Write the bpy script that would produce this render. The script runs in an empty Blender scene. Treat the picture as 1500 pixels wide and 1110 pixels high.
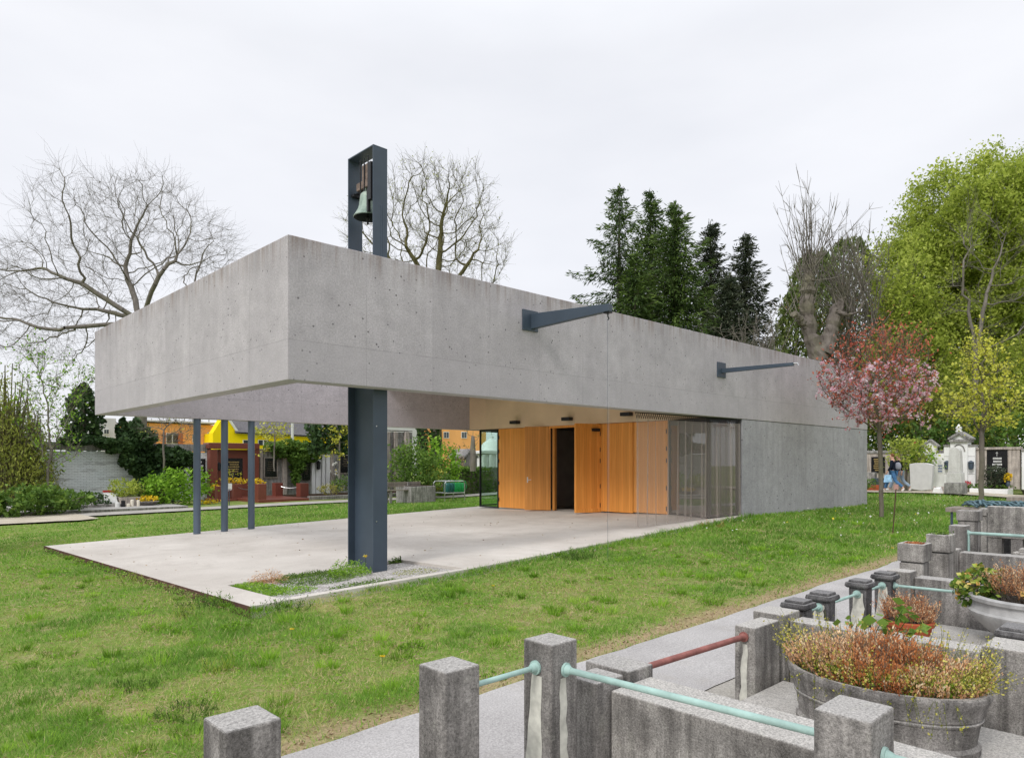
import bpy, bmesh, math, random
import numpy as np
from mathutils import Vector, Matrix
R = math.radians
random.seed(7)
rng = np.random.default_rng(11)
SC = bpy.context.scene
COL = SC.collection

# ------------------------------------------------------------------ camera frame (x along the long chapel front, y into the plot)
F, CX, HY, H = 1029.0, 750.0, 677.0, 1.7
CU, CV = -4.748, -9.650
_a = math.hypot(1070, 1029)
UX, UY = 1070 / _a, 1029 / _a
VX, VY = -UY, UX

def _ray(px, py):
    X = (px - CX) / F
    return X * UX + UY, X * VX + VY, -(py - HY) / F
def at_z(px, py, z):
    r = _ray(px, py); d = (z - H) / r[2]
    return Vector((CU + r[0] * d, CV + r[1] * d, z))
def at_v(px, py, v):
    r = _ray(px, py); d = (v - CV) / r[1]
    return Vector((CU + r[0] * d, v, H + r[2] * d))
def at_u(px, py, u):
    r = _ray(px, py); d = (u - CU) / r[0]
    return Vector((u, CV + r[1] * d, H + r[2] * d))
def at_d(px, py, d):
    r = _ray(px, py)
    return Vector((CU + r[0] * d, CV + r[1] * d, H + r[2] * d))

def at_g(px, py):
    d = 20.0
    for _ in range(40):
        p = at_d(px, py, d); d += (d * .5 if False else 1) * (p.z - gz(p.x, p.y)) / max(1e-3, -_ray(px, py)[2]) * .7
        d = min(max(d, 1.5), 120)
    return at_d(px, py, d)
def slab_z(u, v):
    return -0.108 + 0.0257 * u - 0.023 * v

def ground_z(u, v):
    u = np.asarray(u, float); v = np.asarray(v, float)
    uc = np.clip(u, -12, 13)
    k = np.clip((v - 10.5) / 11, 0, 1)
    back = -0.108 + (0.0257 * (1 - k) + 0.010 * k) * uc - 0.023 * np.clip(v, 0, 17)
    front = -0.08 + 0.01 * uc
    w = np.clip(-v / 5.6, 0, 1); w = w * w * (3 - 2 * w)
    z = back * (1 - w) + front * w
    s = np.clip((u - 13) / 8, 0, 1); z = z - 0.055 * s * np.clip(1 - v / 12, 0, 1)
    s = np.clip((u - 21) / 9, 0, 1); z = z + 0.15 * s * s * (3 - 2 * s)
    return z
def gz(u, v):
    return float(ground_z(u, v))

# ------------------------------------------------------------------ value noise
_tab = np.random.default_rng(5).random((256, 256))
def vnoise(x, y):
    x = np.asarray(x, float); y = np.asarray(y, float)
    xi = np.floor(x).astype(int); yi = np.floor(y).astype(int)
    fx = x - xi; fy = y - yi
    fx = fx * fx * (3 - 2 * fx); fy = fy * fy * (3 - 2 * fy)
    g = lambda a, b: _tab[a & 255, b & 255]
    return (g(xi, yi) * (1 - fx) + g(xi + 1, yi) * fx) * (1 - fy) + (g(xi, yi + 1) * (1 - fx) + g(xi + 1, yi + 1) * fx) * fy
def fnoise(x, y, o=3):
    t = 0; a = 1; s = 0
    for i in range(o):
        t = t + a * vnoise(x * 2 ** i + 17.3 * i, y * 2 ** i + 9.1 * i); s += a; a *= .5
    return t / s

# ------------------------------------------------------------------ objects
def tag(o, label=None, cat=None, group=None, kind=None):
    if label: o['label'] = label
    if cat: o['category'] = cat
    if group: o['group'] = group
    if kind: o['kind'] = kind
    return o
def root(name, loc, label, cat, group=None):
    o = bpy.data.objects.new(name, None); COL.objects.link(o)
    o.empty_display_size = .2
    o.location = loc
    return tag(o, label, cat, group)
def adopt(o, parent):
    if parent is not None:
        o.parent = parent
        # meshes are built in world coordinates: a mesh parent already sits at the identity
        if parent.type == 'EMPTY': o.matrix_parent_inverse = Matrix.Translation(-Vector(parent.location))
    return o
def link_mesh(name, me, mats, parent=None, smooth=False):
    o = bpy.data.objects.new(name, me); COL.objects.link(o)
    for m in (mats if isinstance(mats, (list, tuple)) else [mats]):
        me.materials.append(m)
    if smooth: me.shade_smooth()
    return adopt(o, parent)
def nmesh(name, V, Fc, mats, parent=None, t=None, smooth=False, mi=None):
    V = np.asarray(V, np.float32); Fc = np.asarray(Fc, np.int32)
    me = bpy.data.meshes.new(name)
    n, k = Fc.shape
    me.vertices.add(len(V)); me.vertices.foreach_set('co', V.ravel())
    me.loops.add(n * k); me.loops.foreach_set('vertex_index', Fc.ravel())
    me.polygons.add(n)
    me.polygons.foreach_set('loop_start', np.arange(0, n * k, k, dtype=np.int32))
    me.polygons.foreach_set('loop_total', np.full(n, k, np.int32))
    if mi is not None: me.polygons.foreach_set('material_index', np.asarray(mi, np.int32))
    me.update(calc_edges=True)
    if t is not None:
        at = me.attributes.new('t', 'FLOAT', 'POINT'); at.data.foreach_set('value', np.asarray(t, np.float32))
    return link_mesh(name, me, mats, parent, smooth)

class MB:
    def __init__(s): s.v = []; s.f = []; s.m = []; s.cur = 0
    def add(s, V, Fs):
        b = len(s.v); s.v += [tuple(x) for x in V]
        for f in Fs: s.f.append(tuple(b + i for i in f)); s.m.append(s.cur)
        return s
    def mat(s, i): s.cur = i; return s
    def box(s, x0, x1, y0, y1, z0, z1):
        V = [(x, y, z) for z in (z0, z1) for x, y in ((x0, y0), (x1, y0), (x1, y1), (x0, y1))]
        return s.add(V, [(3, 2, 1, 0), (4, 5, 6, 7), (0, 1, 5, 4), (1, 2, 6, 5), (2, 3, 7, 6), (3, 0, 4, 7)])
    def frustum(s, cx, cy, a0, b0, z0, a1, b1, z1):
        V = [(cx - a0, cy - b0, z0), (cx + a0, cy - b0, z0), (cx + a0, cy + b0, z0), (cx - a0, cy + b0, z0),
             (cx - a1, cy - b1, z1), (cx + a1, cy - b1, z1), (cx + a1, cy + b1, z1), (cx - a1, cy + b1, z1)]
        return s.add(V, [(3, 2, 1, 0), (4, 5, 6, 7), (0, 1, 5, 4), (1, 2, 6, 5), (2, 3, 7, 6), (3, 0, 4, 7)])
    def obox(s, c, hx, hy, hz, ang):
        """box centred c, turned ang about z"""
        ca, sa = math.cos(ang), math.sin(ang); V = []
        for z in (-hz, hz):
            for x, y in ((-hx, -hy), (hx, -hy), (hx, hy), (-hx, hy)):
                V.append((c[0] + x * ca - y * sa, c[1] + x * sa + y * ca, c[2] + z))
        return s.add(V, [(3, 2, 1, 0), (4, 5, 6, 7), (0, 1, 5, 4), (1, 2, 6, 5), (2, 3, 7, 6), (3, 0, 4, 7)])
    def extr(s, poly, d):
        """planar polygon (3D points) extruded by vector d"""
        n = len(poly); d = Vector(d); V = [Vector(p) for p in poly] + [Vector(p) + d for p in poly]
        nrm = Vector((0, 0, 0))
        for i in range(n): nrm += Vector(poly[i]).cross(Vector(poly[(i + 1) % n]))
        sides = [(i, (i + 1) % n, n + (i + 1) % n, n + i) for i in range(n)]
        caps = [tuple(range(n - 1, -1, -1)), tuple(range(n, 2 * n))]
        if nrm.dot(d) < 0:
            sides = [f[::-1] for f in sides]; caps = [c[::-1] for c in caps]
        return s.add(V, sides + caps)
    def tube(s, pts, r, n=8, cap=True):
        pts = [Vector(p) for p in pts]; rs = r if isinstance(r, (list, tuple)) else [r] * len(pts)
        V = []; up = None
        for i, p in enumerate(pts):
            d = (pts[min(i + 1, len(pts) - 1)] - pts[max(i - 1, 0)]).normalized()
            if up is None:
                up = Vector((0, 0, 1)) if abs(d.z) < .9 else Vector((1, 0, 0))
            a = d.cross(up); a = a.normalized() if a.length > 1e-6 else d.orthogonal().normalized()
            up = a.cross(d).normalized()
            for k in range(n):
                th = 2 * math.pi * k / n
                V.append(p + (a * math.cos(th) + up * math.sin(th)) * rs[i])
        Fs = []
        for i in range(len(pts) - 1):
            for k in range(n):
                Fs.append((i * n + k, i * n + (k + 1) % n, (i + 1) * n + (k + 1) % n, (i + 1) * n + k))
        if cap:
            Fs.append(tuple(range(n - 1, -1, -1))); Fs.append(tuple((len(pts) - 1) * n + k for k in range(n)))
        return s.add(V, Fs)
    def lathe(s, prof, c, n=24, sx=1, sy=1, cap=(True, True)):
        V = []; Fs = []
        for r, z in prof:
            for k in range(n):
                th = 2 * math.pi * k / n
                V.append((c[0] + r * sx * math.cos(th), c[1] + r * sy * math.sin(th), c[2] + z))
        for i in range(len(prof) - 1):
            for k in range(n):
                Fs.append((i * n + k, i * n + (k + 1) % n, (i + 1) * n + (k + 1) % n, (i + 1) * n + k))
        if cap[0]: Fs.append(tuple(range(n - 1, -1, -1)))
        if cap[1]: Fs.append(tuple((len(prof) - 1) * n + k for k in range(n)))
        return s.add(V, Fs)
    def build(s, name, mats, parent=None, smooth=False, bevel=0, seg=2, auto=None):
        me = bpy.data.meshes.new(name)
        me.from_pydata([tuple(v) for v in s.v], [], s.f); me.update()
        me.polygons.foreach_set('material_index', s.m)
        o = link_mesh(name, me, mats, parent, smooth)
        if auto is not None:
            me.shade_smooth(); 
            try: me.set_sharp_from_angle(angle=R(auto))
            except Exception: pass
        if bevel:
            b = o.modifiers.new('bev', 'BEVEL'); b.width = bevel; b.segments = seg; b.limit_method = 'ANGLE'; b.angle_limit = R(40)
        return o
def box(name, x0, x1, y0, y1, z0, z1, m, parent=None, bevel=0):
    return MB().box(x0, x1, y0, y1, z0, z1).build(name, m, parent, bevel=bevel)

def copy_tree(o, loc, label=None, parent=None):
    c = o.copy(); COL.objects.link(c)
    if parent is None:
        c.location = loc
        if label: c['label'] = label
    else: c.parent = parent
    for ch in list(o.children): copy_tree(ch, None, None, c)
    return c

# ------------------------------------------------------------------ materials
def new_mat(name):
    m = bpy.data.materials.new(name); m.use_nodes = True
    nt = m.node_tree; nt.nodes.clear()
    return m, nt
class NB:
    """tiny node helper"""
    def __init__(s, name):
        s.m, s.t = new_mat(name); s.pos = None
    def n(s, typ, **kw):
        nd = s.t.nodes.new(typ)
        for k, v in kw.items():
            if k.startswith('_'): setattr(nd, k[1:], v)
            else:
                key = int(k[1:]) if k[0] == 'i' and k[1:].isdigit() else k.replace('_', ' ')
                inp = nd.inputs[key]
                if isinstance(v, bpy.types.NodeSocket): s.t.links.new(v, inp)
                else: inp.default_value = v
        return nd
    def P(s):
        if s.pos is None: s.pos = s.n('ShaderNodeNewGeometry').outputs['Position']
        return s.pos
    def mapped(s, scale, vec=None, rot=(0, 0, 0)):
        return s.n('ShaderNodeMapping', Vector=vec or s.P(), Scale=scale, Rotation=rot).outputs[0]
    def noise(s, scale, detail=4, rough=.55, vec=None, dist=0):
        return s.n('ShaderNodeTexNoise', Vector=vec or s.P(), Scale=scale, Detail=detail, Roughness=rough, Distortion=dist).outputs['Fac']
    def voro(s, scale, vec=None, feature='F1', out='Distance'):
        return s.n('ShaderNodeTexVoronoi', _feature=feature, Vector=vec or s.P(), Scale=scale).outputs[out]
    def ramp(s, fac, stops, interp='LINEAR'):
        nd = s.n('ShaderNodeValToRGB', Fac=fac); cr = nd.color_ramp; cr.interpolation = interp
        while len(cr.elements) < len(stops): cr.elements.new(.5)
        for e, (p, c) in zip(cr.elements, stops):
            e.position = p; e.color = (c, c, c, 1) if isinstance(c, (int, float)) else (*c, 1)
        return nd.outputs[0]
    def mix(s, fac, a, b, mode='MIX'):
        nd = s.n('ShaderNodeMix', _data_type='RGBA', _blend_type=mode)
        for idx, v in ((0, fac), (6, a), (7, b)):
            if isinstance(v, bpy.types.NodeSocket): s.t.links.new(v, nd.inputs[idx])
            elif idx == 0: nd.inputs[0].default_value = v
            else: nd.inputs[idx].default_value = (*v, 1) if len(v) == 3 else v
        return nd.outputs[2]
    def math(s, op, a, b=0, c=0):
        nd = s.n('ShaderNodeMath', _operation=op)
        for i, v in enumerate((a, b, c)):
            if isinstance(v, bpy.types.NodeSocket): s.t.links.new(v, nd.inputs[i])
            else: nd.inputs[i].default_value = v
        return nd.outputs[0]
    def xyz(s, vec=None):
        return s.n('ShaderNodeSeparateXYZ', Vector=vec or s.P()).outputs
    def bump(s, h, strength=.3, dist=.02):
        return s.n('ShaderNodeBump', Height=h, Strength=strength, Distance=dist).outputs[0]
    def pbr(s, col, rough=.8, spec=.3, metal=0, normal=None, **kw):
        nd = s.n('ShaderNodeBsdfPrincipled')
        for k, v in (('Base Color', col), ('Roughness', rough), ('Specular IOR Level', spec), ('Metallic', metal), ('Normal', normal)):
            if v is None: continue
            if isinstance(v, bpy.types.NodeSocket): s.t.links.new(v, nd.inputs[k])
            else: nd.inputs[k].default_value = (*v, 1) if isinstance(v, tuple) and len(v) == 3 else v
        for k, v in kw.items(): nd.inputs[k.replace('_', ' ')].default_value = v
        return s.out(nd.outputs[0])
    def out(s, sh):
        o = s.n('ShaderNodeOutputMaterial', Surface=sh)
        return s.m

def simple(name, col, rough=.6, spec=.3, metal=0, var=.12, vscale=3.0, bump=0):
    b = NB(name)
    n1 = b.noise(vscale, 5)
    c = b.mix(b.ramp(n1, [(.3, 0.0), (.7, 1.0)]), tuple(x * (1 - var) for x in col), tuple(min(1, x * (1 + var)) for x in col))
    nm = b.bump(b.noise(vscale * 12, 3), bump, .01) if bump else None
    return b.pbr(c, rough, spec, metal, nm)

def concrete(name, base, dark, joints=False, rust=False, streak=.5, holes=True, rough=.75, hscale=7.0):
    b = NB(name)
    big = b.noise(.55, 5, .6)
    st = b.noise(1.0, 4, .6, b.mapped((5, 5, .35)))
    fine = b.noise(38, 4, .7); mot = b.noise(3.2, 6, .7)
    c = b.mix(b.ramp(big, [(.32, 0.0), (.68, 1.0)]), dark, base)
    c = b.mix(.36, c, b.ramp(mot, [(.34, .36), (.66, .64)]), 'OVERLAY')
    c = b.mix(b.math('MULTIPLY', b.ramp(st, [(.42, 0.0), (.75, 1.0)]), streak), c, tuple(x * .72 for x in dark))
    c = b.mix(.5, c, b.ramp(fine, [(.3, .25), (.7, .75)]), 'OVERLAY')
    h = fine
    if holes:
        v = b.voro(hscale); sel = b.noise(hscale * .9, 1)
        hole = b.math('MULTIPLY', b.math('LESS_THAN', v, .115), b.math('GREATER_THAN', sel, .44))
        v2 = b.voro(hscale * 3.2); hole2 = b.math('MULTIPLY', b.math('LESS_THAN', v2, .11), b.math('GREATER_THAN', b.noise(hscale * 2, 1), .55))
        hh = b.math('MAXIMUM', hole, b.math('MULTIPLY', hole2, .7))
        c = b.mix(b.math('MULTIPLY', hh, .8), c, tuple(x * .2 for x in dark))
        h = b.math('SUBTRACT', b.math('MULTIPLY', fine, .3), b.math('MULTIPLY', hh, .7))
    if joints:
        x, y, z = b.xyz()
        s = b.math('ADD', x, y)
        jf = b.math('FRACT', b.math('DIVIDE', s, 1.32))
        j = b.math('LESS_THAN', jf, .009)
        jz = b.math('LESS_THAN', b.math('ABSOLUTE', b.math('SUBTRACT', z, 3.50)), .007)
        pz = b.math('MULTIPLY', b.math('LESS_THAN', z, 3.5), .35)
        panel = b.n('ShaderNodeTexWhiteNoise', _noise_dimensions='1D', W=b.math('FLOOR', b.math('DIVIDE', s, 1.32))).outputs[0]
        c = b.mix(b.math('MULTIPLY', panel, .22), c, tuple(x * .8 for x in dark))
        c = b.mix(pz, c, tuple(x * 1.07 for x in dark))
        jm = b.ramp(b.noise(1.7, 4, .7), [(.38, .10), (.66, .42)])
        c = b.mix(b.math('MULTIPLY', b.math('MAXIMUM', j, jz), jm), c, tuple(x * .4 for x in dark))
        # tie holes
        fx = b.math('SUBTRACT', b.math('FRACT', b.math('DIVIDE', s, 2.64)), .5)
    if rust:
        x, y, z = b.xyz()
        top = b.math('SUBTRACT', 5.03, z)
        rn = b.noise(1.0, 4, .65, b.mapped((9, 9, .5)))
        rf = b.math('MULTIPLY', b.ramp(rn, [(.46, 0.0), (.66, 1.0)]), b.ramp(top, [(0.0, .75), (.12, .55), (.42, 0.0)]))
        c = b.mix(rf, c, (.20, .135, .10))
        dk = b.math('MULTIPLY', b.ramp(b.noise(1.0, 3, .6, b.mapped((3, 3, .3))), [(.45, 0.0), (.7, 1.0)]), b.ramp(top, [(0.0, .5), (.9, 0.0)]))
        c = b.mix(dk, c, tuple(x * .6 for x in dark))
    return b.pbr(c, rough, .25, 0, b.bump(h, .35, .015))

def foliage(name, stops, trans=.3, rough=.6):
    b = NB(name)
    gain = 1.5 if 'leaf' in name or 'needle' in name or 'weed' in name or 'sprig' in name else 1.0
    stops = [(p, tuple(min(.8, x * gain) for x in c)) for p, c in stops]
    a = b.n('ShaderNodeAttribute', _attribute_name='t').outputs['Fac']
    c = b.ramp(a, stops)
    d = b.n('ShaderNodeBsdfPrincipled', Base_Color=c, Roughness=rough)
    d.inputs['Specular IOR Level'].default_value = .25
    tr = b.n('ShaderNodeBsdfTranslucent', Color=c)
    mx = b.n('ShaderNodeMixShader', i0=trans, i1=d.outputs[0], i2=tr.outputs[0])
    return b.out(mx.outputs[0])

def bark(name, a, c2, scale=6):
    b = NB(name)
    n = b.noise(1.0, 5, .65, b.mapped((scale, scale, scale * .3)))
    n2 = b.noise(.8, 3)
    c = b.mix(b.ramp(n, [(.3, 0.0), (.7, 1.0)]), a, c2)
    c = b.mix(b.math('MULTIPLY', b.ramp(n2, [(.5, 0.0), (.65, 1.0)]), .3), c, (.16, .17, .07))
    return b.pbr(c, .9, .1, 0, b.bump(n, .5, .02))

M = {}
M['fascia'] = concrete('fair_faced_concrete', (.545, .508, .535), (.412, .383, .408), joints=True, rust=True, streak=.22)
M['wall_conc'] = concrete('smooth_wall_concrete', (.43, .42, .445), (.335, .327, .347), joints=False, streak=.45, holes=True, hscale=5)
M['slab'] = None
def slab_mat():
    b = NB('cast_floor_concrete')
    big = b.noise(.35, 5, .6); mid = b.noise(2.2, 5, .6); fine = b.noise(60, 3, .7)
    c = b.mix(b.ramp(big, [(.35, 0.0), (.65, 1.0)]), (.48, .44, .395), (.62, .58, .53))
    c = b.mix(b.math('MULTIPLY', b.ramp(mid, [(.5, 0.0), (.75, 1.0)]), .35), c, (.40, .37, .33))
    c = b.mix(.35, c, b.ramp(fine, [(.3, .3), (.7, .7)]), 'OVERLAY')
    x, y, z = b.xyz()
    j = b.math('MAXIMUM', b.math('LESS_THAN', b.math('ABSOLUTE', b.math('SUBTRACT', x, 5.2)), .008),
               b.math('LESS_THAN', b.math('ABSOLUTE', b.math('SUBTRACT', y, 5.1)), .008))
    c = b.mix(b.math('MULTIPLY', j, .4), c, (.2, .19, .17))
    wm = b.noise(.9, 6, .75, b.mapped((1, .45, 1)), .6)
    c = b.mix(b.math('MULTIPLY', b.ramp(wm, [(.52, 0.0), (.60, 1.0)]), .22), c, (.33, .29, .25))
    sp = b.voro(2.3); c = b.mix(b.math('MULTIPLY', b.math('LESS_THAN', sp, .045), .5), c, (.22, .19, .16))
    return b.pbr(c, .7, .25, 0, b.bump(fine, .15, .01))
M['slab'] = slab_mat()

def weathered(name, base, dark, lichen=(.42, .41, .36), speck=90, topc=(.43, .415, .395)):
    b = NB(name)
    nrm = b.n('ShaderNodeNewGeometry').outputs['Normal']
    nx, ny, nz = b.xyz(nrm)
    big = b.noise(3.2, 6, .72); st = b.noise(1.0, 4, .6, b.mapped((13, 13, 1.0)))
    fine = b.noise(speck, 3, .8); fine2 = b.noise(speck * 3, 2, .7)
    c = b.mix(b.ramp(big, [(.36, 0.0), (.62, 1.0)]), tuple(x * .85 for x in dark), tuple(x * 1.12 for x in base))
    c = b.mix(b.math('MULTIPLY', b.ramp(st, [(.42, 0.0), (.66, 1.0)]), .8), c, tuple(x * .5 for x in dark))
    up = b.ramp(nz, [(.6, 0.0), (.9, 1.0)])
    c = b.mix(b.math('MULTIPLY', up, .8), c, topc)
    li = b.ramp(b.noise(7, 5, .7), [(.57, 0.0), (.66, 1.0)])
    c = b.mix(b.math('MULTIPLY', li, .35), c, lichen)
    c = b.mix(.75, c, b.ramp(fine, [(.28, .12), (.72, .88)]), 'OVERLAY')
    v = b.voro(speck * .8); hl = b.math('LESS_THAN', v, .13)
    c = b.mix(b.math('MULTIPLY', hl, .5), c, (.06, .055, .05))
    c = b.mix(b.math('MULTIPLY', b.math('GREATER_THAN', fine2, .66), .35), c, (.55, .53, .5))
    return b.pbr(c, .92, .12, 0, b.bump(b.math('ADD', fine, b.math('MULTIPLY', big, .8)), .6, .012))
M['stone'] = weathered('weathered_cast_stone', (.31, .292, .276), (.19, .178, .168))
M['stone_lt'] = weathered('pale_cast_stone', (.38, .36, .335), (.23, .215, .20), topc=(.50, .48, .45))
M['stone_dk'] = weathered('dark_capped_stone', (.17, .165, .165), (.085, .082, .084), topc=(.24, .235, .235), lichen=(.2, .2, .19))
M['lime'] = simple('limescale_runoff', (.56, .55, .49), .9, .1, var=.25, vscale=14)
M['steel'] = simple('anthracite_painted_steel', (.050, .070, .098), .42, .45, var=.12, vscale=2)
M['steel_lt'] = simple('grey_painted_steel', (.085, .115, .155), .4, .45, var=.12, vscale=2)
M['black'] = simple('black_painted_metal', (.012, .012, .014), .45, .4)
M['verdigris'] = simple('pale_green_painted_pipe', (.33, .475, .435), .6, .3, var=.22, vscale=9, bump=.25)
M['redpipe'] = simple('oxide_red_pipe', (.27, .105, .09), .6, .3, var=.3, vscale=14, bump=.3)
M['corten'] = simple('rusty_edging_steel', (.10, .052, .042), .85, .2, var=.35, vscale=6, bump=.3)
M['beige'] = simple('beige_render', (.72, .55, .385), .85, .15, var=.06, vscale=1.5)
M['ceil'] = simple('painted_soffit', (.80, .76, .70), .85, .15, var=.05)
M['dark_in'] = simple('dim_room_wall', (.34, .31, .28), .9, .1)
M['chrome'] = simple('brushed_steel', (.6, .6, .6), .28, .5, metal=1, var=.05)
M['white'] = simple('white_paint', (.72, .72, .70), .6, .3, var=.05, vscale=5)
M['bronze'] = None
def bronze():
    b = NB('patinated_bronze')
    n = b.noise(5, 5, .65, b.mapped((1, 1, .5)))
    c = b.ramp(n, [(.3, (.10, .16, .13)), (.5, (.30, .38, .33)), (.7, (.46, .50, .43))])
    return b.pbr(c, .6, .4, .35, b.bump(n, .3, .01))
M['bronze'] = bronze()
M['bronze_in'] = simple('dark_bell_inside', (.022, .03, .027), .7, .2)
def wood(name, c1, c2, boards=.092, axis=0):
    b = NB(name)
    tc = b.n('ShaderNodeTexCoord').outputs['Object']
    x, y, z = b.xyz(tc)
    s = b.math('ADD', x, y)
    n = b.noise(1.0, 5, .6, b.mapped((26, 26, 1.1), tc))
    bi = b.n('ShaderNodeTexWhiteNoise', _noise_dimensions='1D', W=b.math('FLOOR', b.math('DIVIDE', s, boards))).outputs[0]
    c = b.mix(b.ramp(n, [(.3, 0.0), (.7, 1.0)]), c1, c2)
    c = b.mix(b.math('MULTIPLY', bi, .45), c, tuple(x * .72 for x in c1))
    fr = b.math('FRACT', b.math('DIVIDE', s, boards))
    g = b.math('LESS_THAN', fr, .055)
    c = b.mix(b.math('MULTIPLY', g, .55), c, tuple(x * .3 for x in c1))
    return b.pbr(c, .5, .3, 0, b.bump(b.math('SUBTRACT', b.math('MULTIPLY', n, .2), g), .4, .006))
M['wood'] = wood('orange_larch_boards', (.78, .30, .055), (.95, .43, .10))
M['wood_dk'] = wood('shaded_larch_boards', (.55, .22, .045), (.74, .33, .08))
M['wood_old'] = wood('old_bench_wood', (.20, .17, .14), (.34, .30, .26), .12)
def glass(name, tint, refl=1.0):
    b = NB(name)
    fc = b.n('ShaderNodeLayerWeight', Blend=.5).outputs['Facing']
    fr = b.math('MULTIPLY', b.math('ADD', .045, b.math('MULTIPLY', b.math('POWER', fc, 4.0), .9)), refl)
    g = b.n('ShaderNodeBsdfGlossy', Color=(.9, .92, .93, 1), Roughness=0.01)
    tr = b.n('ShaderNodeBsdfTransparent', Color=(*tint, 1))
    return b.out(b.n('ShaderNodeMixShader', i0=b.math('MINIMUM', fr, 1.0), i1=tr.outputs[0], i2=g.outputs[0]).outputs[0])
M['glass'] = glass('clear_pane', (.88, .95, .92), 1.0)
M['glass_dk'] = glass('solar_pane', (.50, .50, .49), 2.2)
def mesh_curtain():
    b = NB('sheer_wire_mesh')
    d = b.n('ShaderNodeBsdfPrincipled', Base_Color=(.44, .38, .34, 1), Roughness=.45, Metallic=.3)
    tr = b.n('ShaderNodeBsdfTransparent', Color=(1, 1, 1, 1))
    lw = b.n('ShaderNodeLayerWeight', Blend=.28).outputs['Facing']
    f = b.ramp(lw, [(0.0, .27), (.3, .32), (.7, .85), (1.0, 1.0)])
    return b.out(b.n('ShaderNodeMixShader', i0=f, i1=tr.outputs[0], i2=d.outputs[0]).outputs[0])
M['curtain'] = mesh_curtain()
def brickpaint(name, c1, c2, sc=1.0):
    b = NB(name)
    x, y, z = b.xyz()
    v = b.n('ShaderNodeCombineXYZ', X=b.math('ADD', x, y), Y=z, Z=0.0).outputs[0]
    br = b.n('ShaderNodeTexBrick', Vector=v, Color1=(1, 1, 1, 1), Color2=(.86, .86, .86, 1), Mortar=(.45, .45, .45, 1), Scale=1.0, Mortar_Size=.008, Brick_Width=.26, Row_Height=.085)
    n = b.noise(.9, 5, .65); n2 = b.noise(1.0, 5, .7, b.mapped((.5, .5, 3)))
    c = b.mix(b.ramp(n, [(.35, 0.0), (.65, 1.0)]), c1, c2)
    c = b.mix(.8, c, br.outputs[0], 'MULTIPLY')
    c = b.mix(b.math('MULTIPLY', b.ramp(n2, [(.56, 0.0), (.62, 1.0)]), .5), c, (.27, .265, .26))
    return b.pbr(c, .9, .1, 0, b.bump(br.outputs[1], -.4, .01))
M['whitebrick'] = brickpaint('whitewashed_brick', (.78, .82, .84), (.88, .90, .91))
M['orange'] = simple('orange_render', (.92, .46, .17), .9, .1, var=.06, vscale=.6)
M['yellow'] = simple('yellow_render', (.92, .70, .01), .9, .1, var=.04, vscale=.6)
M['roofgrey'] = simple('grey_roof_tiles', (.13, .125, .13), .85, .15, var=.3, vscale=9, bump=.4)
M['bldwhite'] = simple('pale_render', (.58, .58, .59), .9, .1, var=.08, vscale=.5)
M['winglass'] = simple('window_glass', (.05, .06, .07), .1, .6)
M['granite'] = simple('red_granite', (.185, .055, .038), .35, .4, var=.3, vscale=45)
M['blackgran'] = simple('black_granite', (.014, .014, .016), .15, .5, var=.2, vscale=30)
M['gold'] = simple('gilt_lettering', (.55, .40, .16), .4, .5, metal=.6)
M['gold_dim'] = simple('tarnished_lettering', (.10, .08, .055), .6)
M['silver'] = simple('white_lettering', (.70, .70, .68), .6, .3)
M['grey_tomb'] = weathered('grey_tomb_stone', (.36, .35, .335), (.25, .24, .23), speck=40, topc=(.33, .32, .3))
M['white_tomb'] = concrete('white_tomb_plaster', (.88, .88, .87), (.74, .74, .735), streak=.22, holes=False)
M['granite_lt'] = weathered('beige_granite', (.50, .44, .39), (.42, .37, .33), speck=60, topc=(.52, .47, .42))
M['terracotta'] = simple('terracotta', (.36, .085, .035), .7, .25, var=.15, vscale=9)
M['soil'] = simple('potting_soil', (.045, .03, .02), .95, .05, var=.4, vscale=20, bump=.6)
M['hose'] = simple('blue_green_hose', (.085, .15, .175), .5, .35, var=.4, vscale=18)
M['can'] = simple('green_plastic', (.015, .30, .075), .4, .4, var=.1)
M['can2'] = simple('petrol_plastic', (.015, .11, .10), .4, .4, var=.1)
M['red'] = simple('red_plastic', (.45, .03, .03), .4, .4)
M['cream'] = simple('cream_wax', (.80, .74, .62), .5, .3)
# foliage ramps: t is a per-leaf random value
M['leaf_dark'] = foliage('dark_evergreen_leaf', [(0, (.010, .022, .008)), (.5, (.026, .055, .016)), (1, (.065, .11, .03))], .15)
M['leaf_mid'] = foliage('mid_green_leaf', [(0, (.03, .06, .012)), (.5, (.075, .14, .022)), (1, (.16, .24, .04))], .3)
M['leaf_lime'] = foliage('bright_lime_leaf', [(0, (.06, .12, .01)), (.5, (.14, .27, .02)), (1, (.27, .42, .05))], .35)
M['leaf_spring'] = foliage('young_spring_leaf', [(0, (.10, .14, .018)), (.45, (.235, .29, .042)), (1, (.42, .46, .10))], .48)
M['leaf_yellow'] = foliage('yellow_spring_leaf', [(0, (.20, .20, .02)), (.5, (.42, .42, .05)), (1, (.58, .56, .12))], .45)
M['leaf_olive'] = foliage('olive_weeping_leaf', [(0, (.07, .09, .015)), (.5, (.19, .215, .035)), (1, (.36, .37, .09))], .35)
M['needle'] = foliage('spruce_needle', [(0, (.009, .020, .005)), (.5, (.030, .057, .011)), (1, (.10, .15, .028))], .1)
M['needle_grey'] = foliage('dull_conifer_needle', [(0, (.010, .015, .010)), (.5, (.026, .038, .020)), (1, (.07, .075, .045))], .1)
M['thuja'] = foliage('thuja_scale_leaf', [(0, (.02, .035, .008)), (.5, (.065, .095, .02)), (1, (.16, .18, .05))], .15)
M['twig'] = bark('grey_twig_bark', (.135, .12, .105), (.24, .215, .19))
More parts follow.
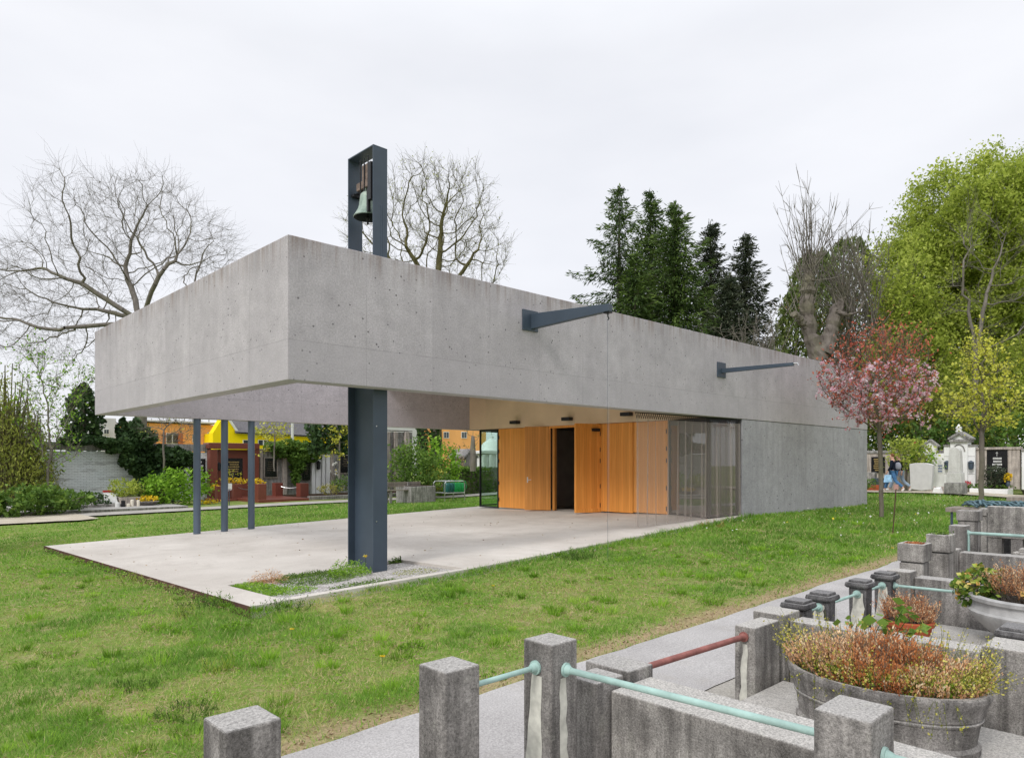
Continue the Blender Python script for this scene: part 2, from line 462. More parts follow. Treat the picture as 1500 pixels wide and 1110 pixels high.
M['bark'] = bark('brown_grey_bark', (.10, .085, .07), (.20, .175, .15))
M['bark_pale'] = bark('pale_scaly_bark', (.095, .082, .072), (.215, .187, .165), 3)
M['bark_moss'] = bark('mossy_branch_bark', (.085, .075, .04), (.16, .145, .07))
M['cherry_leaf'] = foliage('copper_cherry_foliage', [(0, (.32, .07, .045)), (.5, (.60, .15, .10)), (1, (.72, .28, .16))], .55)
M['cherry_flower'] = foliage('pink_blossom', [(0, (.80, .34, .44)), (.5, (.94, .56, .65)), (1, (.97, .80, .84))], .5)
M['heather'] = foliage('faded_heather_sprig', [(0, (.15, .065, .025)), (.35, (.38, .19, .085)), (.7, (.54, .33, .185)), (1, (.66, .50, .34))], .2)
M['heather_rust'] = foliage('rust_heather_sprig', [(0, (.10, .035, .014)), (.5, (.29, .095, .03)), (1, (.44, .20, .08))], .2)
M['sedum'] = foliage('yellow_green_weed', [(0, (.09, .11, .012)), (.5, (.27, .26, .04)), (1, (.50, .45, .12))], .3)
M['ivy_pot'] = foliage('variegated_ivy_leaf', [(0, (.03, .06, .012)), (.45, (.10, .18, .025)), (.8, (.25, .30, .05)), (.93, (.42, .36, .12)), (1, (.45, .22, .06))], .25)
M['yellow_fl'] = foliage('yellow_petal', [(0, (.75, .42, .01)), (1, (.95, .72, .05))], .2)
M['red_fl'] = foliage('red_petal', [(0, (.40, .02, .03)), (1, (.65, .08, .10))], .2)
M['daisy'] = foliage('daisy_petal', [(0, (.70, .70, .62)), (.75, (.8, .8, .75)), (.8, (.75, .6, .05)), (1, (.8, .65, .05))], .1)
M['grass'] = foliage('grass_blade', [(0, (.085, .165, .025)), (.3, (.17, .345, .042)), (.55, (.275, .46, .065)), (.75, (.42, .48, .12)), (.88, (.52, .46, .20)), (1, (.62, .53, .30))], .4)
M['litter'] = foliage('dry_litter', [(0, (.10, .06, .03)), (.5, (.30, .20, .11)), (1, (.52, .40, .25))], .1)
# ================================================================== vegetation builders
def unit(n, g=None):
    g = g or rng
    a = g.normal(size=(n, 3)); return a / (np.linalg.norm(a, axis=1, keepdims=True) + 1e-9)
def leaf_quads(C, size, g=None, aspect=.55, axis=None, spread=1.0, jitter=.35):
    """rhombic leaves at points C; returns V, F"""
    g = g or rng
    n = len(C); a = unit(n, g)
    if axis is not None:
        a = np.asarray(axis) + spread * a; a /= np.linalg.norm(a, axis=1, keepdims=True) + 1e-9
    b = np.cross(a, unit(n, g)); b /= np.linalg.norm(b, axis=1, keepdims=True) + 1e-9
    s = (size * (1 + jitter * g.normal(size=n)).clip(.35, 2))[:, None]
    V = np.empty((n, 4, 3)); V[:, 0] = C - a * s * .5; V[:, 1] = C + b * s * .5 * aspect; V[:, 2] = C + a * s * .5; V[:, 3] = C - b * s * .5 * aspect
    return V.reshape(-1, 3), np.arange(4 * n).reshape(n, 4)
def leaves(name, C, size, m, parent=None, g=None, t=None, **kw):
    g = g or rng
    C = np.asarray(C); V, Fc = leaf_quads(C, size, g, **kw)
    if t is None: t = g.random(len(C))
    return nmesh(name, V, Fc, m, parent, np.repeat(np.clip(t, 0, 1), 4))
def tubes(name, A, B, ra, rb, m, parent=None, n=5, smooth=True):
    A = np.asarray(A, float); B = np.asarray(B, float); k = len(A)
    d = B - A; d /= np.linalg.norm(d, axis=1, keepdims=True) + 1e-9
    ref = np.where(np.abs(d[:, 2:3]) > .9, np.array([[1., 0, 0]]), np.array([[0, 0, 1.]]))
    x = np.cross(d, ref); x /= np.linalg.norm(x, axis=1, keepdims=True) + 1e-9; y = np.cross(x, d)
    th = np.arange(n) * 2 * np.pi / n
    ring = x[:, None, :] * np.cos(th)[None, :, None] + y[:, None, :] * np.sin(th)[None, :, None]
    V = np.concatenate([A[:, None] + ring * np.asarray(ra)[:, None, None], B[:, None] + ring * np.asarray(rb)[:, None, None]], 1).reshape(-1, 3)
    i = np.arange(n); q = np.stack([i, (i + 1) % n, n + (i + 1) % n, n + i], 1)
    Fc = (q[None] + (np.arange(k) * 2 * n)[:, None, None]).reshape(-1, 4)
    return nmesh(name, V, Fc, m, parent, None, smooth)

def colonize(starts, att, step, di, dk, g, iters=140, maxn=9000, grav=0.0):
    """space colonisation: starts = list of polylines (first shares index 0); returns positions, parent index"""
    pos = []; par = []
    for pl in starts:
        for i, p in enumerate(pl['p']):
            par.append(pl['root'] if i == 0 else len(pos) - 1); pos.append(np.array(p, float))
    P = np.array(pos); par = list(par)
    att = np.array(att, float); best = np.full(len(att), 1e9); bi = np.zeros(len(att), int)
    def upd(lo, hi):
        for a in range(lo, hi, 400):
            blk = P[a:min(a + 400, hi)]
            d = np.linalg.norm(att[:, None] - blk[None], axis=2); j = d.argmin(1); dm = d[np.arange(len(att)), j]
            w = dm < best; best[w] = dm[w]; bi[w] = j[w] + a
    upd(0, len(P))
    for it in range(iters):
        act = (best < di)
        if not act.any(): 
            di *= 1.3; act = best < di
            if not act.any(): break
        idx = bi[act]; dirs = att[act] - P[idx]; dirs /= np.linalg.norm(dirs, axis=1, keepdims=True) + 1e-9
        acc = np.zeros_like(P); np.add.at(acc, idx, dirs)
        grow = np.unique(idx)
        v = acc[grow]; v /= np.linalg.norm(v, axis=1, keepdims=True) + 1e-9
        v = v + g.normal(size=v.shape) * .22; v[:, 2] += grav; v /= np.linalg.norm(v, axis=1, keepdims=True) + 1e-9
        newp = P[grow] + v * step
        lo = len(P); P = np.concatenate([P, newp]); par += list(grow)
        upd(lo, len(P))
        keep = best > dk
        att = att[keep]; best = best[keep]; bi = bi[keep]
        if len(att) == 0 or len(P) > maxn: break
    return P, np.array(par)
def pipe_radii(P, par, r_tip, r_base, p=2.0):
    n = len(P); a = np.zeros(n); cnt = np.zeros(n, int)
    for i in range(n):
        if par[i] >= 0: cnt[par[i]] += 1
    tips = np.where(cnt == 0)[0]
    a[tips] = 1
    for i in range(n - 1, 0, -1):
        if par[i] >= 0 and par[i] < i: a[par[i]] += a[i]
    r = a ** (1 / p)
    return r_tip + (r - 1) / (r.max() - 1 + 1e-9) * (r_base - r_tip), tips
def twigs_at(P, par, idx, n, L, g, up=.3, spread=.8):
    d = P[idx] - P[np.maximum(par[idx], 0)]; d /= np.linalg.norm(d, axis=1, keepdims=True) + 1e-9
    A = np.repeat(P[idx], n, 0); D = np.repeat(d, n, 0) + spread * unit(len(A), g); D[:, 2] += up
    D /= np.linalg.norm(D, axis=1, keepdims=True) + 1e-9
    l = L * (.4 + .9 * g.random(len(A)))[:, None]
    B = A + D * l
    D2 = D + .5 * unit(len(A), g); D2 /= np.linalg.norm(D2, axis=1, keepdims=True)
    C = B + D2 * l * .7
    return A, B, C
def crown_points(c, rad, n, g, shell=.55, lump=.25, zcut=-1e9):
    out = []
    sd = g.random() * 100
    while sum(len(o) for o in out) < n:
        u = unit(n, g); r = g.random(n) ** (1 / 3); r = shell + (1 - shell) * r if shell > 0 else r
        r = np.where(g.random(n) < .35, g.random(n) ** (1 / 3), r)
        l = 1 + lump * 2 * (fnoise(u[:, 0] * 2.2 + sd, u[:, 1] * 2.2 + u[:, 2] * 1.7 + sd, 2) - .5)
        q = np.asarray(c) + u * (r * l)[:, None] * np.asarray(rad)
        q = q[q[:, 2] > zcut]; out.append(q)
    return np.concatenate(out)[:n]
def wobble(p0, p1, n, amp, g):
    p0 = np.array(p0, float); p1 = np.array(p1, float); t = np.linspace(0, 1, n)[:, None]
    w = np.cumsum(g.normal(size=(n, 3)) * amp, 0); w -= t * w[-1]; w -= w[0] * (1 - t)
    return p0 + (p1 - p0) * t + w * np.array([1, 1, .3])

def branching(t, base, fork, att, step, di, dk, r_tip, r_base, mbark, g, twn=4, twL=.5, limbs=(), maxn=7000, tw_r=None, grav=0, iters=140, up=.3):
    n0 = max(3, int(np.linalg.norm(np.array(fork) - np.array(base)) / step))
    st = [{'p': wobble(base, fork, n0, step * .06, g), 'root': -1}]
    for q in limbs: st.append({'p': wobble(fork, q, max(3, int(np.linalg.norm(np.array(q) - np.array(fork)) / step)), step * .12, g)[1:], 'root': n0 - 1})
    P, par = colonize(st, att, step, di, dk, g, iters, maxn, grav)
    r, tips = pipe_radii(P, par, r_tip, r_base)
    k = np.where(par >= 0)[0]
    rp = r[par[k]]; rp = np.minimum(rp, r[k] * 1.35 + .002)
    big = r[k] > r_base * .18
    for i in range(n0): pass
    if big.any(): tr = tubes('trunk', P[par[k]][big], P[k][big], rp[big], r[k][big], mbark, t, 9)
    tubes('branches', P[par[k]][~big], P[k][~big], rp[~big], r[k][~big], mbark, t, 4)
    thin = np.where(r < r_tip * 3.2)[0]; thin = thin[par[thin] >= 0]
    A, B, C = twigs_at(P, par, thin, twn, twL, g, up)
    w = tw_r or r_tip * .75
    tubes('twigs', np.concatenate([A, B]), np.concatenate([B, C]), np.concatenate([np.full(len(A), w), np.full(len(A), w * .75)]), np.concatenate([np.full(len(A), w * .75), np.full(len(A), w * .4)]), mbark, t, 3)
    return P, par, r, tips, np.concatenate([B, C, (A + B) / 2])

def bush(name, c, rad, n, size, m, label, cat='shrub', group=None, g=None, clumps=60, lump=.3, stems=5, bark_m=None, flat=.0, light=.0, **kw):
    """leafy mass standing on the ground at c (base point)"""
    g = g or np.random.default_rng(abs(hash(name + label)) % 99991 if False else sum(map(ord, label)))
    t = root(name, c, label, cat, group)
    cc = np.array(c, float) + np.array([0, 0, rad[2]])
    ctr = crown_points(cc, np.array(rad) * .92, clumps, g, .7, lump)
    ctr = ctr[ctr[:, 2] > c[2]]
    k = g.integers(0, len(ctr), n)
    s = min(rad) * .20
    C = ctr[k] + g.normal(size=(n, 3)) * s
    C[:, 2] = np.maximum(C[:, 2], c[2] + .01)
    ct = g.random(len(ctr))
    tv = (.55 * ct[k] + .45 * g.random(n))
    leaves('foliage', C, size, m, t, g, tv, **kw)
    pts = ctr[g.integers(0, len(ctr), stems)]
    A = np.repeat(np.array([c], float), stems, 0) + g.normal(size=(stems, 3)) * np.array([rad[0] * .12, rad[1] * .12, 0])
    mid = (A + pts) / 2 + g.normal(size=(stems, 3)) * .05
    tubes('stem', np.concatenate([A, mid]), np.concatenate([mid, pts]), np.full(2 * stems, .02 + rad[2] * .012), np.full(2 * stems, .01 + rad[2] * .006), bark_m or M['bark'], t, 5)
    return t

def conifer(name, base, h, rad, m, label, g, start=.12, whorls=30, per=8, droop=.35, dens=1.0, hang=.5, group=None, bark_m=None, leaf=.26):
    t = root(name, base, label, 'conifer', group)
    b = np.array(base, float)
    tubes('trunk', [b, b + [0, 0, h * .55]], [b + [0, 0, h * .55], b + [0, 0, h * .99]], [h * .016, h * .009], [h * .009, .012], bark_m or M['bark'], t, 8)
    A = []; B = []; ra = []; rb = []; C = []; AX = []; T = []
    for i in range(whorls):
        f = start + (1 - start) * (i + g.random() * .6) / whorls
        z = h * f; L0 = rad * ((1 - f) ** .72) * (1.0 if f > .25 else .8) + .12
        for k in range(per if f < .9 else 5):
            th = 2 * math.pi * (k + g.random()) / per + i; L = L0 * (.55 + .6 * g.random())
            if g.random() < .10: L *= 1.25
            ns = max(3, int(L / .38)); p = b + [0, 0, z]; up0 = .18 + .45 * f - droop * .6
            prev = p.copy(); cl = g.random()
            for s in range(ns):
                q = (s + 1) / ns
                sl = up0 - droop * q * (1 - f) + (.20 * max(0, q - .7))
                th2 = th + .12 * math.sin(3 * q + k)
                nx = prev + np.array([math.cos(th2), math.sin(th2), sl]) * (L / ns)
                A.append(prev); B.append(nx); r0 = .012 + .02 * (1 - q) * (L / rad); ra.append(r0); rb.append(r0 * .8)
                w = .22 + .55 * math.sin(math.pi * min(1, .25 + q * .75)) * .55
                nl = int(dens * 12)
                dirv = nx - prev
                pts = prev + dirv * g.random((nl, 1)) + g.normal(size=(nl, 3)) * np.array([w * .5, w * .5, .05])
                hg = g.random(nl) * hang * (.3 + .7 * math.sin(math.pi * q))
                pts[:, 2] -= hg
                C.append(pts); ax = np.repeat((dirv / (np.linalg.norm(dirv) + 1e-9))[None], nl, 0) + np.stack([np.zeros(nl), np.zeros(nl), -1.6 * hg / max(hang, .01)], 1)
                AX.append(ax); T.append(.35 * cl + .35 * g.random(nl) + .3 * q)
                prev = nx
    tubes('branches', A, B, ra, rb, bark_m or M['bark'], t, 3)
    C = np.concatenate(C); AX = np.concatenate(AX); T = np.concatenate(T)
    top = b + np.stack([g.normal(size=40) * .10, g.normal(size=40) * .10, h * (.95 + .055 * g.random(40))], 1)
    C = np.concatenate([C, top]); AX = np.concatenate([AX, np.repeat([[0, 0, 1.]], 40, 0)]); T = np.concatenate([T, g.random(40)])
    leaves('foliage', C, leaf, m, t, g, T, axis=AX, spread=.5, aspect=.24)
    return t

# ================================================================== ground
def lin(a, b, n): return list(np.linspace(a, b, n, endpoint=False))
us = lin(-260, -40, 12) + lin(-40, -12, 20) + lin(-12, 16, 90) + lin(16, 45, 50) + lin(45, 300, 14) + [300]
vs = lin(-200, -30, 10) + lin(-30, -11, 14) + lin(-11, 14, 90) + lin(14, 40, 40) + lin(40, 300, 14) + [300]
U, Vv = np.meshgrid(us, vs)
Z = ground_z(U, Vv)
Z = Z - .012 * 2 * (fnoise(U * 1.3 + 40, Vv * 1.3 + 40, 3) - .5) * (np.abs(U) < 45)
BX = dict(u0=-1.0, u1=13.6, v1=11.1)
def slab_front(u):   # front edge of the forecourt slab
    u = np.asarray(u, float); return np.where(u < 2.6, -1.0, -1.0 + (u - 2.6) * .85 / 11.0)
inside = (U > -1.05) & (U < 22.9) & (Vv > slab_front(U) - .05) & (Vv < 11.15)
Z = np.where(inside, Z - .16, Z - .035)
Z = np.where((U < -1.0) & (U > -2.2), Z - .10 * (1 - (np.abs(U + 1.0) / 1.2)), Z)
inpath = (Vv > -15.8) & (Vv < -5.5) & (U < 60) & (U > -60)
Z = np.where(inpath, Z - .06, Z)
def ground_mat():
    b = NB('lawn_soil')
    x, y, z = b.xyz()
    n = b.noise(.8, 6, .65); n2 = b.noise(6, 5, .7); n3 = b.noise(45, 3, .7)
    c = b.ramp(n, [(.30, (.30, .27, .11)), (.42, (.17, .235, .05)), (.55, (.155, .23, .045)), (.68, (.34, .29, .14))])
    c = b.mix(b.ramp(n2, [(.5, 0.0), (.72, .85)]), c, (.34, .28, .16))
    edge = b.math('ABSOLUTE', b.math('SUBTRACT', y, -5.35))
    ef = b.math('MULTIPLY', b.ramp(b.math('ADD', edge, b.math('MULTIPLY', b.noise(2.5, 4, .6), .5)), [(.26, 1.0), (.60, 0.0)]), .85)
    c = b.mix(ef, c, (.36, .265, .17))
    c = b.mix(.6, c, b.ramp(n3, [(.3, .2), (.7, .8)]), 'OVERLAY')
    return b.pbr(c, .95, .08, 0, b.bump(n3, .5, .02))
nv, nu = U.shape
Vg = np.stack([U, Vv, Z], -1).reshape(-1, 3)
ii, jj = np.meshgrid(np.arange(nv - 1), np.arange(nu - 1), indexing='ij')
q = (ii * nu + jj).ravel()
tag(nmesh('ground', Vg, np.stack([q, q + 1, q + nu + 1, q + nu], 1), ground_mat(), smooth=True), kind='structure')

def sheet(name, u0, u1, v0, v1, dz, m, nu=40, nv=6, kind='structure', zf=None, wob=0):
    u = np.linspace(u0, u1, nu); v = np.linspace(0, 1, nv); A, B = np.meshgrid(u, v)
    lo = v0 + (wob * (fnoise(A * 1.7, A * 0 + 3.1, 3) - .5) if wob else 0); hi = v1 + (wob * (fnoise(A * 2.1 + 50, A * 0 + 8.7, 3) - .5) if wob else 0)
    V2 = lo + (hi - lo) * B
    z = (ground_z(A, V2) if zf is None else zf(A, V2)) + dz
    i, j = np.meshgrid(np.arange(nv - 1), np.arange(nu - 1), indexing='ij'); q = (i * nu + j).ravel()
    o = nmesh(name, np.stack([A, V2, z], -1).reshape(-1, 3), np.stack([q, q + 1, q + nu + 1, q + nu], 1), m, smooth=True)
    return tag(o, kind=kind)
def asphalt(name, a, b2):
    b = NB(name)
    n = b.noise(1.2, 5, .6); f = b.noise(70, 3, .85); v = b.voro(90)
    c = b.mix(b.ramp(n, [(.35, 0.0), (.65, 1.0)]), a, b2)
    c = b.mix(.6, c, b.ramp(f, [(.3, .2), (.7, .8)]), 'OVERLAY')
    c = b.mix(b.ramp(v, [(.12, .35), (.2, 0.0)]), c, (.2, .2, .205))
    c = b.mix(b.math('MULTIPLY', b.ramp(b.noise(3, 5, .7), [(.55, 0.0), (.7, 1.0)]), .25), c, (.36, .33, .28))
    return b.pbr(c, .9, .15, 0, b.bump(f, .4, .006))
M['asphalt'] = asphalt('pale_asphalt', (.365, .35, .343), (.445, .43, .422))
M['paving'] = asphalt('worn_grave_paving', (.33, .31, .28), (.43, .41, .37))
M['gravelpath'] = asphalt('sandy_path_grit', (.42, .37, .29), (.52, .47, .38))
sheet('path', -30, 45, -6.74, -5.56, .006, M['asphalt'], 400, 5, wob=.10)
sheet('path_edging', -30, 9.3, -7.0, -6.60, -.002, M['paving'], 60, 3)
sheet('grave_paving', -8, 9.2, -15.5, -6.70, -.012, M['paving'], 40, 20)
sheet('back_path', -60, 70, 22.4, 24.2, .03, M['paving'], 60, 4)
sheet('sandy_path', -40, 2.5, 20.6, 24.6, .034, M['gravelpath'], 60, 6, wob=.8)
sheet('tomb_path', 30.2, 32.9, -40, 18, .03, M['gravelpath'], 6, 40)

# ================================================================== forecourt slab (sloping sheet with the planting-bed notch)
def slab_piece(mb, poly, th=.22):
    top = [(u, v, slab_z(u, v)) for u, v in poly]
    mb.extr(top, (0, 0, -th))
mb = MB()
sf = lambda u: float(slab_front(u))
bed = (-.52, 2.62, -.84, .92)
slab_piece(mb, [(-1, -1), (bed[0], -1), (bed[0], 11.1), (-1, 11.1)])
slab_piece(mb, [(bed[0], -1), (bed[1], -1), (bed[1], bed[2]), (bed[0], bed[2])])
slab_piece(mb, [(bed[0], bed[3]), (bed[1], bed[3]), (bed[1], 11.1), (bed[0], 11.1)])
slab_piece(mb, [(bed[1], -1), (13.43, sf(13.43)), (13.43, 11.1), (bed[1], 11.1)])
tag(mb.build('pavement', M['slab']), kind='structure')
mb = MB()
mb.extr([(-1.012, -1.02, slab_z(-1, -1) + .004), (-1.012, 11.12, slab_z(-1, 11.1) + .004), (-1.012, 11.12, slab_z(-1, 11.1) - .2), (-1.012, -1.02, slab_z(-1, -1) - .2)], (.01, 0, 0))
tag(mb.build('kerb', M['corten']), kind='structure')
def gravel_mat():
    b = NB('white_bed_gravel')
    v = b.n('ShaderNodeTexVoronoi', Vector=b.P(), Scale=34.0); d = v.outputs['Distance']
    c = b.mix(b.ramp(v.outputs['Color'], [(.2, 0.0), (.8, 1.0)]), (.40, .38, .36), (.66, .64, .62))
    c = b.mix(b.ramp(d, [(.35, 0.0), (.7, .8)]), c, (.18, .16, .14))
    return b.pbr(c, .9, .15, 0, b.bump(d, -.8, .02))
tag(sheet('gravel_bed', bed[0], bed[1], bed[2], bed[3], -.05, gravel_mat(), 12, 8, zf=slab_z), kind='structure')

# ================================================================== the chapel
ZB, ZT = 2.905, 5.027
LU, LV = 22.85, 10.63
chapel = root('chapel', (11.4, 5.3, slab_z(11, 5)), 'grey concrete cemetery chapel with deep cantilevered canopy and open larch doors', 'chapel')
def ring(name, u0, u1, v0, v1, z0, z1, th, m, parent):
    o = [(u0, v0), (u1, v0), (u1, v1), (u0, v1)]; i = [(u0 + th, v0 + th), (u1 - th, v0 + th), (u1 - th, v1 - th), (u0 + th, v1 - th)]
    V = [(x, y, z) for z in (z0, z1) for x, y in o + i]
    Fs = []
    for k in range(4):
        n = (k + 1) % 4
        Fs += [(k, n, 8 + n, 8 + k), (4 + n, 4 + k, 12 + k, 12 + n), (8 + k, 8 + n, 12 + n, 12 + k), (n, k, 4 + k, 4 + n)]
    return MB().add(V, Fs).build(name, m, parent, bevel=.012, seg=2)
ring('roof_beam', 0, LU, 0, LV, ZB, ZT, .30, M['fascia'], chapel)
# soffit over the hall and the rear half of the canopy, open to the sky in front
box('ceiling', 8.6, LU - .302, .302, LV - .302, 4.18, 4.70, M['ceil'], chapel)
mb = MB()
zf = -.15
mb.extr([(13.44, .010, zf), (LU - .010, .010, zf), (LU - .010, .30, zf), (13.44, .30, zf)], (0, 0, ZB - .012 - zf))
mb.extr([(LU - .30, .304, zf), (LU - .010, .304, zf), (LU - .010, LV - .010, zf), (LU - .30, LV - .010, zf)], (0, 0, ZB - .012 - zf))
mb.extr([(17.6, LV - .30, zf), (LU - .304, LV - .30, zf), (LU - .304, LV - .010, zf), (17.6, LV - .010, zf)], (0, 0, ZB - .012 - zf))
mb.build('wall', M['wall_conc'], chapel, bevel=.01)
box('joint_strip', 13.46, LU - .03, .03, LV - .03, ZB - .011, ZB - .001, M['black'], chapel)
# room behind the doors
mb = MB()
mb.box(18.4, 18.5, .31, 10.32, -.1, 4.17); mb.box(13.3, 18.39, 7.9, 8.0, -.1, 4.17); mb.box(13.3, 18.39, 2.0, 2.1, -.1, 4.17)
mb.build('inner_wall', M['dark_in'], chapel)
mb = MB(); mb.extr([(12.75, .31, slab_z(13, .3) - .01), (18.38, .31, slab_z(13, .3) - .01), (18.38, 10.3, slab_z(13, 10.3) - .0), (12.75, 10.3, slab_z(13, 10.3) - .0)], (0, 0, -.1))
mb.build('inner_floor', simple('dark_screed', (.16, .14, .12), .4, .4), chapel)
FU = 12.6
ZD = 2.925
mb = MB()
mb.extr([(FU, .302, ZD), (FU, 9.81, ZD), (FU - .34, LV - .304, ZD), (FU + .42, LV - .304, ZD), (FU + .42, .302, ZD)], (0, 0, 4.178 - ZD))
mb.build('transom_wall', M['beige'], chapel, bevel=.004)
box('ceiling_trim', FU - .36, FU - .02, 9.2, LV - .304, 4.120, 4.176, M['black'], chapel)
# door panels lie in the plane u = 12.72; local x runs along +v
def door(name, v0, v1, hinge_v, ang, m, handle=None, label=None, recess=False):
    """leaf between v0 and v1, swung about hinge_v by ang (radians)"""
    w = abs(v1 - v0); zt = ZD - .012
    zb = max(slab_z(FU, v0), slab_z(FU, v1)) + .018
    mbx = MB(); s = 1 if v1 > v0 else -1
    mbx.box(0, w, -.028, .028, 0, zt - zb)
    o = mbx.build(name, m, None, bevel=.004)
    o.location = (FU + .10, hinge_v, zb)
    base = math.pi / 2 if s > 0 else -math.pi / 2
    o.rotation_euler = (0, 0, base + ang)
    mw = Matrix.Translation(o.location) @ Matrix.Rotation(base + ang, 4, 'Z')
    o.parent = chapel; o.matrix_parent_inverse = Matrix.Translation(-Vector(chapel.location))
    if label: o['label'] = label
    def child(nm, mb2, mt):
        c = mb2.build(nm, mt, None, bevel=.003); c.parent = o; return c
    if handle is not None:
        sg = handle
        hb = MB(); x = w - .10
        hb.tube([(x, sg * .028, 1.02), (x, sg * .075, 1.02), (x - .02, sg * .085, 1.02), (x - .13, sg * .085, 1.03)], .011, 8)
        hb.box(x - .02, x + .02, min(sg * .0285, sg * .034), max(sg * .0285, sg * .034), .93, 1.12)
        child('handle', hb, M['chrome'])
    if recess:
        fb = MB(); y0, y1 = sorted((recess * .0285, recess * .05))
        H2 = zt - zb
        fb.box(0.0, .10, y0, y1, 0, H2); fb.box(w - .10, w, y0, y1, 0, H2); fb.box(.10, w - .10, y0, y1, H2 - .12, H2); fb.box(.10, w - .10, y0, y1, 0, .12)
        child('door_frame', fb, m)
        cb = MB(); cb.box(.08, .36, *sorted((recess * .051, recess * .12)), H2 - .24, H2 - .15)
        child('door_closer', cb, M['black'])
    return o
def hinges(v, u=FU + .05):
    for z in (.35, .95, 1.75, 2.1, 2.6):
        h = MB(); h.tube([(u - .004, v, z - .065), (u - .004, v, z + .065)], .014, 8); h.build('hinge', M['black'], chapel)
door('door', 7.42, 9.17, 7.42, 0, M['wood'])
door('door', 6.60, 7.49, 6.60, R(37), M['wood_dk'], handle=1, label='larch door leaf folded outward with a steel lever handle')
door('door', 4.45, 5.40, 4.45, R(72.5), M['wood'], label='larch door leaf standing open at a right angle', recess=1)
door('door', 3.18, 4.40, 3.18, 0, M['wood'])
door('door', 1.93, 3.155, 1.93, 0, M['wood'])
for v in (9.13, 4.42, 1.96): hinges(v)
box('door_head', FU + .05, FU + .20, 4.42, 7.40, ZD - .075, ZD - .003, M['wood'], chapel)
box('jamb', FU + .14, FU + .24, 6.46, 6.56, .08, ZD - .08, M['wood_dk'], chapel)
# glass corners
def pane(name, a, b2, z0, z1, m, fr=.05, fm=None):
    """framed pane from a to b2 (2D)"""
    ax, ay = a; bx, by = b2; L = math.hypot(bx - ax, by - ay); ang = math.atan2(by - ay, bx - ax); c = ((ax + bx) / 2, (ay + by) / 2)
    o = MB().obox((c[0], c[1], (z0 + z1) / 2), L / 2 - fr, .008, (z1 - z0) / 2 - fr, ang).build(name, m, chapel)
    f = MB(); d = ((bx - ax) / L, (by - ay) / L)
    for p in (0, 1):
        e = (ax + d[0] * fr / 2, ay + d[1] * fr / 2) if p == 0 else (bx - d[0] * fr / 2, by - d[1] * fr / 2)
        f.obox((e[0], e[1], (z0 + z1) / 2), fr / 2, .03, (z1 - z0) / 2, ang)
    for z in (z0 + fr / 2, z1 - fr / 2): f.obox((c[0], c[1], z), L / 2 - fr - .001, .03, fr / 2, ang)
    f.build('window_frame', fm or M['black'], o)
    return o
pane('window', (12.78, 10.32), (12.70, 9.20), .03, ZD - .005, M['glass'], .045)
pane('window', (12.82, 10.36), (17.5, 10.36), .06, ZD - .03, M['glass'], .045)
pane('window', (12.06, .27), (12.72, 1.90), .205, ZD - .01, M['glass_dk'], .045)
pane('window', (12.08, .24), (13.36, .10), .235, ZB - .012, M['glass_dk'], .05)
box('jamb', 13.30, 13.43, .05, .30, .2, ZB - .014, M['black'], chapel)
# wall lights
for px, py in ((754, 618.5), (830.5, 613.5), (917.5, 606.5)):
    p = at_u(px, py, FU - .16)
    l = MB(); l.box(p.x - .10, p.x + .10, p.y - .17, p.y + .17, p.z - .055, p.z + .055); l.box(p.x + .1, FU - .002, p.y - .05, p.y + .05, p.z - .03, p.z + .03)
    l.build('wall_lamp', M['black'], chapel, bevel=.006)
# slender columns under the rear beam
for u in (2.46, 3.22, 4.0):
    v = 10.45; z = slab_z(u, v)
    c = MB(); c.tube([(u, v, z), (u, v, ZB + .002)], .095, 24); c.build('column', M['steel_lt'], chapel, auto=40)
# tapering arms on the front
def arm(name, uc, zr0, zr1, L, zt0, zt1, w, plate, label):
    a = MB()
    V = [(uc - w, -.02, zr0), (uc + w, -.02, zr0), (uc + w, -.02, zr1), (uc - w, -.02, zr1), (uc - w, -L, zt0), (uc + w, -L, zt0), (uc + w, -L, zt1), (uc - w, -L, zt1)]
    a.add(V, [(0, 1, 2, 3), (7, 6, 5, 4), (0, 4, 5, 1), (1, 5, 6, 2), (2, 6, 7, 3), (3, 7, 4, 0)])
    o = a.build(name, M['steel'], chapel, bevel=.006)
    b = MB(); b.box(*plate, -.022, .004, zr0 - .10, zr1 + .10) if False else b.box(plate[0], plate[1], -.030, -.002, plate[2], plate[3])
    b.build('base_plate', M['steel'], o, bevel=.003)
    return o
a1 = arm('bracket_arm', 5.08, 4.305, 4.60, 1.93, 4.36, 4.49, .055, (4.80, 5.22, 4.26, 4.66), None)
hk = MB(); hk.tube([(5.1, -1.86, 4.365), (5.1, -1.86, 4.28), (5.13, -1.86, 4.25), (5.1, -1.86, 4.22)], .012, 6); hk.box(5.05, 5.15, -1.92, -1.80, 4.335, 4.365); hk.build('hook', M['black'], a1)
a2 = arm('bracket_arm', 12.30, 4.08, 4.20, 1.96, 4.085, 4.165, .05, (12.06, 12.48, 3.96, 4.36), None)
hk = MB(); hk.tube([(12.3, -1.96, 4.14), (12.3, -2.06, 4.14), (12.3, -2.08, 4.08)], .018, 6); hk.build('hook', M['chrome'], a2)

# chain hanging from the first arm
t = root('rain_chain', (5.1, -1.86, gz(5.1, -1.86)), 'thin double rain chain hanging from the large steel arm down to the grass', 'chain')
for du in (-.012, .026):
    c = MB(); zt = 4.23; zb = gz(5.1, -1.86)
    c.tube([(5.1 + du, -1.86, zt), (5.1 + du + .004, -1.857, (zt + zb) / 2), (5.1 + du, -1.86, zb)], .0022, 5); c.build('chain_strand', M['steel_lt'] if du < 0 else M['chrome'], t)

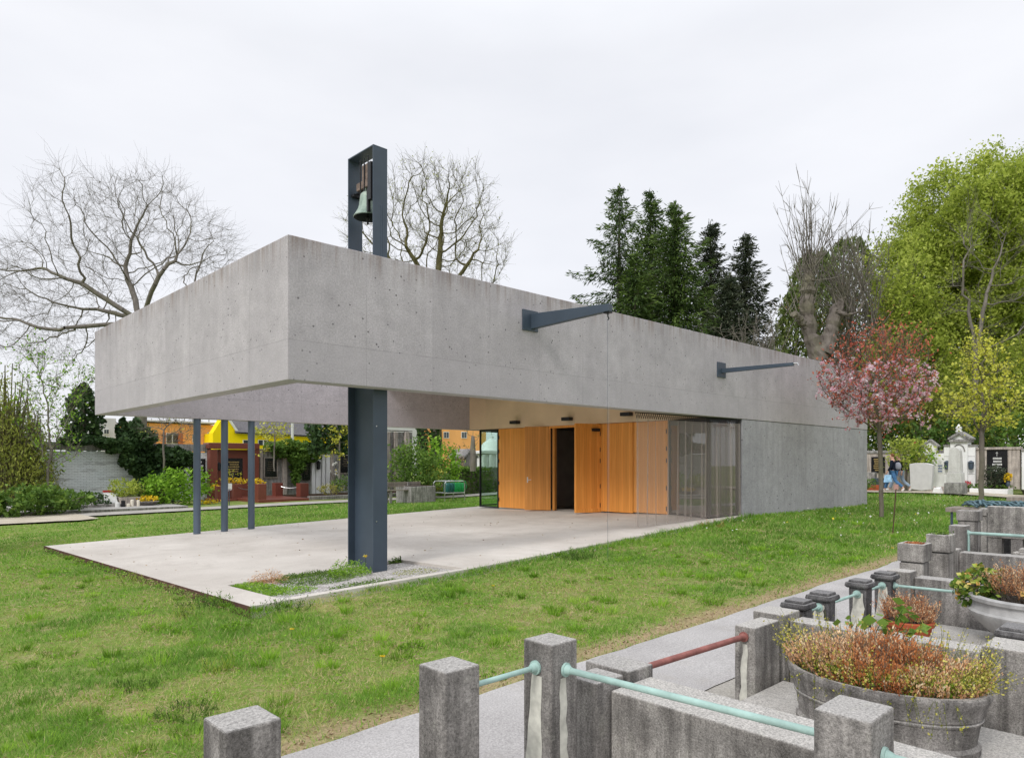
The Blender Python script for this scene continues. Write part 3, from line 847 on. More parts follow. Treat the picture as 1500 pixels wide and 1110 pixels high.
# ------------------------------------------------------------------ wire mesh curtain on a rail under the front beam
cur = root('curtain', (10.8, .42, slab_z(10.8, .4)), 'sheer brown wire mesh curtain hanging in folds by the glass corner', 'curtain')
g = np.random.default_rng(3)
n = 1500; s = np.linspace(0, 1, n)
u = 9.02 + (13.2 - 9.02) * s
bv = np.interp(s, [0, .72, 1], [.40, .16, -.06]); v = bv + .012 * np.sin(u * 9)
q_ = 9.06
while q_ < 13.2:
    sg_ = .010 + .008 * g.random(); v = v + (.05 + .05 * g.random()) * np.exp(-((u - q_) / sg_) ** 2) * (1 if g.random() < .7 else -1)
    q_ += float(np.interp(q_, [9, 10.5, 11.8, 13.2], [.42, .36, .30, .24])) * (.6 + .8 * g.random())
ph = u * 22
rows = 8; V = []; 
for k in range(rows):
    f = k / (rows - 1); zt = ZB - .145 - .004 * np.sin(ph * 2); zb = slab_z(u, v) + .035
    V.append(np.stack([u + .02 * f * np.sin(ph * .5), np.interp(s, [0, .72, 1], [.40, .16, -.06]) + (v - np.interp(s, [0, .72, 1], [.40, .16, -.06])) * (.55 + .45 * f) + .012 * f * np.sin(ph * .31 + 1), zt * (1 - f) + zb * f], 1))
V = np.concatenate(V); i, j = np.meshgrid(np.arange(rows - 1), np.arange(n - 1), indexing='ij'); q = (i * n + j).ravel()
nmesh('mesh_panel', V, np.stack([q, q + 1, q + n + 1, q + n], 1), M['curtain'], cur, smooth=True)
rl = MB(); rl.tube([(9.0, .40, ZB - .012), (12.03, .17, ZB - .012), (13.2, -.05 + .08, ZB - .012)], .016, 6); rl.build('curtain_rail', M['black'], cur)
zz = MB(); k = 52
for i in range(k):
    a = i / k; b3 = (i + .5) / k; c3 = (i + 1) / k
    f = lambda s_: (9.02 + 4.18 * s_, float(np.interp(s_, [0, .72, 1], [.40, .16, .02])))
    for s0, s1 in ((a, b3), (b3, c3)):
        p0 = (*f(s0), ZB - .022 if s0 == a else ZB - .15); p1 = (*f(s1), ZB - .15 if s1 == b3 else ZB - .022)
        zz.tube([p0, p1], .009, 4, False)
zz.build('hanger_hooks', M['black'], cur)

# ------------------------------------------------------------------ bell tower
bt = root('bell_tower', (1.79, .68, -.11), 'dark blue-grey steel bell frame rising through the canopy front with bronze bell', 'bell tower')
U0, U1 = 1.651, 1.928; V0, V1 = .315, 1.115; ZTOP = 6.96; zb = -.16
mb = MB()
mb.box(U0, U1, V0, V0 + .022, zb, ZTOP - .022)      # front plate
mb.box(U0, U1, V1 - .022, V1, zb, ZTOP - .022)      # rear plate
mb.box(U0, U1, V0, V1, ZTOP - .0215, ZTOP)
mb.build('frame', M['steel'], bt, bevel=.003)
w = box('web', (U0 + U1) / 2 - .011, (U0 + U1) / 2 + .011, V0 + .0225, V1 - .0225, zb, 4.9, M['steel'], bt)
mb = MB(); mb.box(1.800, 1.806, V0 - .006, V0 - .001, 5.0, 6.0); mb.box(1.838, 1.844, V0 - .006, V0 - .001, 4.9, 5.98); mb.build('cable_duct', M['steel_lt'], bt)
for z in (.72, 2.3):
    for du in (.06,):
        b4 = MB(); b4.tube([(U0 + du, V0 - .001, z), (U0 + du, V0 - .012, z)], .010, 8); b4.build('bolt', M['chrome'], bt)
bc = (1.79, .70, 5.87)
prof = [(.238, 0), (.245, .012), (.232, .03), (.205, .07), (.172, .13), (.150, .20), (.138, .28), (.130, .35), (.118, .395), (.085, .425), (.0, .435)]
inner = [(.0, .40), (.10, .37), (.125, .25), (.15, .13), (.205, .03), (.238, 0)]
bell = MB(); bell.lathe(prof, bc, 40, cap=(False, False)); bell.mat(1).lathe(inner, bc, 40, cap=(False, False))
bl = bell.build('bell', [M['bronze'], M['bronze_in']], bt, auto=50)
cl = MB(); cl.tube([(bc[0], bc[1], bc[2] + .38), (bc[0], bc[1], bc[2] - .02)], .012, 8); cl.lathe([(.0, .02), (.03, .0), (.036, -.04), (.02, -.085), (.018, -.13), (0, -.14)], (bc[0], bc[1], bc[2] + .02), 12); cl.build('clapper', M['black'], bl)
cr = MB()
for dx, dy in ((.05, 0), (-.05, 0), (0, .05), (0, -.05)): cr.tube([(bc[0] + dx, bc[1] + dy, bc[2] + .41), (bc[0] + dx * .9, bc[1] + dy * .9, bc[2] + .50)], .014, 6)
cr.build('bell_crown', M['bronze'], bl)
yk = MB(); yk.box(bc[0] - .065, bc[0] + .065, .47, .96, bc[2] + .50, bc[2] + .63); yk.box(bc[0] - .055, bc[0] + .055, .60, .80, bc[2] + .632, bc[2] + .90)
yk.build('yoke', simple('weathered_oak', (.20, .150, .128), .8, .15, var=.3, vscale=16), bt, bevel=.008)
st = MB()
for dy in (.58, .70, .82): st.box(bc[0] - .072, bc[0] - .067, dy - .014, dy + .014, bc[2] + .42, bc[2] + .98); st.tube([(bc[0] - .07, dy, bc[2] + .4), (bc[0] - .07, dy, bc[2] + 1.0)], .011, 6)
st.tube([(bc[0], V0 + .03, bc[2] + .49), (bc[0], V1 - .03, bc[2] + .49)], .024, 10)
st.box(bc[0] - .09, bc[0] + .09, V1 - .12, V1 - .024, bc[2] + .43, bc[2] + .47); st.box(bc[0] - .09, bc[0] + .09, V0 + .024, V0 + .12, bc[2] + .43, bc[2] + .47)
st.build('yoke_iron', M['black'], bt)
ht = MB(); ht.box(bc[0] - .16, bc[0] - .075, .36, .45, bc[2] + .2, bc[2] + .82); ht.tube([(bc[0] - .12, .45, bc[2] + .3), (bc[0] - .12, .50, bc[2] + .12)], .016, 6); ht.box(bc[0] - .15, bc[0] - .10, .455, .50, bc[2] + .02, bc[2] + .40)
ht.build('striker', M['black'], bt)

# ------------------------------------------------------------------ furniture just inside the doors
def chair(loc, ang, label):
    t = root('chair', (0, 0, 0), label, 'chair', 'hall chairs inside the doorway')
    box('seat', -.21, .21, -.21, .21, .44, .475, M['black'], t, .01); box('backrest', -.21, .21, .185, .215, .62, .86, M['black'], t, .01)
    for sx in (-1, 1):
        for sy in (-1, 1):
            l = MB(); l.tube([(sx * .19, sy * .19, 0), (sx * .19, sy * .19, .86 if sy > 0 else .44)], .011, 8); l.build('leg', M['chrome'], t)
    t.location = loc; t.rotation_euler = (0, 0, ang)
zi = slab_z(13, 5)
_q = at_z(816, 738, zi); chair((_q.x, _q.y, zi), R(200), 'black hall chair just inside the doorway, nearest the left jamb')
_q = at_z(832, 734, zi); chair((_q.x, _q.y, zi), R(160), 'black hall chair beside the small bench inside the dark doorway')
t = root('side_table', (0, 0, 0), 'small pale topped table inside the dark doorway', 'table')
box('tabletop', -.4, .4, -.3, .3, .60, .63, M['beige'], t, .01)
for sx in (-1, 1):
    for sy in (-1, 1):
        l = MB(); l.tube([(sx * .36, sy * .26, 0), (sx * .36, sy * .26, .6)], .016, 8); l.build('leg', M['chrome'], t)
_q = at_z(839, 737, zi); t.location = (_q.x, _q.y, zi)
# ================================================================== foreground grave enclosures
ZG = -.12
def stain(mb, face, c, z0, z1, w0, w1, g):
    """run-off streak 1.5 mm proud of a vertical face; face = ('u', x) facing -u or ('v', y) facing -v"""
    n = 9; L = []; Rr = []
    for i in range(n):
        f = i / (n - 1); z = z0 + (z1 - z0) * f; w = (w0 + (w1 - w0) * f ** .7) * (.85 + .3 * g.random()) * (1 if f < .9 else .6)
        o = .01 * math.sin(3 * f + c) + .004 * g.normal()
        for s, A in ((-1, L), (1, Rr)):
            q = c + o + s * w / 2
            A.append((face[1] - .0015, q, z) if face[0] == 'u' else (q, face[1] - .0015, z))
    V = L + Rr; Fs = [((i, n + i, n + i + 1, i + 1) if face[0] == 'v' else (i, i + 1, n + i + 1, n + i)) for i in range(n - 1)]
    mb.mat(1).add(V, Fs).mat(0)
def flange(mb, p, axis, r=.036):
    """disc at p, facing along axis (unit 3-vector)"""
    a = Vector(axis); p = Vector(p)
    mb.tube([p, p + a * .012, p + a * .0125, p + a * .03, p + a * .04], [r, r, r * .78, r * .62, r * .5], 16)
def post(u0, u1, v0, v1, zt, parent, stains=(), name='post', m='stone', holes=()):
    mb = MB().box(u0, u1, v0, v1, gz((u0 + u1) / 2, -7) - .12, zt)
    o = mb.build(name, M[m], parent, bevel=.011, seg=3)
    if stains:
        g = np.random.default_rng(int(abs(u0) * 100)); s = MB()
        for f, c, z0, z1, w0, w1 in stains: stain(s, f, c, z0, z1, w0, w1, g)
        so_ = s.build('limescale_stain', [M['lime'], M['lime']], o)
    return o
def rail(a, b2, r, parent, m='verdigris', fl=(True, True), name='rail'):
    a = Vector(a); b2 = Vector(b2); d = (b2 - a).normalized()
    mb = MB().tube([a, b2], r, 14)
    o = mb.build(name, M[m], parent, auto=40)
    for on, q, e in ((fl[0], a, d), (fl[1], b2, -d)):
        if on: f = MB(); flange(f, q, e); f.build('flange', M[m], o, auto=40)
    return o
# --- nearest enclosure: four square posts with green pipes
t = root('grave_railing', (-2.7, -7.16, ZG), 'nearest grave railing of square stone posts joined by pale green pipes', 'railing')
post(-3.80, -3.595, -7.26, -7.06, .785, t)
post(-2.84, -2.64, -7.25, -7.05, .785, t)
post(-2.172, -1.972, -7.255, -7.055, .785, t, stains=[(('u', -2.172), -7.145, .615, -.1, .062, .115), (('v', -7.255), -2.075, .605, .02, .048, .062)])
post(-2.04, -1.79, -8.715, -8.505, .755, t)
rail((-2.64, -7.15, .655), (-2.173, -7.15, .655), .0135, t, fl=(True, True))
rail((-2.07, -7.256, .645), (-1.96, -8.505, .635), .0165, t, fl=(True, False))
rail((-1.92, -8.716, .60), (-1.84, -10.5, .58), .0175, t, fl=(True, False))
# --- low wall 1 with its twin end piers
t = root('low_wall', (-1.5, -8.5, ZG), 'low weathered stone wall with twin end piers beside the nearest pipe railing', 'wall')
post(-1.79, -1.55, -7.235, -7.03, .505, t, name='pier'); post(-1.515, -1.28, -7.245, -6.92, .515, t, name='pier')
MB().box(-1.69, -1.32, -11.5, -7.238 - .012, ZG - .1, .452).build('wall_body', M['stone_lt'], t, bevel=.012, seg=3)
# --- grave cover slab of the second plot
t = root('grave_slab', (-.5, -8.6, ZG), 'flat stained stone grave cover under the big oval planter', 'grave slab')
MB().box(-1.30, .36, -11.0, -7.262, ZG - .05, .072).build('cover', M['stone_lt'], t, bevel=.015)
# --- red pipe and its post
t = root('grave_railing', (.1, -7.2, ZG), 'single stone post with a rusty red pipe running to the low wall', 'railing')
post(-.06, .325, -7.258, -7.10, .525, t, stains=[(('u', -.06), -7.18, .40, -.1, .035, .06)], m='stone_lt')
rail((-1.278, -7.13, .455), (-.061, -7.175, .452), .021, t, 'redpipe', fl=(False, True))
# --- wall 2
t = root('low_wall', (.6, -8, ZG), 'low grey stone wall with a square end pier behind the oval heather planter', 'wall')
post(.41, .69, -7.25, -7.0, .545, t, name='pier', m='stone_lt'); post(.49, .83, -9.1, -8.50, .54, t, name='pier', m='stone_lt')
MB().box(.49, .70, -8.495, -7.255, ZG - .1, .495).build('wall_body', M['stone_lt'], t, bevel=.012)
MB().box(.49, .70, -13, -9.105, ZG - .1, .495).build('wall_body', M['stone_lt'], t, bevel=.012)
# --- capped pillars with green pipes
t = root('grave_railing', (2, -7.17, ZG), 'row of small dark capped stone pillars linked by thin pale green pipes', 'railing')
def capped(u, v, zt, stains=(), hb=.078):
    mb = MB().frustum(u, v, hb * .90, hb * .90, gz(u, v) - .1, hb, hb, zt - .075)
    o = mb.build('pillar', M['stone_dk'], t, bevel=.008)
    c = MB().frustum(u, v, hb + .012, hb + .012, zt - .0745, hb + .03, hb + .03, zt - .056).frustum(u, v, hb + .03, hb + .03, zt - .0555, hb + .022, hb + .022, zt - .0225).frustum(u, v, hb + .004, hb + .004, zt - .022, hb, hb, zt)
    c.build('cap', M['stone_dk'], o, bevel=.006, seg=3)
    if stains:
        g = np.random.default_rng(int(u * 100)); s = MB()
        for f, cc, z0, z1, w0, w1 in stains: stain(s, f, cc, z0, z1, w0, w1, g)
        s.build('limescale_stain', [M['lime'], M['lime']], o)
capped(.84, -7.17, .598); capped(1.31, -7.17, .60, [(('u', 1.31 - .079), -7.175, .50, .30, .07, .09)])
capped(2.165, -7.17, .605, [(('u', 2.165 - .079), -7.175, .49, -.08, .08, .135)]); capped(2.82, -7.17, .605, [(('u', 2.82 - .079), -7.165, .47, -.1, .07, .12)])
capped(.98, -8.62, .60, hb=.10); capped(2.95, -8.55, .60)
for a, b2 in ((.92, 1.23), (1.39, 2.085), (2.245, 2.74)): rail((a, -7.17, .478), (b2, -7.17, .478), .0135, t, fl=(True, True))
rail((2.82, -7.25, .478), (2.94, -8.46, .478), .0135, t, fl=(True, False))
# --- wall 3
t = root('low_wall', (3.5, -8, ZG), 'low stone wall with end pier between the white bowl and the box planters', 'wall')
post(3.275, 3.50, -7.262, -7.035, .56, t, name='pier', m='stone_lt')
MB().box(3.385, 3.60, -13, -7.266, ZG - .1, .497).build('wall_body', M['stone'], t, bevel=.012)
t = root('grave_slab', (2, -9, ZG), 'pale stepped grave cover under the terracotta pot and white bowl', 'grave slab')
mb = MB(); mb.box(.74, 3.38, -11.5, -7.5, ZG - .05, .05); mb.box(1.05, 3.1, -11.2, -7.9, .0505, .10); mb.build('cover', M['stone_lt'], t, bevel=.012)
# --- box planters on pedestals
def boxplanter(u0, u1, v0, v1, zb, zt, zp, label, soil=True, m='stone_lt', group=None):
    t = root('box_planter', ((u0 + u1) / 2, (v0 + v1) / 2, ZG), label, 'planter', group)
    w = .035; mb = MB(); mb.box(u0, u1, v0, v1, zb, zt - .05)
    mb.box(u0, u0 + w, v0, v1, zt - .05, zt); mb.box(u1 - w, u1, v0, v1, zt - .05, zt); mb.box(u0 + w, u1 - w, v0, v0 + w, zt - .05, zt); mb.box(u0 + w, u1 - w, v1 - w, v1, zt - .05, zt)
    V = [(u0, v0), (u1, v0), (u1, v1), (u0, v1)]; I = [(u0 + w, v0 + w), (u1 - w, v0 + w), (u1 - w, v1 - w), (u0 + w, v1 - w)]
    mb = MB(); P3 = [(x, y, z) for (x, y), z in [(p, zb) for p in V] + [(p, zt) for p in V] + [(p, zt) for p in I] + [(p, zt - .05) for p in I]]
    Fs = [(3, 2, 1, 0)] + [(k, (k + 1) % 4, 4 + (k + 1) % 4, 4 + k) for k in range(4)] + [(4 + k, 4 + (k + 1) % 4, 8 + (k + 1) % 4, 8 + k) for k in range(4)] + [(8 + k, 8 + (k + 1) % 4, 12 + (k + 1) % 4, 12 + k) for k in range(4)] + [(12, 13, 14, 15)]
    mb.add(P3, Fs).build('trough', M[m], t, bevel=.010)
    e = .018
    box('plinth_joint', u0 + e * 1.6, u1 - e * 1.6, v0 + e * 1.6, v1 - e * 1.6, zp, zb, M['stone_dk'], t)
    box('pedestal', u0 + e, u1 - e, v0 + e, v1 - e, ZG - .1, zp, M[m], t, bevel=.008)
    if soil: box('soil', u0 + w, u1 - w, v0 + w, v1 - w, zt - .0495, zt - .012, M['soil'], t)
    return t
boxplanter(3.81, 4.10, -7.24, -6.97, .60, .80, .583, 'square stone box planter with bare red-brown soil, the nearer of two')
boxplanter(4.585, 4.84, -7.29, -7.04, .645, .85, .625, 'square stone box planter on a yellowish pedestal, the farther of two')
g = np.random.default_rng(9)
t = root('sprouting_plant', (4.7, -7.16, .84), 'tiny green sprouts growing in the farther box planter', 'plant')
leaves('foliage', np.array([4.70, -7.16, .86]) + g.normal(size=(120, 3)) * np.array([.05, .05, .012]), .03, M['leaf_mid'], t, g)
t = root('dry_moss', (3.95, -7.1, .78), 'reddish dry moss covering soil in the nearer box planter', 'plant')
leaves('foliage', np.array([3.95, -7.10, .795]) + (g.random((500, 3)) - .5) * np.array([.2, .18, .02]), .018, M['heather_rust'], t, g)
# --- pier with green rail, wall 4, tall box pedestal, headstone table
t = root('grave_railing', (5.5, -7.2, ZG), 'stone post with a straight pale green pipe in front of the grey headstone', 'railing')
post(5.40, 5.645, -7.255, -7.07, .905, t)
rail((5.50, -7.256, .815), (5.62, -9.5, .815), .019, t, fl=(True, False))
pp = MB(); pp.tube([(5.48, -7.268, .80), (5.48, -7.268, .5)], .01, 6); pp.tube([(5.51, -7.268, .80), (5.51, -7.268, .5)], .01, 6); pp.build('pipe_drop', M['verdigris'], t)
t = root('low_wall', (5.2, -8, ZG), 'low stone wall below the green pipe, farthest along the grave row', 'wall')
post(5.09, 5.31, -7.235, -7.035, .635, t, name='pier', m='stone_lt')
MB().box(5.17, 5.38, -13, -7.24, ZG - .1, .60).build('wall_body', M['stone'], t, bevel=.012)
boxplanter(5.90, 6.14, -7.28, -7.03, .935, 1.07, .925, 'tall stone pedestal box in front of the hose table', soil=True, m='stone')
p = at_u(1436, 744, 6.9); boxplanter(6.8, 7.05, p.y - .3, p.y, .95, p.z, .94, 'tall stone pedestal box half hidden behind the headstone', m='stone_lt')
a = at_u(1446, 741, 6.35); b2 = at_u(1446, 787, 6.35)
t = root('headstone', (6.4, a.y - .6, ZG), 'wide plain grey headstone slab raised on short stone supports', 'headstone')
MB().box(6.35, 6.50, a.y - 1.5, a.y, b2.z, a.z).build('slab', M['stone_lt'], t, bevel=.012)
for k, (dy, w) in enumerate(((0, .16), (.26, .13), (.52, .14), (.80, .14), (1.15, .14))): MB().box(6.36, 6.5, a.y - dy - w, a.y - dy - (.0 if k else .002), .0, b2.z - .001).build('support', M['stone_lt'] if k % 2 == 0 else M['stone'], t, bevel=.008)
MB().box(6.2, 6.75, a.y - 1.7, a.y + .1, ZG - .1, .45).build('base', M['stone'], t, bevel=.01)
MB().box(6.8, 6.86, a.y - 1.6, a.y + .1, .45, 1.0).build('back_slab', M['stone_dk'], t)
p = at_u(1490, 808, 6.0)
t = root('stone_steps', (6, p.y, ZG), 'little pale stepped stone block in front of the headstone supports', 'stone')
mb = MB(); mb.box(5.9, 6.1, p.y - .5, p.y + .03, .3, p.z); mb.box(5.92, 6.1, p.y - .5, p.y - .03, p.z + .0005, p.z + .05); mb.box(5.94, 6.1, p.y - .5, p.y - .08, p.z + .051, p.z + .10); mb.build('block', M['stone_lt'], t, bevel=.008)
# --- tables with hoses
def table(u, pxl, pyt, L, label, wd=.55, leg=True):
    p = at_u(pxl, pyt, u); t = root('bench_table', (u, p.y - L / 2, gz(u, p.y)), label, 'table')
    mb = MB()
    for k in range(4): mb.box(u + k * wd / 4 + .004, u + (k + 1) * wd / 4 - .004, p.y - L, p.y, p.z - .07, p.z)
    mb.build('tabletop', M['wood_old'], t, bevel=.006)
    for y in (p.y - .08, p.y - L + .08):
        for du in (.06, wd - .06):
            l = MB().tube([(u + du, y, gz(u, y) - .02), (u + du, y, p.z - .071)], .02, 8); l.build('leg', M['steel'], t)
    return p, t
p, t = table(8.3, 1384.5, 743, 1.25, 'old wooden table carrying a heap of blue-green hoses')
h = root('hose_bundle', (8.55, p.y - .55, p.z), 'heap of folded blue-green hoses lying on the wooden table', 'hose')
g = np.random.default_rng(21)
for k in range(24):
    f = k / 23; y0 = p.y - .12 - 1.0 * f; mb = MB(); pts = []
    for i in range(9):
        q = i / 8; pts.append((8.36 + .42 * q, y0 - .32 * (1 - q) + .04 * math.sin(5 * q + k) + g.normal() * .012, p.z + .025 + .055 * math.sin(math.pi * q) * (.6 + .5 * g.random()) + .022 * (k % 3)))
    mb.tube(pts, .019, 8); mb.build('hose_loop', M['hose'], h, smooth=True)
p, t = table(9.8, 1474, 727.5, 1.4, 'old wooden table standing on the lawn at the right edge')
# --- planters: oval cast trough, terracotta pot, pale bowl
pc = (-.235, -8.155, .072)
t = root('oval_planter', pc, 'large oval grey cast stone planter with moulded bands full of heather', 'planter')
prof = [(.86, 0), (.90, .02), (.905, .055), (.87, .075), (.875, .10), (.90, .18), (.905, .20), (.925, .205), (.93, .215), (.91, .222), (.93, .232), (.932, .245), (.945, .27), (.985, .325), (1.0, .338), (1.0, .365), (.985, .375), (.93, .375), (.915, .36), (.91, .30)]
mb = MB(); mb.lathe([(r * 1.0, z * .97) for r, z in prof], pc, 72, .385, .555, cap=(True, False)); mb.build('trough', M['stone'], t, auto=35)
mb = MB(); mb.lathe([(.915, .29), (.5, .31), (0.001, .315)], pc, 40, .38, .55, cap=(False, False)); mb.build('soil', M['soil'], t)
def heather(name, c, rad, n, hgt, mats, label, g, sz=.012, weed=0, cat='heather', zones=None, lean=.25):
    t = root(name, c, label, cat); c = np.array(c)
    th = g.random(n) * 2 * np.pi; r = np.sqrt(g.random(n)); x = r * np.cos(th); y = r * np.sin(th)
    B = c + np.stack([x * rad[0], y * rad[1], np.zeros(n)], 1)
    hh = hgt * (.72 + .38 * g.random(n)) * (1 - .30 * r ** 3) * (.50 + .95 * vnoise(x * 3.6 + 5, y * 3.6 + 9))
    D = np.stack([x * lean + g.normal(size=n) * .22, y * lean + g.normal(size=n) * .22, np.ones(n)], 1)
    T = B + D * hh[:, None]; Md = (B + T) / 2 + g.normal(size=(n, 3)) * .008
    tubes('stems', np.concatenate([B, Md]), np.concatenate([Md, T]), np.full(2 * n, .0014), np.full(2 * n, .001), M['twig'], t, 3)
    m_ = 20; f = .35 + .65 * g.random((n, m_)); 
    C = B[:, None] + (T - B)[:, None] * f[..., None] + g.normal(size=(n, m_, 3)) * .006
    cl = np.repeat(.35 * g.random(n)[:, None], m_, 1); tv = (cl + .30 * g.random((n, m_)) + .5 * (f - .35) / .65 * .9)
    ax = np.repeat(D[:, None], m_, 1).reshape(-1, 3)
    z = zones(x, y) if zones else np.zeros(n, int)
    for k, mt in enumerate(mats):
        s = np.repeat(z == k, m_)
        if s.any(): leaves('sprigs', C.reshape(-1, 3)[s], sz, mt, t, g, tv.ravel()[s], axis=ax[s], spread=.55, aspect=.45)
    return t
g = np.random.default_rng(31)
hc = (pc[0], pc[1], pc[2] + .30)
heather('heather_plant', hc, (.335, .50), 2300, .235, [M['heather'], M['heather_rust']], 'broad mass of faded pink-tan and rusty heather filling the oval planter', g, .0165,
        zones=lambda x, y: ((np.abs(y + .12 + .2 * (vnoise(x * 4, y * 4) - .5)) < .34) & (g.random(len(x)) < .85) & (x < .75)).astype(int))
n = 9000; th = g.random(n) * 2 * np.pi; r = np.sqrt(.35 + .50 * g.random(n))
sel = (np.cos(th) < .35) | (g.random(n) < .25)
C = np.stack([pc[0] + .37 * r * np.cos(th), pc[1] + .54 * r * np.sin(th), pc[2] + .37 + .10 * g.random(n) * (1 - .3 * r)], 1)[sel]
tw = root('trailing_weed', hc, 'yellow-green creeping weed spilling along the rim of the oval planter', 'weed')
leaves('foliage', C + g.normal(size=C.shape) * .012, .0125, M['sedum'], tw, g, aspect=.8)
k = 260; th = g.random(k) * 2 * np.pi; A = np.stack([pc[0] + .30 * np.cos(th), pc[1] + .48 * np.sin(th), np.full(k, pc[2] + .34)], 1)
B = A + np.stack([np.cos(th) * .08 + g.normal(size=k) * .06, np.sin(th) * .10 + g.normal(size=k) * .06, .08 + .24 * g.random(k)], 1)
tubes('stems', A, B, np.full(k, .0013), np.full(k, .0009), M['sedum'], tw, 3)
f = .35 + .65 * g.random((k, 12)); C = A[:, None] + (B - A)[:, None] * f[..., None] + g.normal(size=(k, 12, 3)) * .012
leaves('seed_heads', C.reshape(-1, 3), .0115, M['sedum'], tw, g, .35 + .65 * g.random(k * 12), aspect=.9)
k = 26; A = np.stack([pc[0] - .36 + .03 * g.random(k), pc[1] - .5 + 1.0 * g.random(k), np.full(k, pc[2] + .37)], 1); B = A + np.stack([-.03 - .04 * g.random(k), g.normal(size=k) * .06, -.05 - .14 * g.random(k)], 1)
tubes('runners', A, B, np.full(k, .0014), np.full(k, .001), M['sedum'], tw, 3)
f = g.random((k, 7)); leaves('runner_leaves', (A[:, None] + (B - A)[:, None] * f[..., None] + g.normal(size=(k, 7, 3)) * .008).reshape(-1, 3), .013, M['sedum'], tw, g, aspect=.8)
k = 5200; th = 2.2 + 2.6 * g.random(k); r = .70 + .24 * g.random(k)
C = np.stack([pc[0] + .37 * r * np.cos(th), pc[1] + .54 * r * np.sin(th), pc[2] + .35 + .09 * g.random(k)], 1)
tg = root('cushion_moss', hc, 'bright green mossy cushion at the front inner rim of the oval planter', 'moss')
leaves('foliage', C, .011, M['leaf_lime'], tg, g, aspect=.7)
# bramble shoot with big leaves behind the heather
tb = root('bramble_shoot', (.12, -7.95, .38), 'fresh green bramble shoot with broad leaves behind the heather', 'plant')
A = []; B = []; C = []; AX = []
for px, py, k in ((1255, 915, 9), (1290, 912, 8), (1322, 893, 7), (1330, 905, 9), (1312, 925, 8), (1345, 922, 6)):
    q = np.array(at_d(px, py, 4.55)); A.append([.08, -7.95 - .1 * (px - 1300) / 50, .40]); B.append(q)
    for i in range(k): C.append(q + g.normal(size=3) * np.array([.05, .05, .022])); AX.append(g.normal(size=3) * np.array([1, 1, .25]))
tubes('stem', A, B, [.004] * 6, [.0025] * 6, M['leaf_mid'], tb, 5)
leaves('foliage', np.array(C), .062, M['leaf_mid'], tb, g, .45 + .5 * g.random(len(C)), axis=np.array(AX), spread=.15, aspect=.75)
# terracotta pot
c = (2.10, -7.60, .06)
t = root('terracotta_pot', c, 'round terracotta pot on a dark saucer holding reddish heather', 'pot')
mb = MB(); mb.lathe([(.135, .025), (.175, .16), (.182, .20), (.200, .205), (.205, .24), (.198, .25), (.182, .25), (.178, .21)], c, 40, cap=(True, False)); mb.build('pot_body', M['terracotta'], t, auto=35)
mb = MB(); mb.lathe([(.19, 0), (.215, .03), (.20, .03), (.18, .012), (.001, .012)], c, 36, cap=(True, False)); mb.build('saucer', M['steel'], t, auto=35)
mb = MB(); mb.lathe([(.178, .215), (.001, .225)], c, 24, cap=(False, False)); mb.build('soil', M['soil'], t)
heather('heather_plant', (c[0], c[1], c[2] + .22), (.17, .17), 620, .21, [M['heather'], M['heather_rust']], 'dense reddish-brown heather tuft growing in the terracotta pot', g, .0125, zones=lambda x, y: (g.random(len(x)) < .45).astype(int), lean=.35)
# pale bowl
c = (2.80, -8.42, .10)
t = root('bowl_planter', c, 'wide pale concrete bowl planter overflowing with ivy and heather', 'planter')
mb = MB(); mb.lathe([(.20, 0), (.24, .02), (.36, .10), (.46, .19), (.515, .265), (.52, .285), (.495, .30), (.485, .34), (.487, .37), (.515, .385), (.52, .415), (.505, .425), (.46, .425), (.45, .36)], c, 64, cap=(True, False))
mb.build('bowl', simple('pale_concrete_bowl', (.38, .378, .372), .85, .2, var=.30, vscale=6, bump=.3), t, auto=30)
mb = MB(); mb.lathe([(.455, .37), (.001, .39)], c, 32, cap=(False, False)); mb.build('soil', M['soil'], t)
heather('heather_plant', (c[0] + .05, c[1] - .03, c[2] + .38), (.32, .36), 1000, .28, [M['heather'], M['heather_rust']], 'bushy orange-brown heather in the middle of the white bowl', g, .0135, zones=lambda x, y: (g.random(len(x)) < .35).astype(int), lean=.35)
def potivy(ctr, rad, n, label):
    t = root('ivy_plant', ctr, label, 'ivy')
    C = crown_points(ctr, rad, n, g, .55, .5)
    leaves('foliage', C, .052, M['ivy_pot'], t, g, aspect=.9, jitter=.3)
    k = 30; e = C[g.integers(0, n, k)]; tubes('stem', np.repeat([list(ctr)], k, 0), e, np.full(k, .004), np.full(k, .002), M['bark'], t, 4)
potivy((2.72, -7.98, .58), (.20, .20, .17), 520, 'green and gold ivy spilling over the left rim of the white bowl')
potivy((2.52, -8.62, .50), (.17, .28, .17), 520, 'green and yellowing ivy trailing over the front of the white bowl')
# ================================================================== right-hand tomb row (plane u = 34) and the lawn in front of it
def ub(mb, x0, y0, x1, y1, u, th):
    """box whose -u face covers the pixel rectangle; th deep behind it"""
    p = at_u(x0, y0, u); q = at_u(x1, y1, u)
    return mb.box(u, u + th, q.y, p.y, q.z, p.z)
def uquad(mb, pts, u, th):
    return mb.extr([at_u(x, y, u) for x, y in pts], (th, 0, 0))
def lettering(mb, x0, x1, y0, y1, rows, u, g, off=-.004):
    for k in range(rows):
        y = y0 + (y1 - y0) * (k + .5) / rows; h = (y1 - y0) / rows * .30
        w = (x1 - x0) * (.55 + .4 * g.random()); c = (x0 + x1) / 2; x = c - w / 2
        while x < c + w / 2:
            l = w * (.05 + .05 * g.random()); ub(mb, x, y - h, x + l, y + h, u + off, .0035); x += l * 1.45
g = np.random.default_rng(77)
TU = 34.0
base_z = gz(TU, 0) - .3
t = root('cemetery_wall', (TU + .4, 2.2, base_z), 'low cream cemetery wall with dark coping behind the walking people', 'wall')
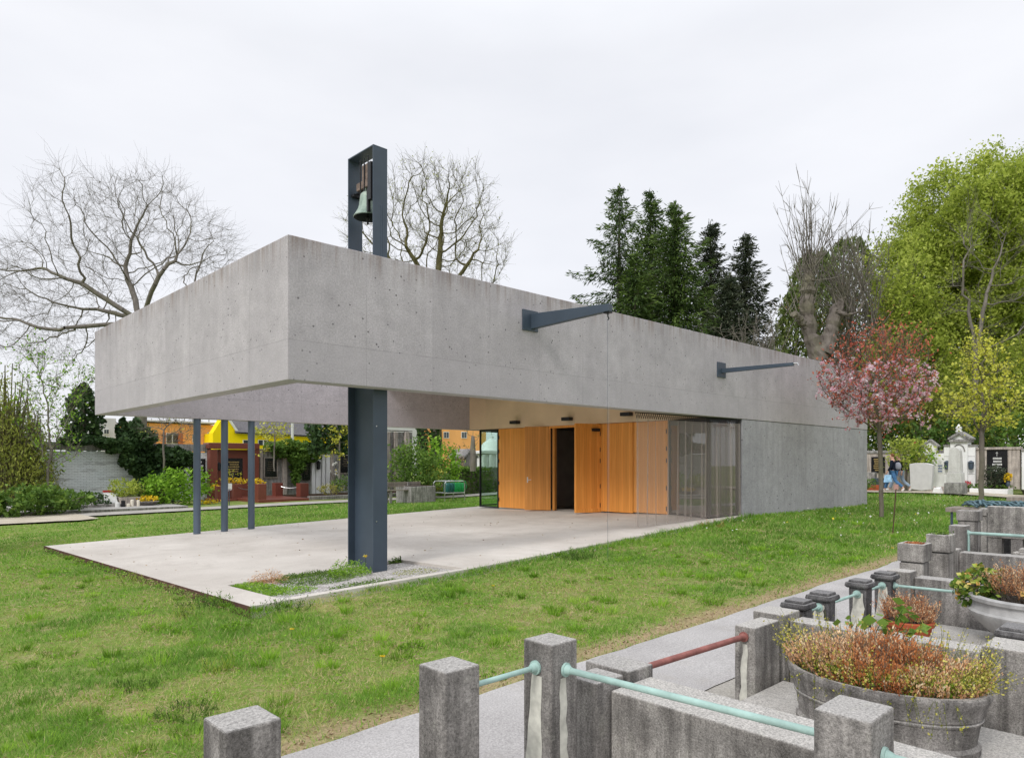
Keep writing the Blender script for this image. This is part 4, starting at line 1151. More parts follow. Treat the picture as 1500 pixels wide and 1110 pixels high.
a = at_u(1262, 664, TU + .4); b2 = at_u(1384, 664, TU + .4)
MB().box(TU + .4, TU + .7, b2.y, a.y + 4, base_z, a.z).build('wall_body', M['granite_lt'], t)
MB().box(TU + .34, TU + .76, b2.y, a.y + 4.02, a.z + .002, a.z + .14).build('coping', M['grey_tomb'], t, bevel=.02)
t = root('wall_plaque', (TU + .39, at_u(1287, 680, TU).y, base_z), 'black memorial plaque with gilt lettering on the cream wall left of the people', 'plaque')
ub(MB(), 1276, 669, 1296, 692, TU + .33, .066).build('slab', M['blackgran'], t, bevel=.01)
mb = MB(); lettering(mb, 1279, 1293, 671, 690, 6, TU + .33, g); mb.build('lettering', M['gold'], t)
# small aedicula tomb
t = root('aedicula_tomb', (TU, at_u(1366, 710, TU).y, base_z), 'small white gabled wall tomb with arched niche between grey stele and big tomb', 'tomb')
mb = MB(); ub(mb, 1350, 664, 1384, 716, TU, .38); ub(mb, 1352, 652, 1371, 663.6, TU + .02, .3); mb.build('body', M['white_tomb'], t, bevel=.02)
uquad(MB(), [(1348, 653), (1361.5, 643), (1374.5, 653), (1373, 655), (1361.5, 646), (1350, 655)], TU - .06, .45).build('gable', M['grey_tomb'], t)
uquad(MB(), [(1352, 652), (1361.5, 645.5), (1371, 652)], TU + .02, .3).build('tympanum', M['white_tomb'], t)
pts = [(1352, 705)] + [(1361 - 8.5 * math.cos(k * math.pi / 10), 674 - 8 * math.sin(k * math.pi / 10)) for k in range(11)] + [(1370, 705)]
mb = MB(); 
for i in range(1, len(pts) - 2):
    a, b2 = pts[i], pts[i + 1]; mb.tube([at_u(*a, TU - .01), at_u(*b2, TU - .01)], .035, 6)
mb.build('arch_moulding', M['grey_tomb'], t)
ub(MB(), 1373.5, 679, 1381, 693, TU - .02, .018).build('plaque', M['white'], t)
mb = MB(); lettering(mb, 1374, 1380.5, 680, 692, 3, TU - .02, g); mb.build('lettering', simple('blue_letter', (.08, .14, .32), .6), t)
# big aedicula tomb
t = root('aedicula_tomb', (TU, at_u(1405, 710, TU).y, base_z), 'tall white pedimented wall tomb with side wings and two lanterns', 'tomb')
for x0_, x1_ in ((1382.5, 1391.5), (1417.5, 1428.5)): ub(MB(), x0_, 653.3, x1_, 716, TU - .12, .5).build('wing', M['white_tomb'], t, bevel=.02)
for x0_, x1_ in ((1381.8, 1391.6), (1417.2, 1429.5)): ub(MB(), x0_, 651.2, x1_, 653.2, TU - .18, .6).build('wing_coping', M['grey_tomb'], t)
mb = MB(); ub(mb, 1391.8, 647, 1417.2, 716, TU - .25, .7); mb.build('body', M['white_tomb'], t, bevel=.015)
mb = MB(); ub(mb, 1390, 643.6, 1419, 646.8, TU - .38, .95); uquad(mb, [(1388, 643.4), (1388.5, 641), (1405, 631.5), (1421, 641), (1421, 643.4), (1418, 643.4), (1405, 635), (1391, 643.4)], TU - .42, 1.0); mb.build('pediment', M['grey_tomb'], t)
uquad(MB(), [(1391.5, 643.2), (1405, 635.2), (1417.6, 643.2)], TU - .27, .7).build('tympanum', M['white_tomb'], t)
p = at_u(1405, 632, TU); mb = MB(); mb.lathe([(.12, -.05), (.16, .02), (.09, .06), (.13, .12), (.14, .18), (.07, .26), (.05, .32), (0, .36)], (TU - .05, p.y, p.z), 16); mb.build('finial', M['white_tomb'], t, auto=40)
mb = MB()
for i in range(10):
    f = lambda k: at_u(1404.5 - 8.5 * math.cos(k * math.pi / 10), 661 - 10 * math.sin(k * math.pi / 10), TU - .26)
    mb.tube([f(i), f(i + 1)], .03, 6)
mb.build('arch_moulding', M['grey_tomb'], t)
for x in (1387, 1422.3):
    p = at_u(x, 681, TU - .30); l = MB(); l.lathe([(.03, -.22), (.10, -.18), (.12, .10), (.15, .12), (.05, .2), (0, .22)], (p.x, p.y, p.z), 8); l.box(p.x, TU - .125, p.y - .02, p.y + .02, p.z - .02, p.z + .02); l.build('lantern', M['steel'], t)
for y in (668, 694): mb = MB(); ub(mb, 1383, y, 1391, y + .5, TU - .124, .003); ub(mb, 1418, y, 1428, y + .5, TU - .124, .003); mb.build('joint', M['grey_tomb'], t)
# weathered pillar
M['pillar_st'] = concrete('stained_marble', (.74, .73, .71), (.46, .45, .43), streak=.6, holes=False)
pu = 29.6
t = root('grave_pillar', (pu, at_u(1397, 721, pu).y, gz(pu, 0)), 'weathered white round-topped grave pillar on a stepped base before the tall tomb', 'grave pillar')
c = at_u(1397.3, 721, pu); sc = at_u(1388.5, 700, pu).y - at_u(1406, 700, pu).y
zz_ = lambda y: at_u(1397, y, pu).z
mb = MB(); mb.frustum(pu + .25, c.y, .235, .235, zz_(691.8), .20, .20, zz_(660)); mb.tube([(pu + .05, c.y, zz_(661.5)), (pu + .45, c.y, zz_(661.5))], .20, 20); mb.build('shaft', M['pillar_st'], t, bevel=.015)
mb = MB(); mb.frustum(pu + .25, c.y, .30, .29, zz_(707), .28, .27, zz_(692)); mb.build('die', M['pillar_st'], t, bevel=.015)
mb = MB(); mb.frustum(pu + .25, c.y, .37, .36, zz_(723), .345, .34, zz_(707.2)); mb.build('base', M['grey_tomb'], t, bevel=.015)
# plain stele seen from behind
su = 28.6
t = root('stele', (su, at_u(1350, 718, su).y, gz(su, 1)), 'plain pale grey slab stele with slightly bulging top, left of the pillar', 'stele')
uquad(MB(), [(1333.5, 716), (1332, 679.5), (1341, 678), (1356, 678), (1366.5, 680.5), (1364, 717), (1350, 718.5)], su, .28).build('slab', simple('smooth_grey_stele', (.62, .60, .61), .85, .15, var=.07, vscale=5), t, bevel=.02)
# granite tomb with black tablet
t = root('granite_tomb', (TU, at_u(1460, 712, TU).y, base_z), 'beige granite wall tomb with tall black tablet, white lettering and small cross', 'tomb')
for x0_, x1_ in ((1430, 1445.3), (1476, 1494)): ub(MB(), x0_, 658, x1_, 716.5, TU, .35).build('side_panel', M['granite_lt'], t, bevel=.015)
ub(MB(), 1429, 655.2, 1495.5, 657.9, TU - .05, .45).build('coping', M['granite_lt'], t, bevel=.01)
ub(MB(), 1445.6, 658.1, 1475.7, 716, TU + .03, .3).build('tablet', M['blackgran'], t)
mb = MB(); ub(mb, 1460, 661.5, 1460.6, 668, TU + .026, .0035); ub(mb, 1458.6, 663, 1462, 663.6, TU + .026, .0035); lettering(mb, 1452, 1470, 669, 691, 5, TU + .03, g); mb.build('lettering', M['silver'], t)
t = root('white_tomb', (TU, at_u(1503, 712, TU).y, base_z), 'white plastered wall tomb cut off by the right picture edge', 'tomb')
mb = MB(); ub(mb, 1496.5, 660, 1540, 718, TU + .05, .35); mb.build('body', M['white_tomb'], t, bevel=.015)
ub(MB(), 1495.8, 657.5, 1541, 659.8, TU - .02, .45).build('coping', M['grey_tomb'], t)
t = root('red_tomb', (TU, at_u(1600, 712, TU).y, base_z), 'dark red wall tomb at the far right end of the tomb row', 'tomb')
ub(MB(), 1545, 655, 1640, 718, TU, .4).build('body', M['granite'], t)
# grave beds, kerbs and small things
t = root('grave_kerb', (32.9, at_u(1448, 718, 32.9).y, gz(33, -2)), 'pale stone grave kerb in front of the black tablet', 'kerb')
a = at_u(1420, 716, 32.9); b2 = at_u(1476, 716, 32.9)
mb = MB(); mb.box(32.9, 33.05, b2.y, a.y, a.z - .5, a.z + .03); mb.box(33.05, TU, b2.y, b2.y + .12, a.z - .5, a.z + .03); mb.box(33.05, TU, a.y - .12, a.y, a.z - .5, a.z + .03); mb.build('kerb_stone', M['white_tomb'], t, bevel=.015)
def gbush(name, px, py, u, rad, n, size, m, label, cat='shrub', **kw):
    p = at_u(px, py, u); return bush(name, (p.x, p.y, p.z), rad, n, size, m, label, cat, **kw)
gbush('ground_cover', 1448, 716, 33.4, (.45, 1.0, .12), 900, .07, M['leaf_mid'], 'low green ground cover inside the pale grave kerb', 'ground cover')
gbush('dwarf_conifer', 1455, 711, 33.2, (.42, .50, .45), 900, .14, M['needle_grey'], 'blue-green dwarf conifer growing before the black tablet', 'shrub', aspect=.3)
gbush('yellow_flowers', 1476.5, 706, 33.2, (.14, .14, .20), 160, .10, M['yellow_fl'], 'bunch of yellow flowers beside the black tablet', 'flowers')
p = at_u(1476.5, 712, 33.2); t = root('flower_vase', p, 'small dark vase under the yellow flowers at the granite tomb', 'vase'); MB().lathe([(.06, 0), (.09, .1), (.06, .18), (.08, .22)], p, 14).build('vase_body', M['steel'], t, auto=40)
p = at_g(1415, 720); t = root('flower_tub', p, 'stone tub with red flowers right of the weathered pillar', 'planter'); MB().lathe([(.16, -.05), (.19, .1), (.2, .26), (.17, .26)], p, 16).build('tub_body', M['granite_lt'], t, auto=40)
bush('red_flowers', (p.x, p.y, p.z + .24), (.20, .22, .14), 260, .06, M['red_fl'], 'red flowers in the stone tub beside the weathered pillar', 'flowers', stems=3)
p = at_g(1421, 718); t = root('grave_lantern', p, 'small black grave lantern standing beside the red flowers', 'lantern'); mb = MB(); mb.box(p.x - .07, p.x + .07, p.y - .07, p.y + .07, p.z, p.z + .22); mb.frustum(p.x, p.y, .09, .09, p.z + .221, .02, .02, p.z + .30); mb.build('lantern_body', M['black'], t)
for k, (px, py, s, m) in enumerate(((1366, 720, .26, 'granite_lt'), (1374, 722, .22, 'white_tomb'), (1381, 720, .24, 'granite_lt'), (1370, 713, .20, 'terracotta'))):
    p = at_g(px, py); t = root('rubble_stone', p, ('broken beige stone lying nearest the grey stele', 'broken white stone in the middle of the rubble heap', 'broken beige stone lying against the pillar base', 'reddish broken brick topping the rubble heap')[k], 'rubble')
    gg = np.random.default_rng(k + 5); mb = MB(); mb.frustum(p.x, p.y, s * .8, s, p.z - .1, s * .5, s * .6, p.z + s * 1.1); o = mb.build('stone_body', M[m], t, bevel=.04)
    for vtx in o.data.vertices: vtx.co += Vector(gg.normal(size=3) * s * .14)
for k, (px, py, w, h, m, lab) in enumerate(((1275, 706, .25, .5, 'grey_tomb', 'small dark grave stone at the chapel corner'), (1281, 713, .35, .12, 'terracotta', 'red clay trough beside the chapel corner'), (1289, 708, .3, .28, 'steel', 'dark flower trough under the black plaque'))):
    p = at_u(px, py, 33.2); t = root('grave_stone' if k == 0 else 'flower_trough', p, lab, 'grave stone' if k == 0 else 'planter'); MB().frustum(p.x, p.y, .15, w, p.z - .3, .17, w * 1.05, p.z + h).build('body', M[m], t, bevel=.02)
gbush('shrub', 1270.5, 716, 30.5, (.5, .5, .25), 500, .08, M['leaf_mid'], 'small green shrub at the far chapel corner')
# small leafy tree above the people
def smalltree(name, px, py, u, top_px, hw, m, label, n=1400, size=.12, seed=1, low=.35):
    g = np.random.default_rng(seed); p = at_u(px, py, u); tp = at_u(px, top_px, u); h = tp.z - p.z
    t = root(name, p, label, 'tree'); c = np.array([p.x, p.y, p.z + h * (low + (1 - low) / 2)])
    att = crown_points(c, (hw, hw, h * (1 - low) / 2), 160, g, .3, .4)
    P, par, r, tips, C = branching(t, tuple(p), (p.x, p.y, p.z + h * low), att, .18, 3, .25, .008, .05, M['bark'], g, 2, .25)
    L = C[g.integers(0, len(C), n)] + g.normal(size=(n, 3)) * .10
    leaves('crown', L, size, m, t, g)
    return t
smalltree('young_tree', 1328, 717, 32.6, 645, 1.0, M['leaf_spring'], 'small leafy tree right behind the two walking people', 1700, .13, 41, .40)
smalltree('young_tree', 1346, 716, 32.9, 662, .55, M['leaf_lime'], 'light green bushy sapling above the grey stele', 700, .12, 42, .40)
# stone planter and wooden table beyond
p = at_g(1497, 722)
t = root('stone_urn', p, 'square tapered stone planter at the right picture edge', 'planter'); MB().frustum(p.x, p.y - .3, .22, .22, p.z - .05, .36, .36, p.z + .42).build('urn_body', M['stone_lt'], t, bevel=.02)
# small label post on the lawn
p = at_g(1307.5, 778); q = at_d(1312.5, 713, math.hypot(0, (p - Vector((CU, CV, p.z))).dot(Vector((UY, VY, 0)))))
t = root('label_post', p, 'leaning thin metal post with a small reddish label on the lawn', 'post')
MB().tube([(p.x, p.y, p.z - .1), (q.x, q.y, q.z - .04)], .013, 8).build('rod', M['corten'], t)
mb = MB(); mb.obox((q.x, q.y, q.z), .055, .008, .06, R(-40)); mb.build('label_plate', simple('faded_red_label', (.45, .26, .23), .7), t)

# ------------------------------------------------------------------ two walkers (skin-modifier bodies)
def skin_mesh(name, nodes, edges, m, parent, sub=2):
    me = bpy.data.meshes.new(name); me.from_pydata([n[0] for n in nodes], edges, []); me.update()
    o = bpy.data.objects.new(name, me); COL.objects.link(o); me.materials.append(m)
    sk = o.modifiers.new('skin', 'SKIN'); sk.use_smooth_shade = True
    for i, n in enumerate(nodes):
        d = me.skin_vertices[0].data[i]; r = n[1]; d.radius = (r, r) if not isinstance(r, tuple) else r; d.use_root = (i == 0)
    ss = o.modifiers.new('sub', 'SUBSURF'); ss.levels = sub; ss.render_levels = sub
    o.parent = parent
    return o
M['skin'] = simple('skin', (.55, .32, .24), .6, .3, var=.05)
def walker(loc, head_ang, label, jacket, jeans, hair, phase, pack, bag):
    """figure walking along local +x"""
    t = root('person', (0, 0, 0), label, 'person', None)
    s = phase
    J = {}
    pel = (0, 0, .93)
    hip = {1: (0, .10, .90), -1: (0, -.10, .90)}
    fr, bk = s, -s
    knee = {fr: (.27, .10 * fr, .52), bk: (-.12, .10 * bk, .49)}
    ank = {fr: (.42, .10 * fr, .10), bk: (-.46, .10 * bk, .20)}
    toe = {fr: (.60, .10 * fr, .08), bk: (-.36, .10 * bk, .05)}
    sh = {1: (.02, .19, 1.42), -1: (.02, -.19, 1.42)}
    elb = {fr: (-.16, .25 * fr, 1.17), bk: (.04, .25 * bk, 1.15)}
    wri = {fr: (-.16, .25 * fr, .93), bk: (.20, .24 * bk, .95)}
    N = [(pel, (.15, .12)), ((.01, 0, 1.10), (.13, .11)), ((.02, 0, 1.30), (.155, .12)), ((.03, 0, 1.45), (.10, .08)), ((.05, 0, 1.53), .055), ((.075, 0, 1.60), .075), ((.085, 0, 1.68), .095), ((.075, 0, 1.745), .06), ((.165, 0, 1.645), .022)]
    E = [(0, 1), (1, 2), (2, 3), (3, 4), (4, 5), (5, 6), (6, 7), (5, 8)]
    for sd_ in (1, -1):
        b = len(N); N += [(hip[sd_], .085), (knee[sd_], .058), (ank[sd_], .042), (toe[sd_], .036)]; E += [(0, b), (b, b + 1), (b + 1, b + 2), (b + 2, b + 3)]
        b = len(N); N += [(sh[sd_], .062), (elb[sd_], .044), (wri[sd_], .030)]; E += [(3, b), (b, b + 1), (b + 1, b + 2)]
        w = Vector(wri[sd_]); h0 = len(N); N.append((tuple(w + Vector((.02, 0, -.06))), .032)); E.append((b + 2, h0))
        for k, (dx, ln) in enumerate(((-.026, .065), (-.009, .08), (.009, .075), (.026, .06))):
            f0 = len(N); N += [(tuple(w + Vector((.02 + dx, 0, -.10))), .010), (tuple(w + Vector((.03 + dx, -.012 * sd_, -.10 - ln))), .008)]; E += [(h0, f0), (f0, f0 + 1)]
        f0 = len(N); N.append((tuple(w + Vector((.065, -.01 * sd_, -.085))), .010)); E.append((h0, f0))
    skin_mesh('body', N, E, M['skin'], t)
    JN = [((0, 0, .90), (.175, .145)), ((.01, 0, 1.08), (.16, .135)), ((.02, 0, 1.30), (.18, .14)), ((.03, 0, 1.45), (.115, .09))]
    JE = [(0, 1), (1, 2), (2, 3)]
    for sd_ in (1, -1):
        b = len(JN); JN += [(sh[sd_], .078), (elb[sd_], .062), (tuple(Vector(elb[sd_]).lerp(Vector(wri[sd_]), .85)), .050)]; JE += [(3, b), (b, b + 1), (b + 1, b + 2)]
    skin_mesh('jacket', JN, JE, jacket, t)
    TN = [((0, 0, .95), (.16, .135))]; TE = []
    for sd_ in (1, -1):
        b = len(TN); TN += [(hip[sd_], .108), (knee[sd_], .080), (tuple(Vector(knee[sd_]).lerp(Vector(ank[sd_]), .92)), .068)]; TE += [(0, b), (b, b + 1), (b + 1, b + 2)]
    skin_mesh('trousers', TN, TE, jeans, t)
    for sd_ in (1, -1): skin_mesh('shoe', [(tuple(Vector(ank[sd_]) + Vector((-.02, 0, -.01))), .052), (tuple(Vector(toe[sd_]) + Vector((-.05, 0, 0))), .05), (toe[sd_], .044)], [(0, 1), (1, 2)], M['white'], t, 1)
    skin_mesh('hair', [((.03, 0, 1.63), .08), ((.045, 0, 1.70), .105), ((.07, 0, 1.765), .075), ((.13, 0, 1.775), .04)], [(0, 1), (1, 2), (2, 3)], hair, t)
    if pack is not None: skin_mesh('backpack', [((-.19, 0, 1.02), (.10, .14)), ((-.21, 0, 1.20), (.115, .15)), ((-.17, 0, 1.40), (.08, .12))], [(0, 1), (1, 2)], pack, t)
    t.location = loc; t.rotation_euler = (0, 0, head_ang)
    return t
navy = simple('navy_jacket', (.012, .016, .028), .85, .1); jeans = simple('blue_jeans', (.07, .17, .33), .85, .1, var=.25, vscale=9); jeans2 = simple('light_jeans', (.28, .36, .46), .85, .1, var=.2, vscale=9); hairm = simple('brown_hair', (.16, .065, .03), .7, .2)
wp = at_u(1309, 717, 31.2); wp.z = gz(31.2, wp.y) + .03
walker(wp, R(90), 'person in navy jacket and blue jeans walking left with a grey backpack', navy, jeans, hairm, -1, simple('grey_backpack', (.26, .27, .32), .8), None)
w2 = at_u(1318, 716, 32.0); w2.z = gz(32, w2.y) + .03
walker(w2, R(92), 'person in black jacket and pale jeans walking just behind the other', simple('black_jacket', (.010, .010, .012), .85, .1), jeans2, simple('dark_hair', (.10, .05, .025), .7), 1, None, None)
p = Vector((wp.x - .30, wp.y + .15, wp.z + .64))
t = root('carrier_bag', p, 'light blue carrier bag swinging from the walking person in navy', 'bag')
mb = MB(); mb.add([(p.x + dx, p.y + dy, p.z + dz) for dx, dy, dz in ((-.06, -.17, -.18), (.06, -.17, -.18), (.06, .17, -.20), (-.06, .17, -.20), (-.02, -.14, .16), (.02, -.14, .16), (.02, .14, .14), (-.02, .14, .14))], [(3, 2, 1, 0), (4, 5, 6, 7), (0, 1, 5, 4), (1, 2, 6, 5), (2, 3, 7, 6), (3, 0, 4, 7)])
mb.tube([(p.x, p.y - .05, p.z + .14), (p.x + .02, p.y, p.z + .27), (p.x, p.y + .05, p.z + .14)], .008, 5)
mb.build('bag_body', simple('light_blue_plastic', (.33, .55, .78), .45, .3, var=.3, vscale=8), t, bevel=.02)

t = root('undergrowth', (38, 1, gz(38, 1)), 'dark green undergrowth rising right behind the cemetery wall', 'hedge')
g2 = np.random.default_rng(12); n = 15000
Yq = -9 + 20 * g2.random(n); Xq = 37.5 + 2.0 * g2.random(n); Zq = gz(36, 0) + (2.6 + 2.2 * fnoise(Yq * .6, Xq * .4, 3)) * g2.random(n) ** .7
leaves('foliage', np.stack([Xq, Yq, Zq], 1), .20, M['leaf_mid'], t, g2, .7 * fnoise(Yq * 1.5, Zq * 1.5, 3) + .35 * g2.random(n) - .22)
A = np.stack([38.5 + g2.random(40), -9 + 20 * g2.random(40), np.full(40, gz(36, 0))], 1); B = A + np.stack([g2.normal(size=40) * .5, g2.normal(size=40) * .5, 2.5 + 2 * g2.random(40)], 1)
tubes('stem', A, B, np.full(40, .06), np.full(40, .02), M['bark'], t, 5)

# ================================================================== back wall row (plane v = 31.5)
TV = 31.5
def vb(mb, x0, y0, x1, y1, v, th):
    p = at_v(x0, y0, v); q = at_v(x1, y1, v); return mb.box(p.x, q.x, v, v + th, q.z, p.z)
def vquad(mb, pts, v, th): return mb.extr([at_v(x, y, v) for x, y in pts], (0, th, 0))
def vletter(mb, x0, x1, y0, y1, rows, v, g):
    for k in range(rows):
        y = y0 + (y1 - y0) * (k + .5) / rows; h = (y1 - y0) / rows * .26; w = (x1 - x0) * (.5 + .45 * g.random()); c = (x0 + x1) / 2; x = c - w / 2
        while x < c + w / 2:
            l = w * (.06 + .05 * g.random()); vb(mb, x, y - h, x + l, y + h, v - .004, .0035); x += l * 1.45
zb = gz(8, TV) - .4
t = root('brick_wall', (4, TV, zb), 'whitewashed brick cemetery wall overgrown with ivy at the left', 'wall')
vb(MB(), -900, 651, 307.4, 742, TV, .4).build('wall_body', M['whitebrick'], t)
vb(MB(), -900, 648.5, 309, 651 - .1, TV - .05, .5).build('coping', M['grey_tomb'], t)
t = root('wall_plaque', (at_v(290, 690, TV).x, TV, zb), 'dark memorial plaque with pale lettering on whitewashed brick wall', 'plaque')
vb(MB(), 278.5, 671.5, 301, 706.5, TV - .06, .058).build('slab', M['blackgran'], t)
mb = MB(); vletter(mb, 282, 299, 674, 701, 5, TV - .06, g); mb.build('lettering', M['silver'], t)
# red granite monument
t = root('granite_monument', (at_v(344, 728, TV).x, TV - .4, zb), 'large red granite portal monument with black inscription tablet', 'monument')
for x0_, x1_ in ((307.6, 319), (369.5, 379.8)): vb(MB(), x0_, 658, x1_, 737, TV - .45, .8).build('pillar', M['granite'], t, bevel=.02)
vb(MB(), 306, 648, 380.5, 657.7, TV - .5, .9).build('lintel', M['granite'], t, bevel=.02)
vb(MB(), 319.3, 658, 369.2, 737, TV - .1, .3).build('back_panel', M['granite'], t)
vb(MB(), 331, 671, 355.5, 706, TV - .14, .038).build('tablet', M['blackgran'], t)
mb = MB(); vletter(mb, 333, 352, 675, 692, 5, TV - .14, g); mb.build('lettering', M['gold'], t)
vb(MB(), 319.3, 706, 369, 737, TV - .42, .26).build('ledge', M['granite'], t, bevel=.01)
for x in (319.6, 366): p = at_v(x + 1.3, 683, TV - .3); MB().lathe([(.02, -.25), (.10, -.2), (.11, .12), (.14, .14), (0, .26)], (p.x, p.y, p.z), 8).build('lantern', M['black'], t)
# grave plot of the monument: kerb, posts, chains
pv = 28.4
t = root('grave_border', (at_v(400, 730, pv).x, pv, zb), 'red granite grave border with short square posts and hanging chains', 'grave border')
def gb(x, y0, y1, v, w=.23):
    p = at_v(x, y0, v); q = at_v(x, y1, v); MB().box(p.x - w, p.x + w, v - w, v + w, q.z - .25, p.z).build('post', M['granite'], t, bevel=.015); return p
P4 = [gb(346, 709, 732, 29.0), gb(381.5, 708.5, 737, 26.4), gb(406.5, 707, 727, 29.6), gb(443, 707.5, 728, 28.2, .26), gb(322, 712, 733, 29.2, .2)]
def sag(a, b2, dz=.18):
    pts = [tuple(Vector(a).lerp(Vector(b2), k / 10) - Vector((0, 0, .12 + dz * 4 * (k / 10) * (1 - k / 10)))) for k in range(11)]
    MB().tube(pts, .022, 6).build('chain', M['chrome'], t)
sag(P4[4], P4[0]); sag(P4[0], P4[1]); sag(P4[2], P4[3])
a = at_v(375, 731.5, 26.4); b2 = at_v(449, 727.5, 26.4)
mb = MB(); mb.box(a.x, b2.x, 26.1, 30.6, a.z - .6, a.z); mb.build('kerb_stone', M['granite'], t, bevel=.02)
a = at_v(318, 731, 29.0); b2 = at_v(376, 729, 29.0); mb = MB(); mb.box(a.x, b2.x, 28.7, 30.9, a.z - .5, a.z); mb.build('kerb_step', M['granite'], t, bevel=.02)
def vbush(name, px, py, v, rad, n, size, m, label, cat='shrub', **kw):
    p = at_v(px, py, v); return bush(name, (p.x, p.y, p.z), rad, n, size, m, label, cat, **kw)
vbush('yellow_flowers', 342, 708.5, 29.9, (1.0, .3, .18), 420, .10, M['yellow_fl'], 'row of yellow flowers under the black tablet of the red monument', 'flowers')
vbush('yellow_flowers', 377, 716, 28.8, (.45, .3, .28), 260, .12, M['yellow_fl'], 'yellow flower clump beside a red granite post', 'flowers')
vbush('yellow_flowers', 318, 718, 29.8, (.32, .3, .18), 160, .10, M['yellow_fl'], 'yellow flowers left of the red monument tablet', 'flowers')
vbush('forsythia_sprigs', 342, 708, 30.4, (.55, .2, .42), 160, .09, M['leaf_yellow'], 'thin upright yellow sprigs in front of black tablet', 'plant', stems=9, clumps=14)
vbush('pansies', 305, 738, 27.2, (.65, .4, .12), 300, .09, M['yellow_fl'], 'small bed of yellow and white pansies under the plaque', 'flowers')
p = at_v(336, 746, 24.9)
t = root('notice_post', p, 'little white notice on a thin stake by the back path', 'sign'); q = at_v(335, 712, 24.9)
MB().tube([(p.x, p.y, p.z), (p.x, p.y, q.z - .12)], .018, 6).build('stake', M['steel'], t); MB().box(p.x - .12, p.x + .12, p.y - .03, p.y - .015, q.z - .14, q.z + .14).build('notice_board', M['white'], t)
# grey wall tombs to the right of the monument
def walltomb(x0, x1, ytop, ybot, label, plaque=None, cols=(), m='grey_tomb', v=TV, framed=True, arch=False):
    t = root('wall_tomb', (at_v((x0 + x1) / 2, ybot, v).x, v, zb), label, 'tomb')
    vb(MB(), x0, ytop, x1, ybot, v, .4).build('body', M[m], t)
    vb(MB(), x0 - .6, ytop - 3, x1 + .6, ytop - .1, v - .15, .6).build('cornice', M['grey_tomb'], t, bevel=.03)
    for cx0, cx1 in cols: vb(MB(), cx0, ytop + .2, cx1, ybot, v - .22, .218).build('pilaster', M['granite_lt'] if m == 'grey_tomb' else M[m], t, bevel=.02)
    if plaque:
        a0, b0, a1, b1 = plaque
        if framed: vb(MB(), a0 - 2, b0 - 2, a1 + 2, b1 + 2, v - .09, .088).build('plaque_frame', M['granite_lt'], t, bevel=.02)
        s = vb(MB(), a0, b0, a1, b1, v - .12, .028).build('plaque', M['blackgran'], t)
        mb = MB(); vletter(mb, a0 + 2, a1 - 2, b0 + 4, b1 - 8, 5, v - .12, g); mb.build('lettering', M['gold_dim'], s)
walltomb(380.6, 414.6, 660, 740, 'grey wall tomb with framed dark plaque beside the red monument', (388.5, 671, 405.5, 698), ((380.8, 385),))
walltomb(415, 455.5, 661, 738, 'pale wall tomb half covered by hanging ivy, with a narrow dark plaque', (443.5, 676, 454.5, 703), ((415.2, 421),), framed=False)
walltomb(456, 482, 660, 736, 'wall tomb with rough white pilasters and a small lamp', None, ((457, 462), (463, 470), (472, 476.5), (478, 483.5)), m='white_tomb')
p = at_v(466.5, 681, TV - .35); t = root('wall_lantern', p, 'small dark lantern on the rough white pilaster', 'lantern'); MB().lathe([(.02, -.3), (.12, -.25), (.14, .12), (.17, .15), (0, .3)], p, 8).build('lantern_body', M['black'], t)
walltomb(484, 530, 662, 736, 'brownish wall tomb with large grey plaque left of the bell column', (499, 667, 516, 692), ((484.2, 489), (520, 526)))
walltomb(531, 562, 640, 740, 'tall pale wall tomb hidden behind the bell column', None, ((532, 538), (555, 561)))
walltomb(563, 604, 632, 738, 'tall grey tomb facade with twin columns right of the bell column', None, ((566, 572), (578, 583), (594, 600)), v=TV + .3)
t = root('grave_border', (at_v(480, 725, 27).x, 27, zb), 'long brown stone grave border left of the bell column', 'grave border')
a = at_v(449.5, 724, 26.6); b2 = at_v(640, 716, 26.6); MB().box(a.x, b2.x, 26.3, 26.55, a.z - .6, a.z - .1).build('kerb_stone', M['stone'], t, bevel=.02); MB().box(a.x, b2.x, 26.56, 31, a.z - .6, a.z - .18).build('bed', M['soil'], t)
vbush('heather_plant', 484, 724, 28, (.9, .4, .3), 700, .07, M['sedum'], 'yellowish low plant in the brown grave border', 'plant')
vbush('shrub', 506, 718, 28.6, (1.0, .6, .5), 800, .11, M['leaf_mid'], 'green cushion shrub beside the bell column')
vbush('white_flowers', 491, 708, 30.6, (.35, .2, .7), 90, .12, M['daisy'], 'thin stalks of white flowers against the brownish tomb', 'flowers', clumps=10)
# ivy on the walls
def ivymass(pts_r, n, size, label, v, m='leaf_dark', seed=1, depth=.55):
    """pts_r: list of (px, py, rx, ry) blobs in the wall plane"""
    g = np.random.default_rng(seed); C = []; tot = sum(r[2] * r[3] for r in pts_r); A = []
    for px, py, rx, ry in pts_r:
        k = max(8, int(n * rx * ry / tot)); p = at_v(px, py, v); e = at_v(px + rx, py + ry, v); ax, az = abs(e.x - p.x), abs(e.z - p.z)
        q = crown_points((p.x, p.y - depth * .6, p.z), (ax, depth * (.6 + .5 * g.random()), az), k, g, .6, .35); C.append(q); A.append(tuple(p))
    C = np.concatenate(C); C[:, 1] = np.where(C[:, 1] > v - .02, 2 * (v - .02) - C[:, 1], C[:, 1])
    t = root('ivy', A[0], label, 'ivy'); tv = .6 * fnoise(C[:, 0] * 1.5, C[:, 2] * 1.5 + C[:, 1], 3) + .4 * g.random(len(C))
    leaves('foliage', C, size, M[m], t, g, tv, aspect=.8)
    A = np.array(A); 
    if len(A) > 1: tubes('stem', A[:-1], A[1:], np.full(len(A) - 1, .05), np.full(len(A) - 1, .04), M['bark'], t, 5)
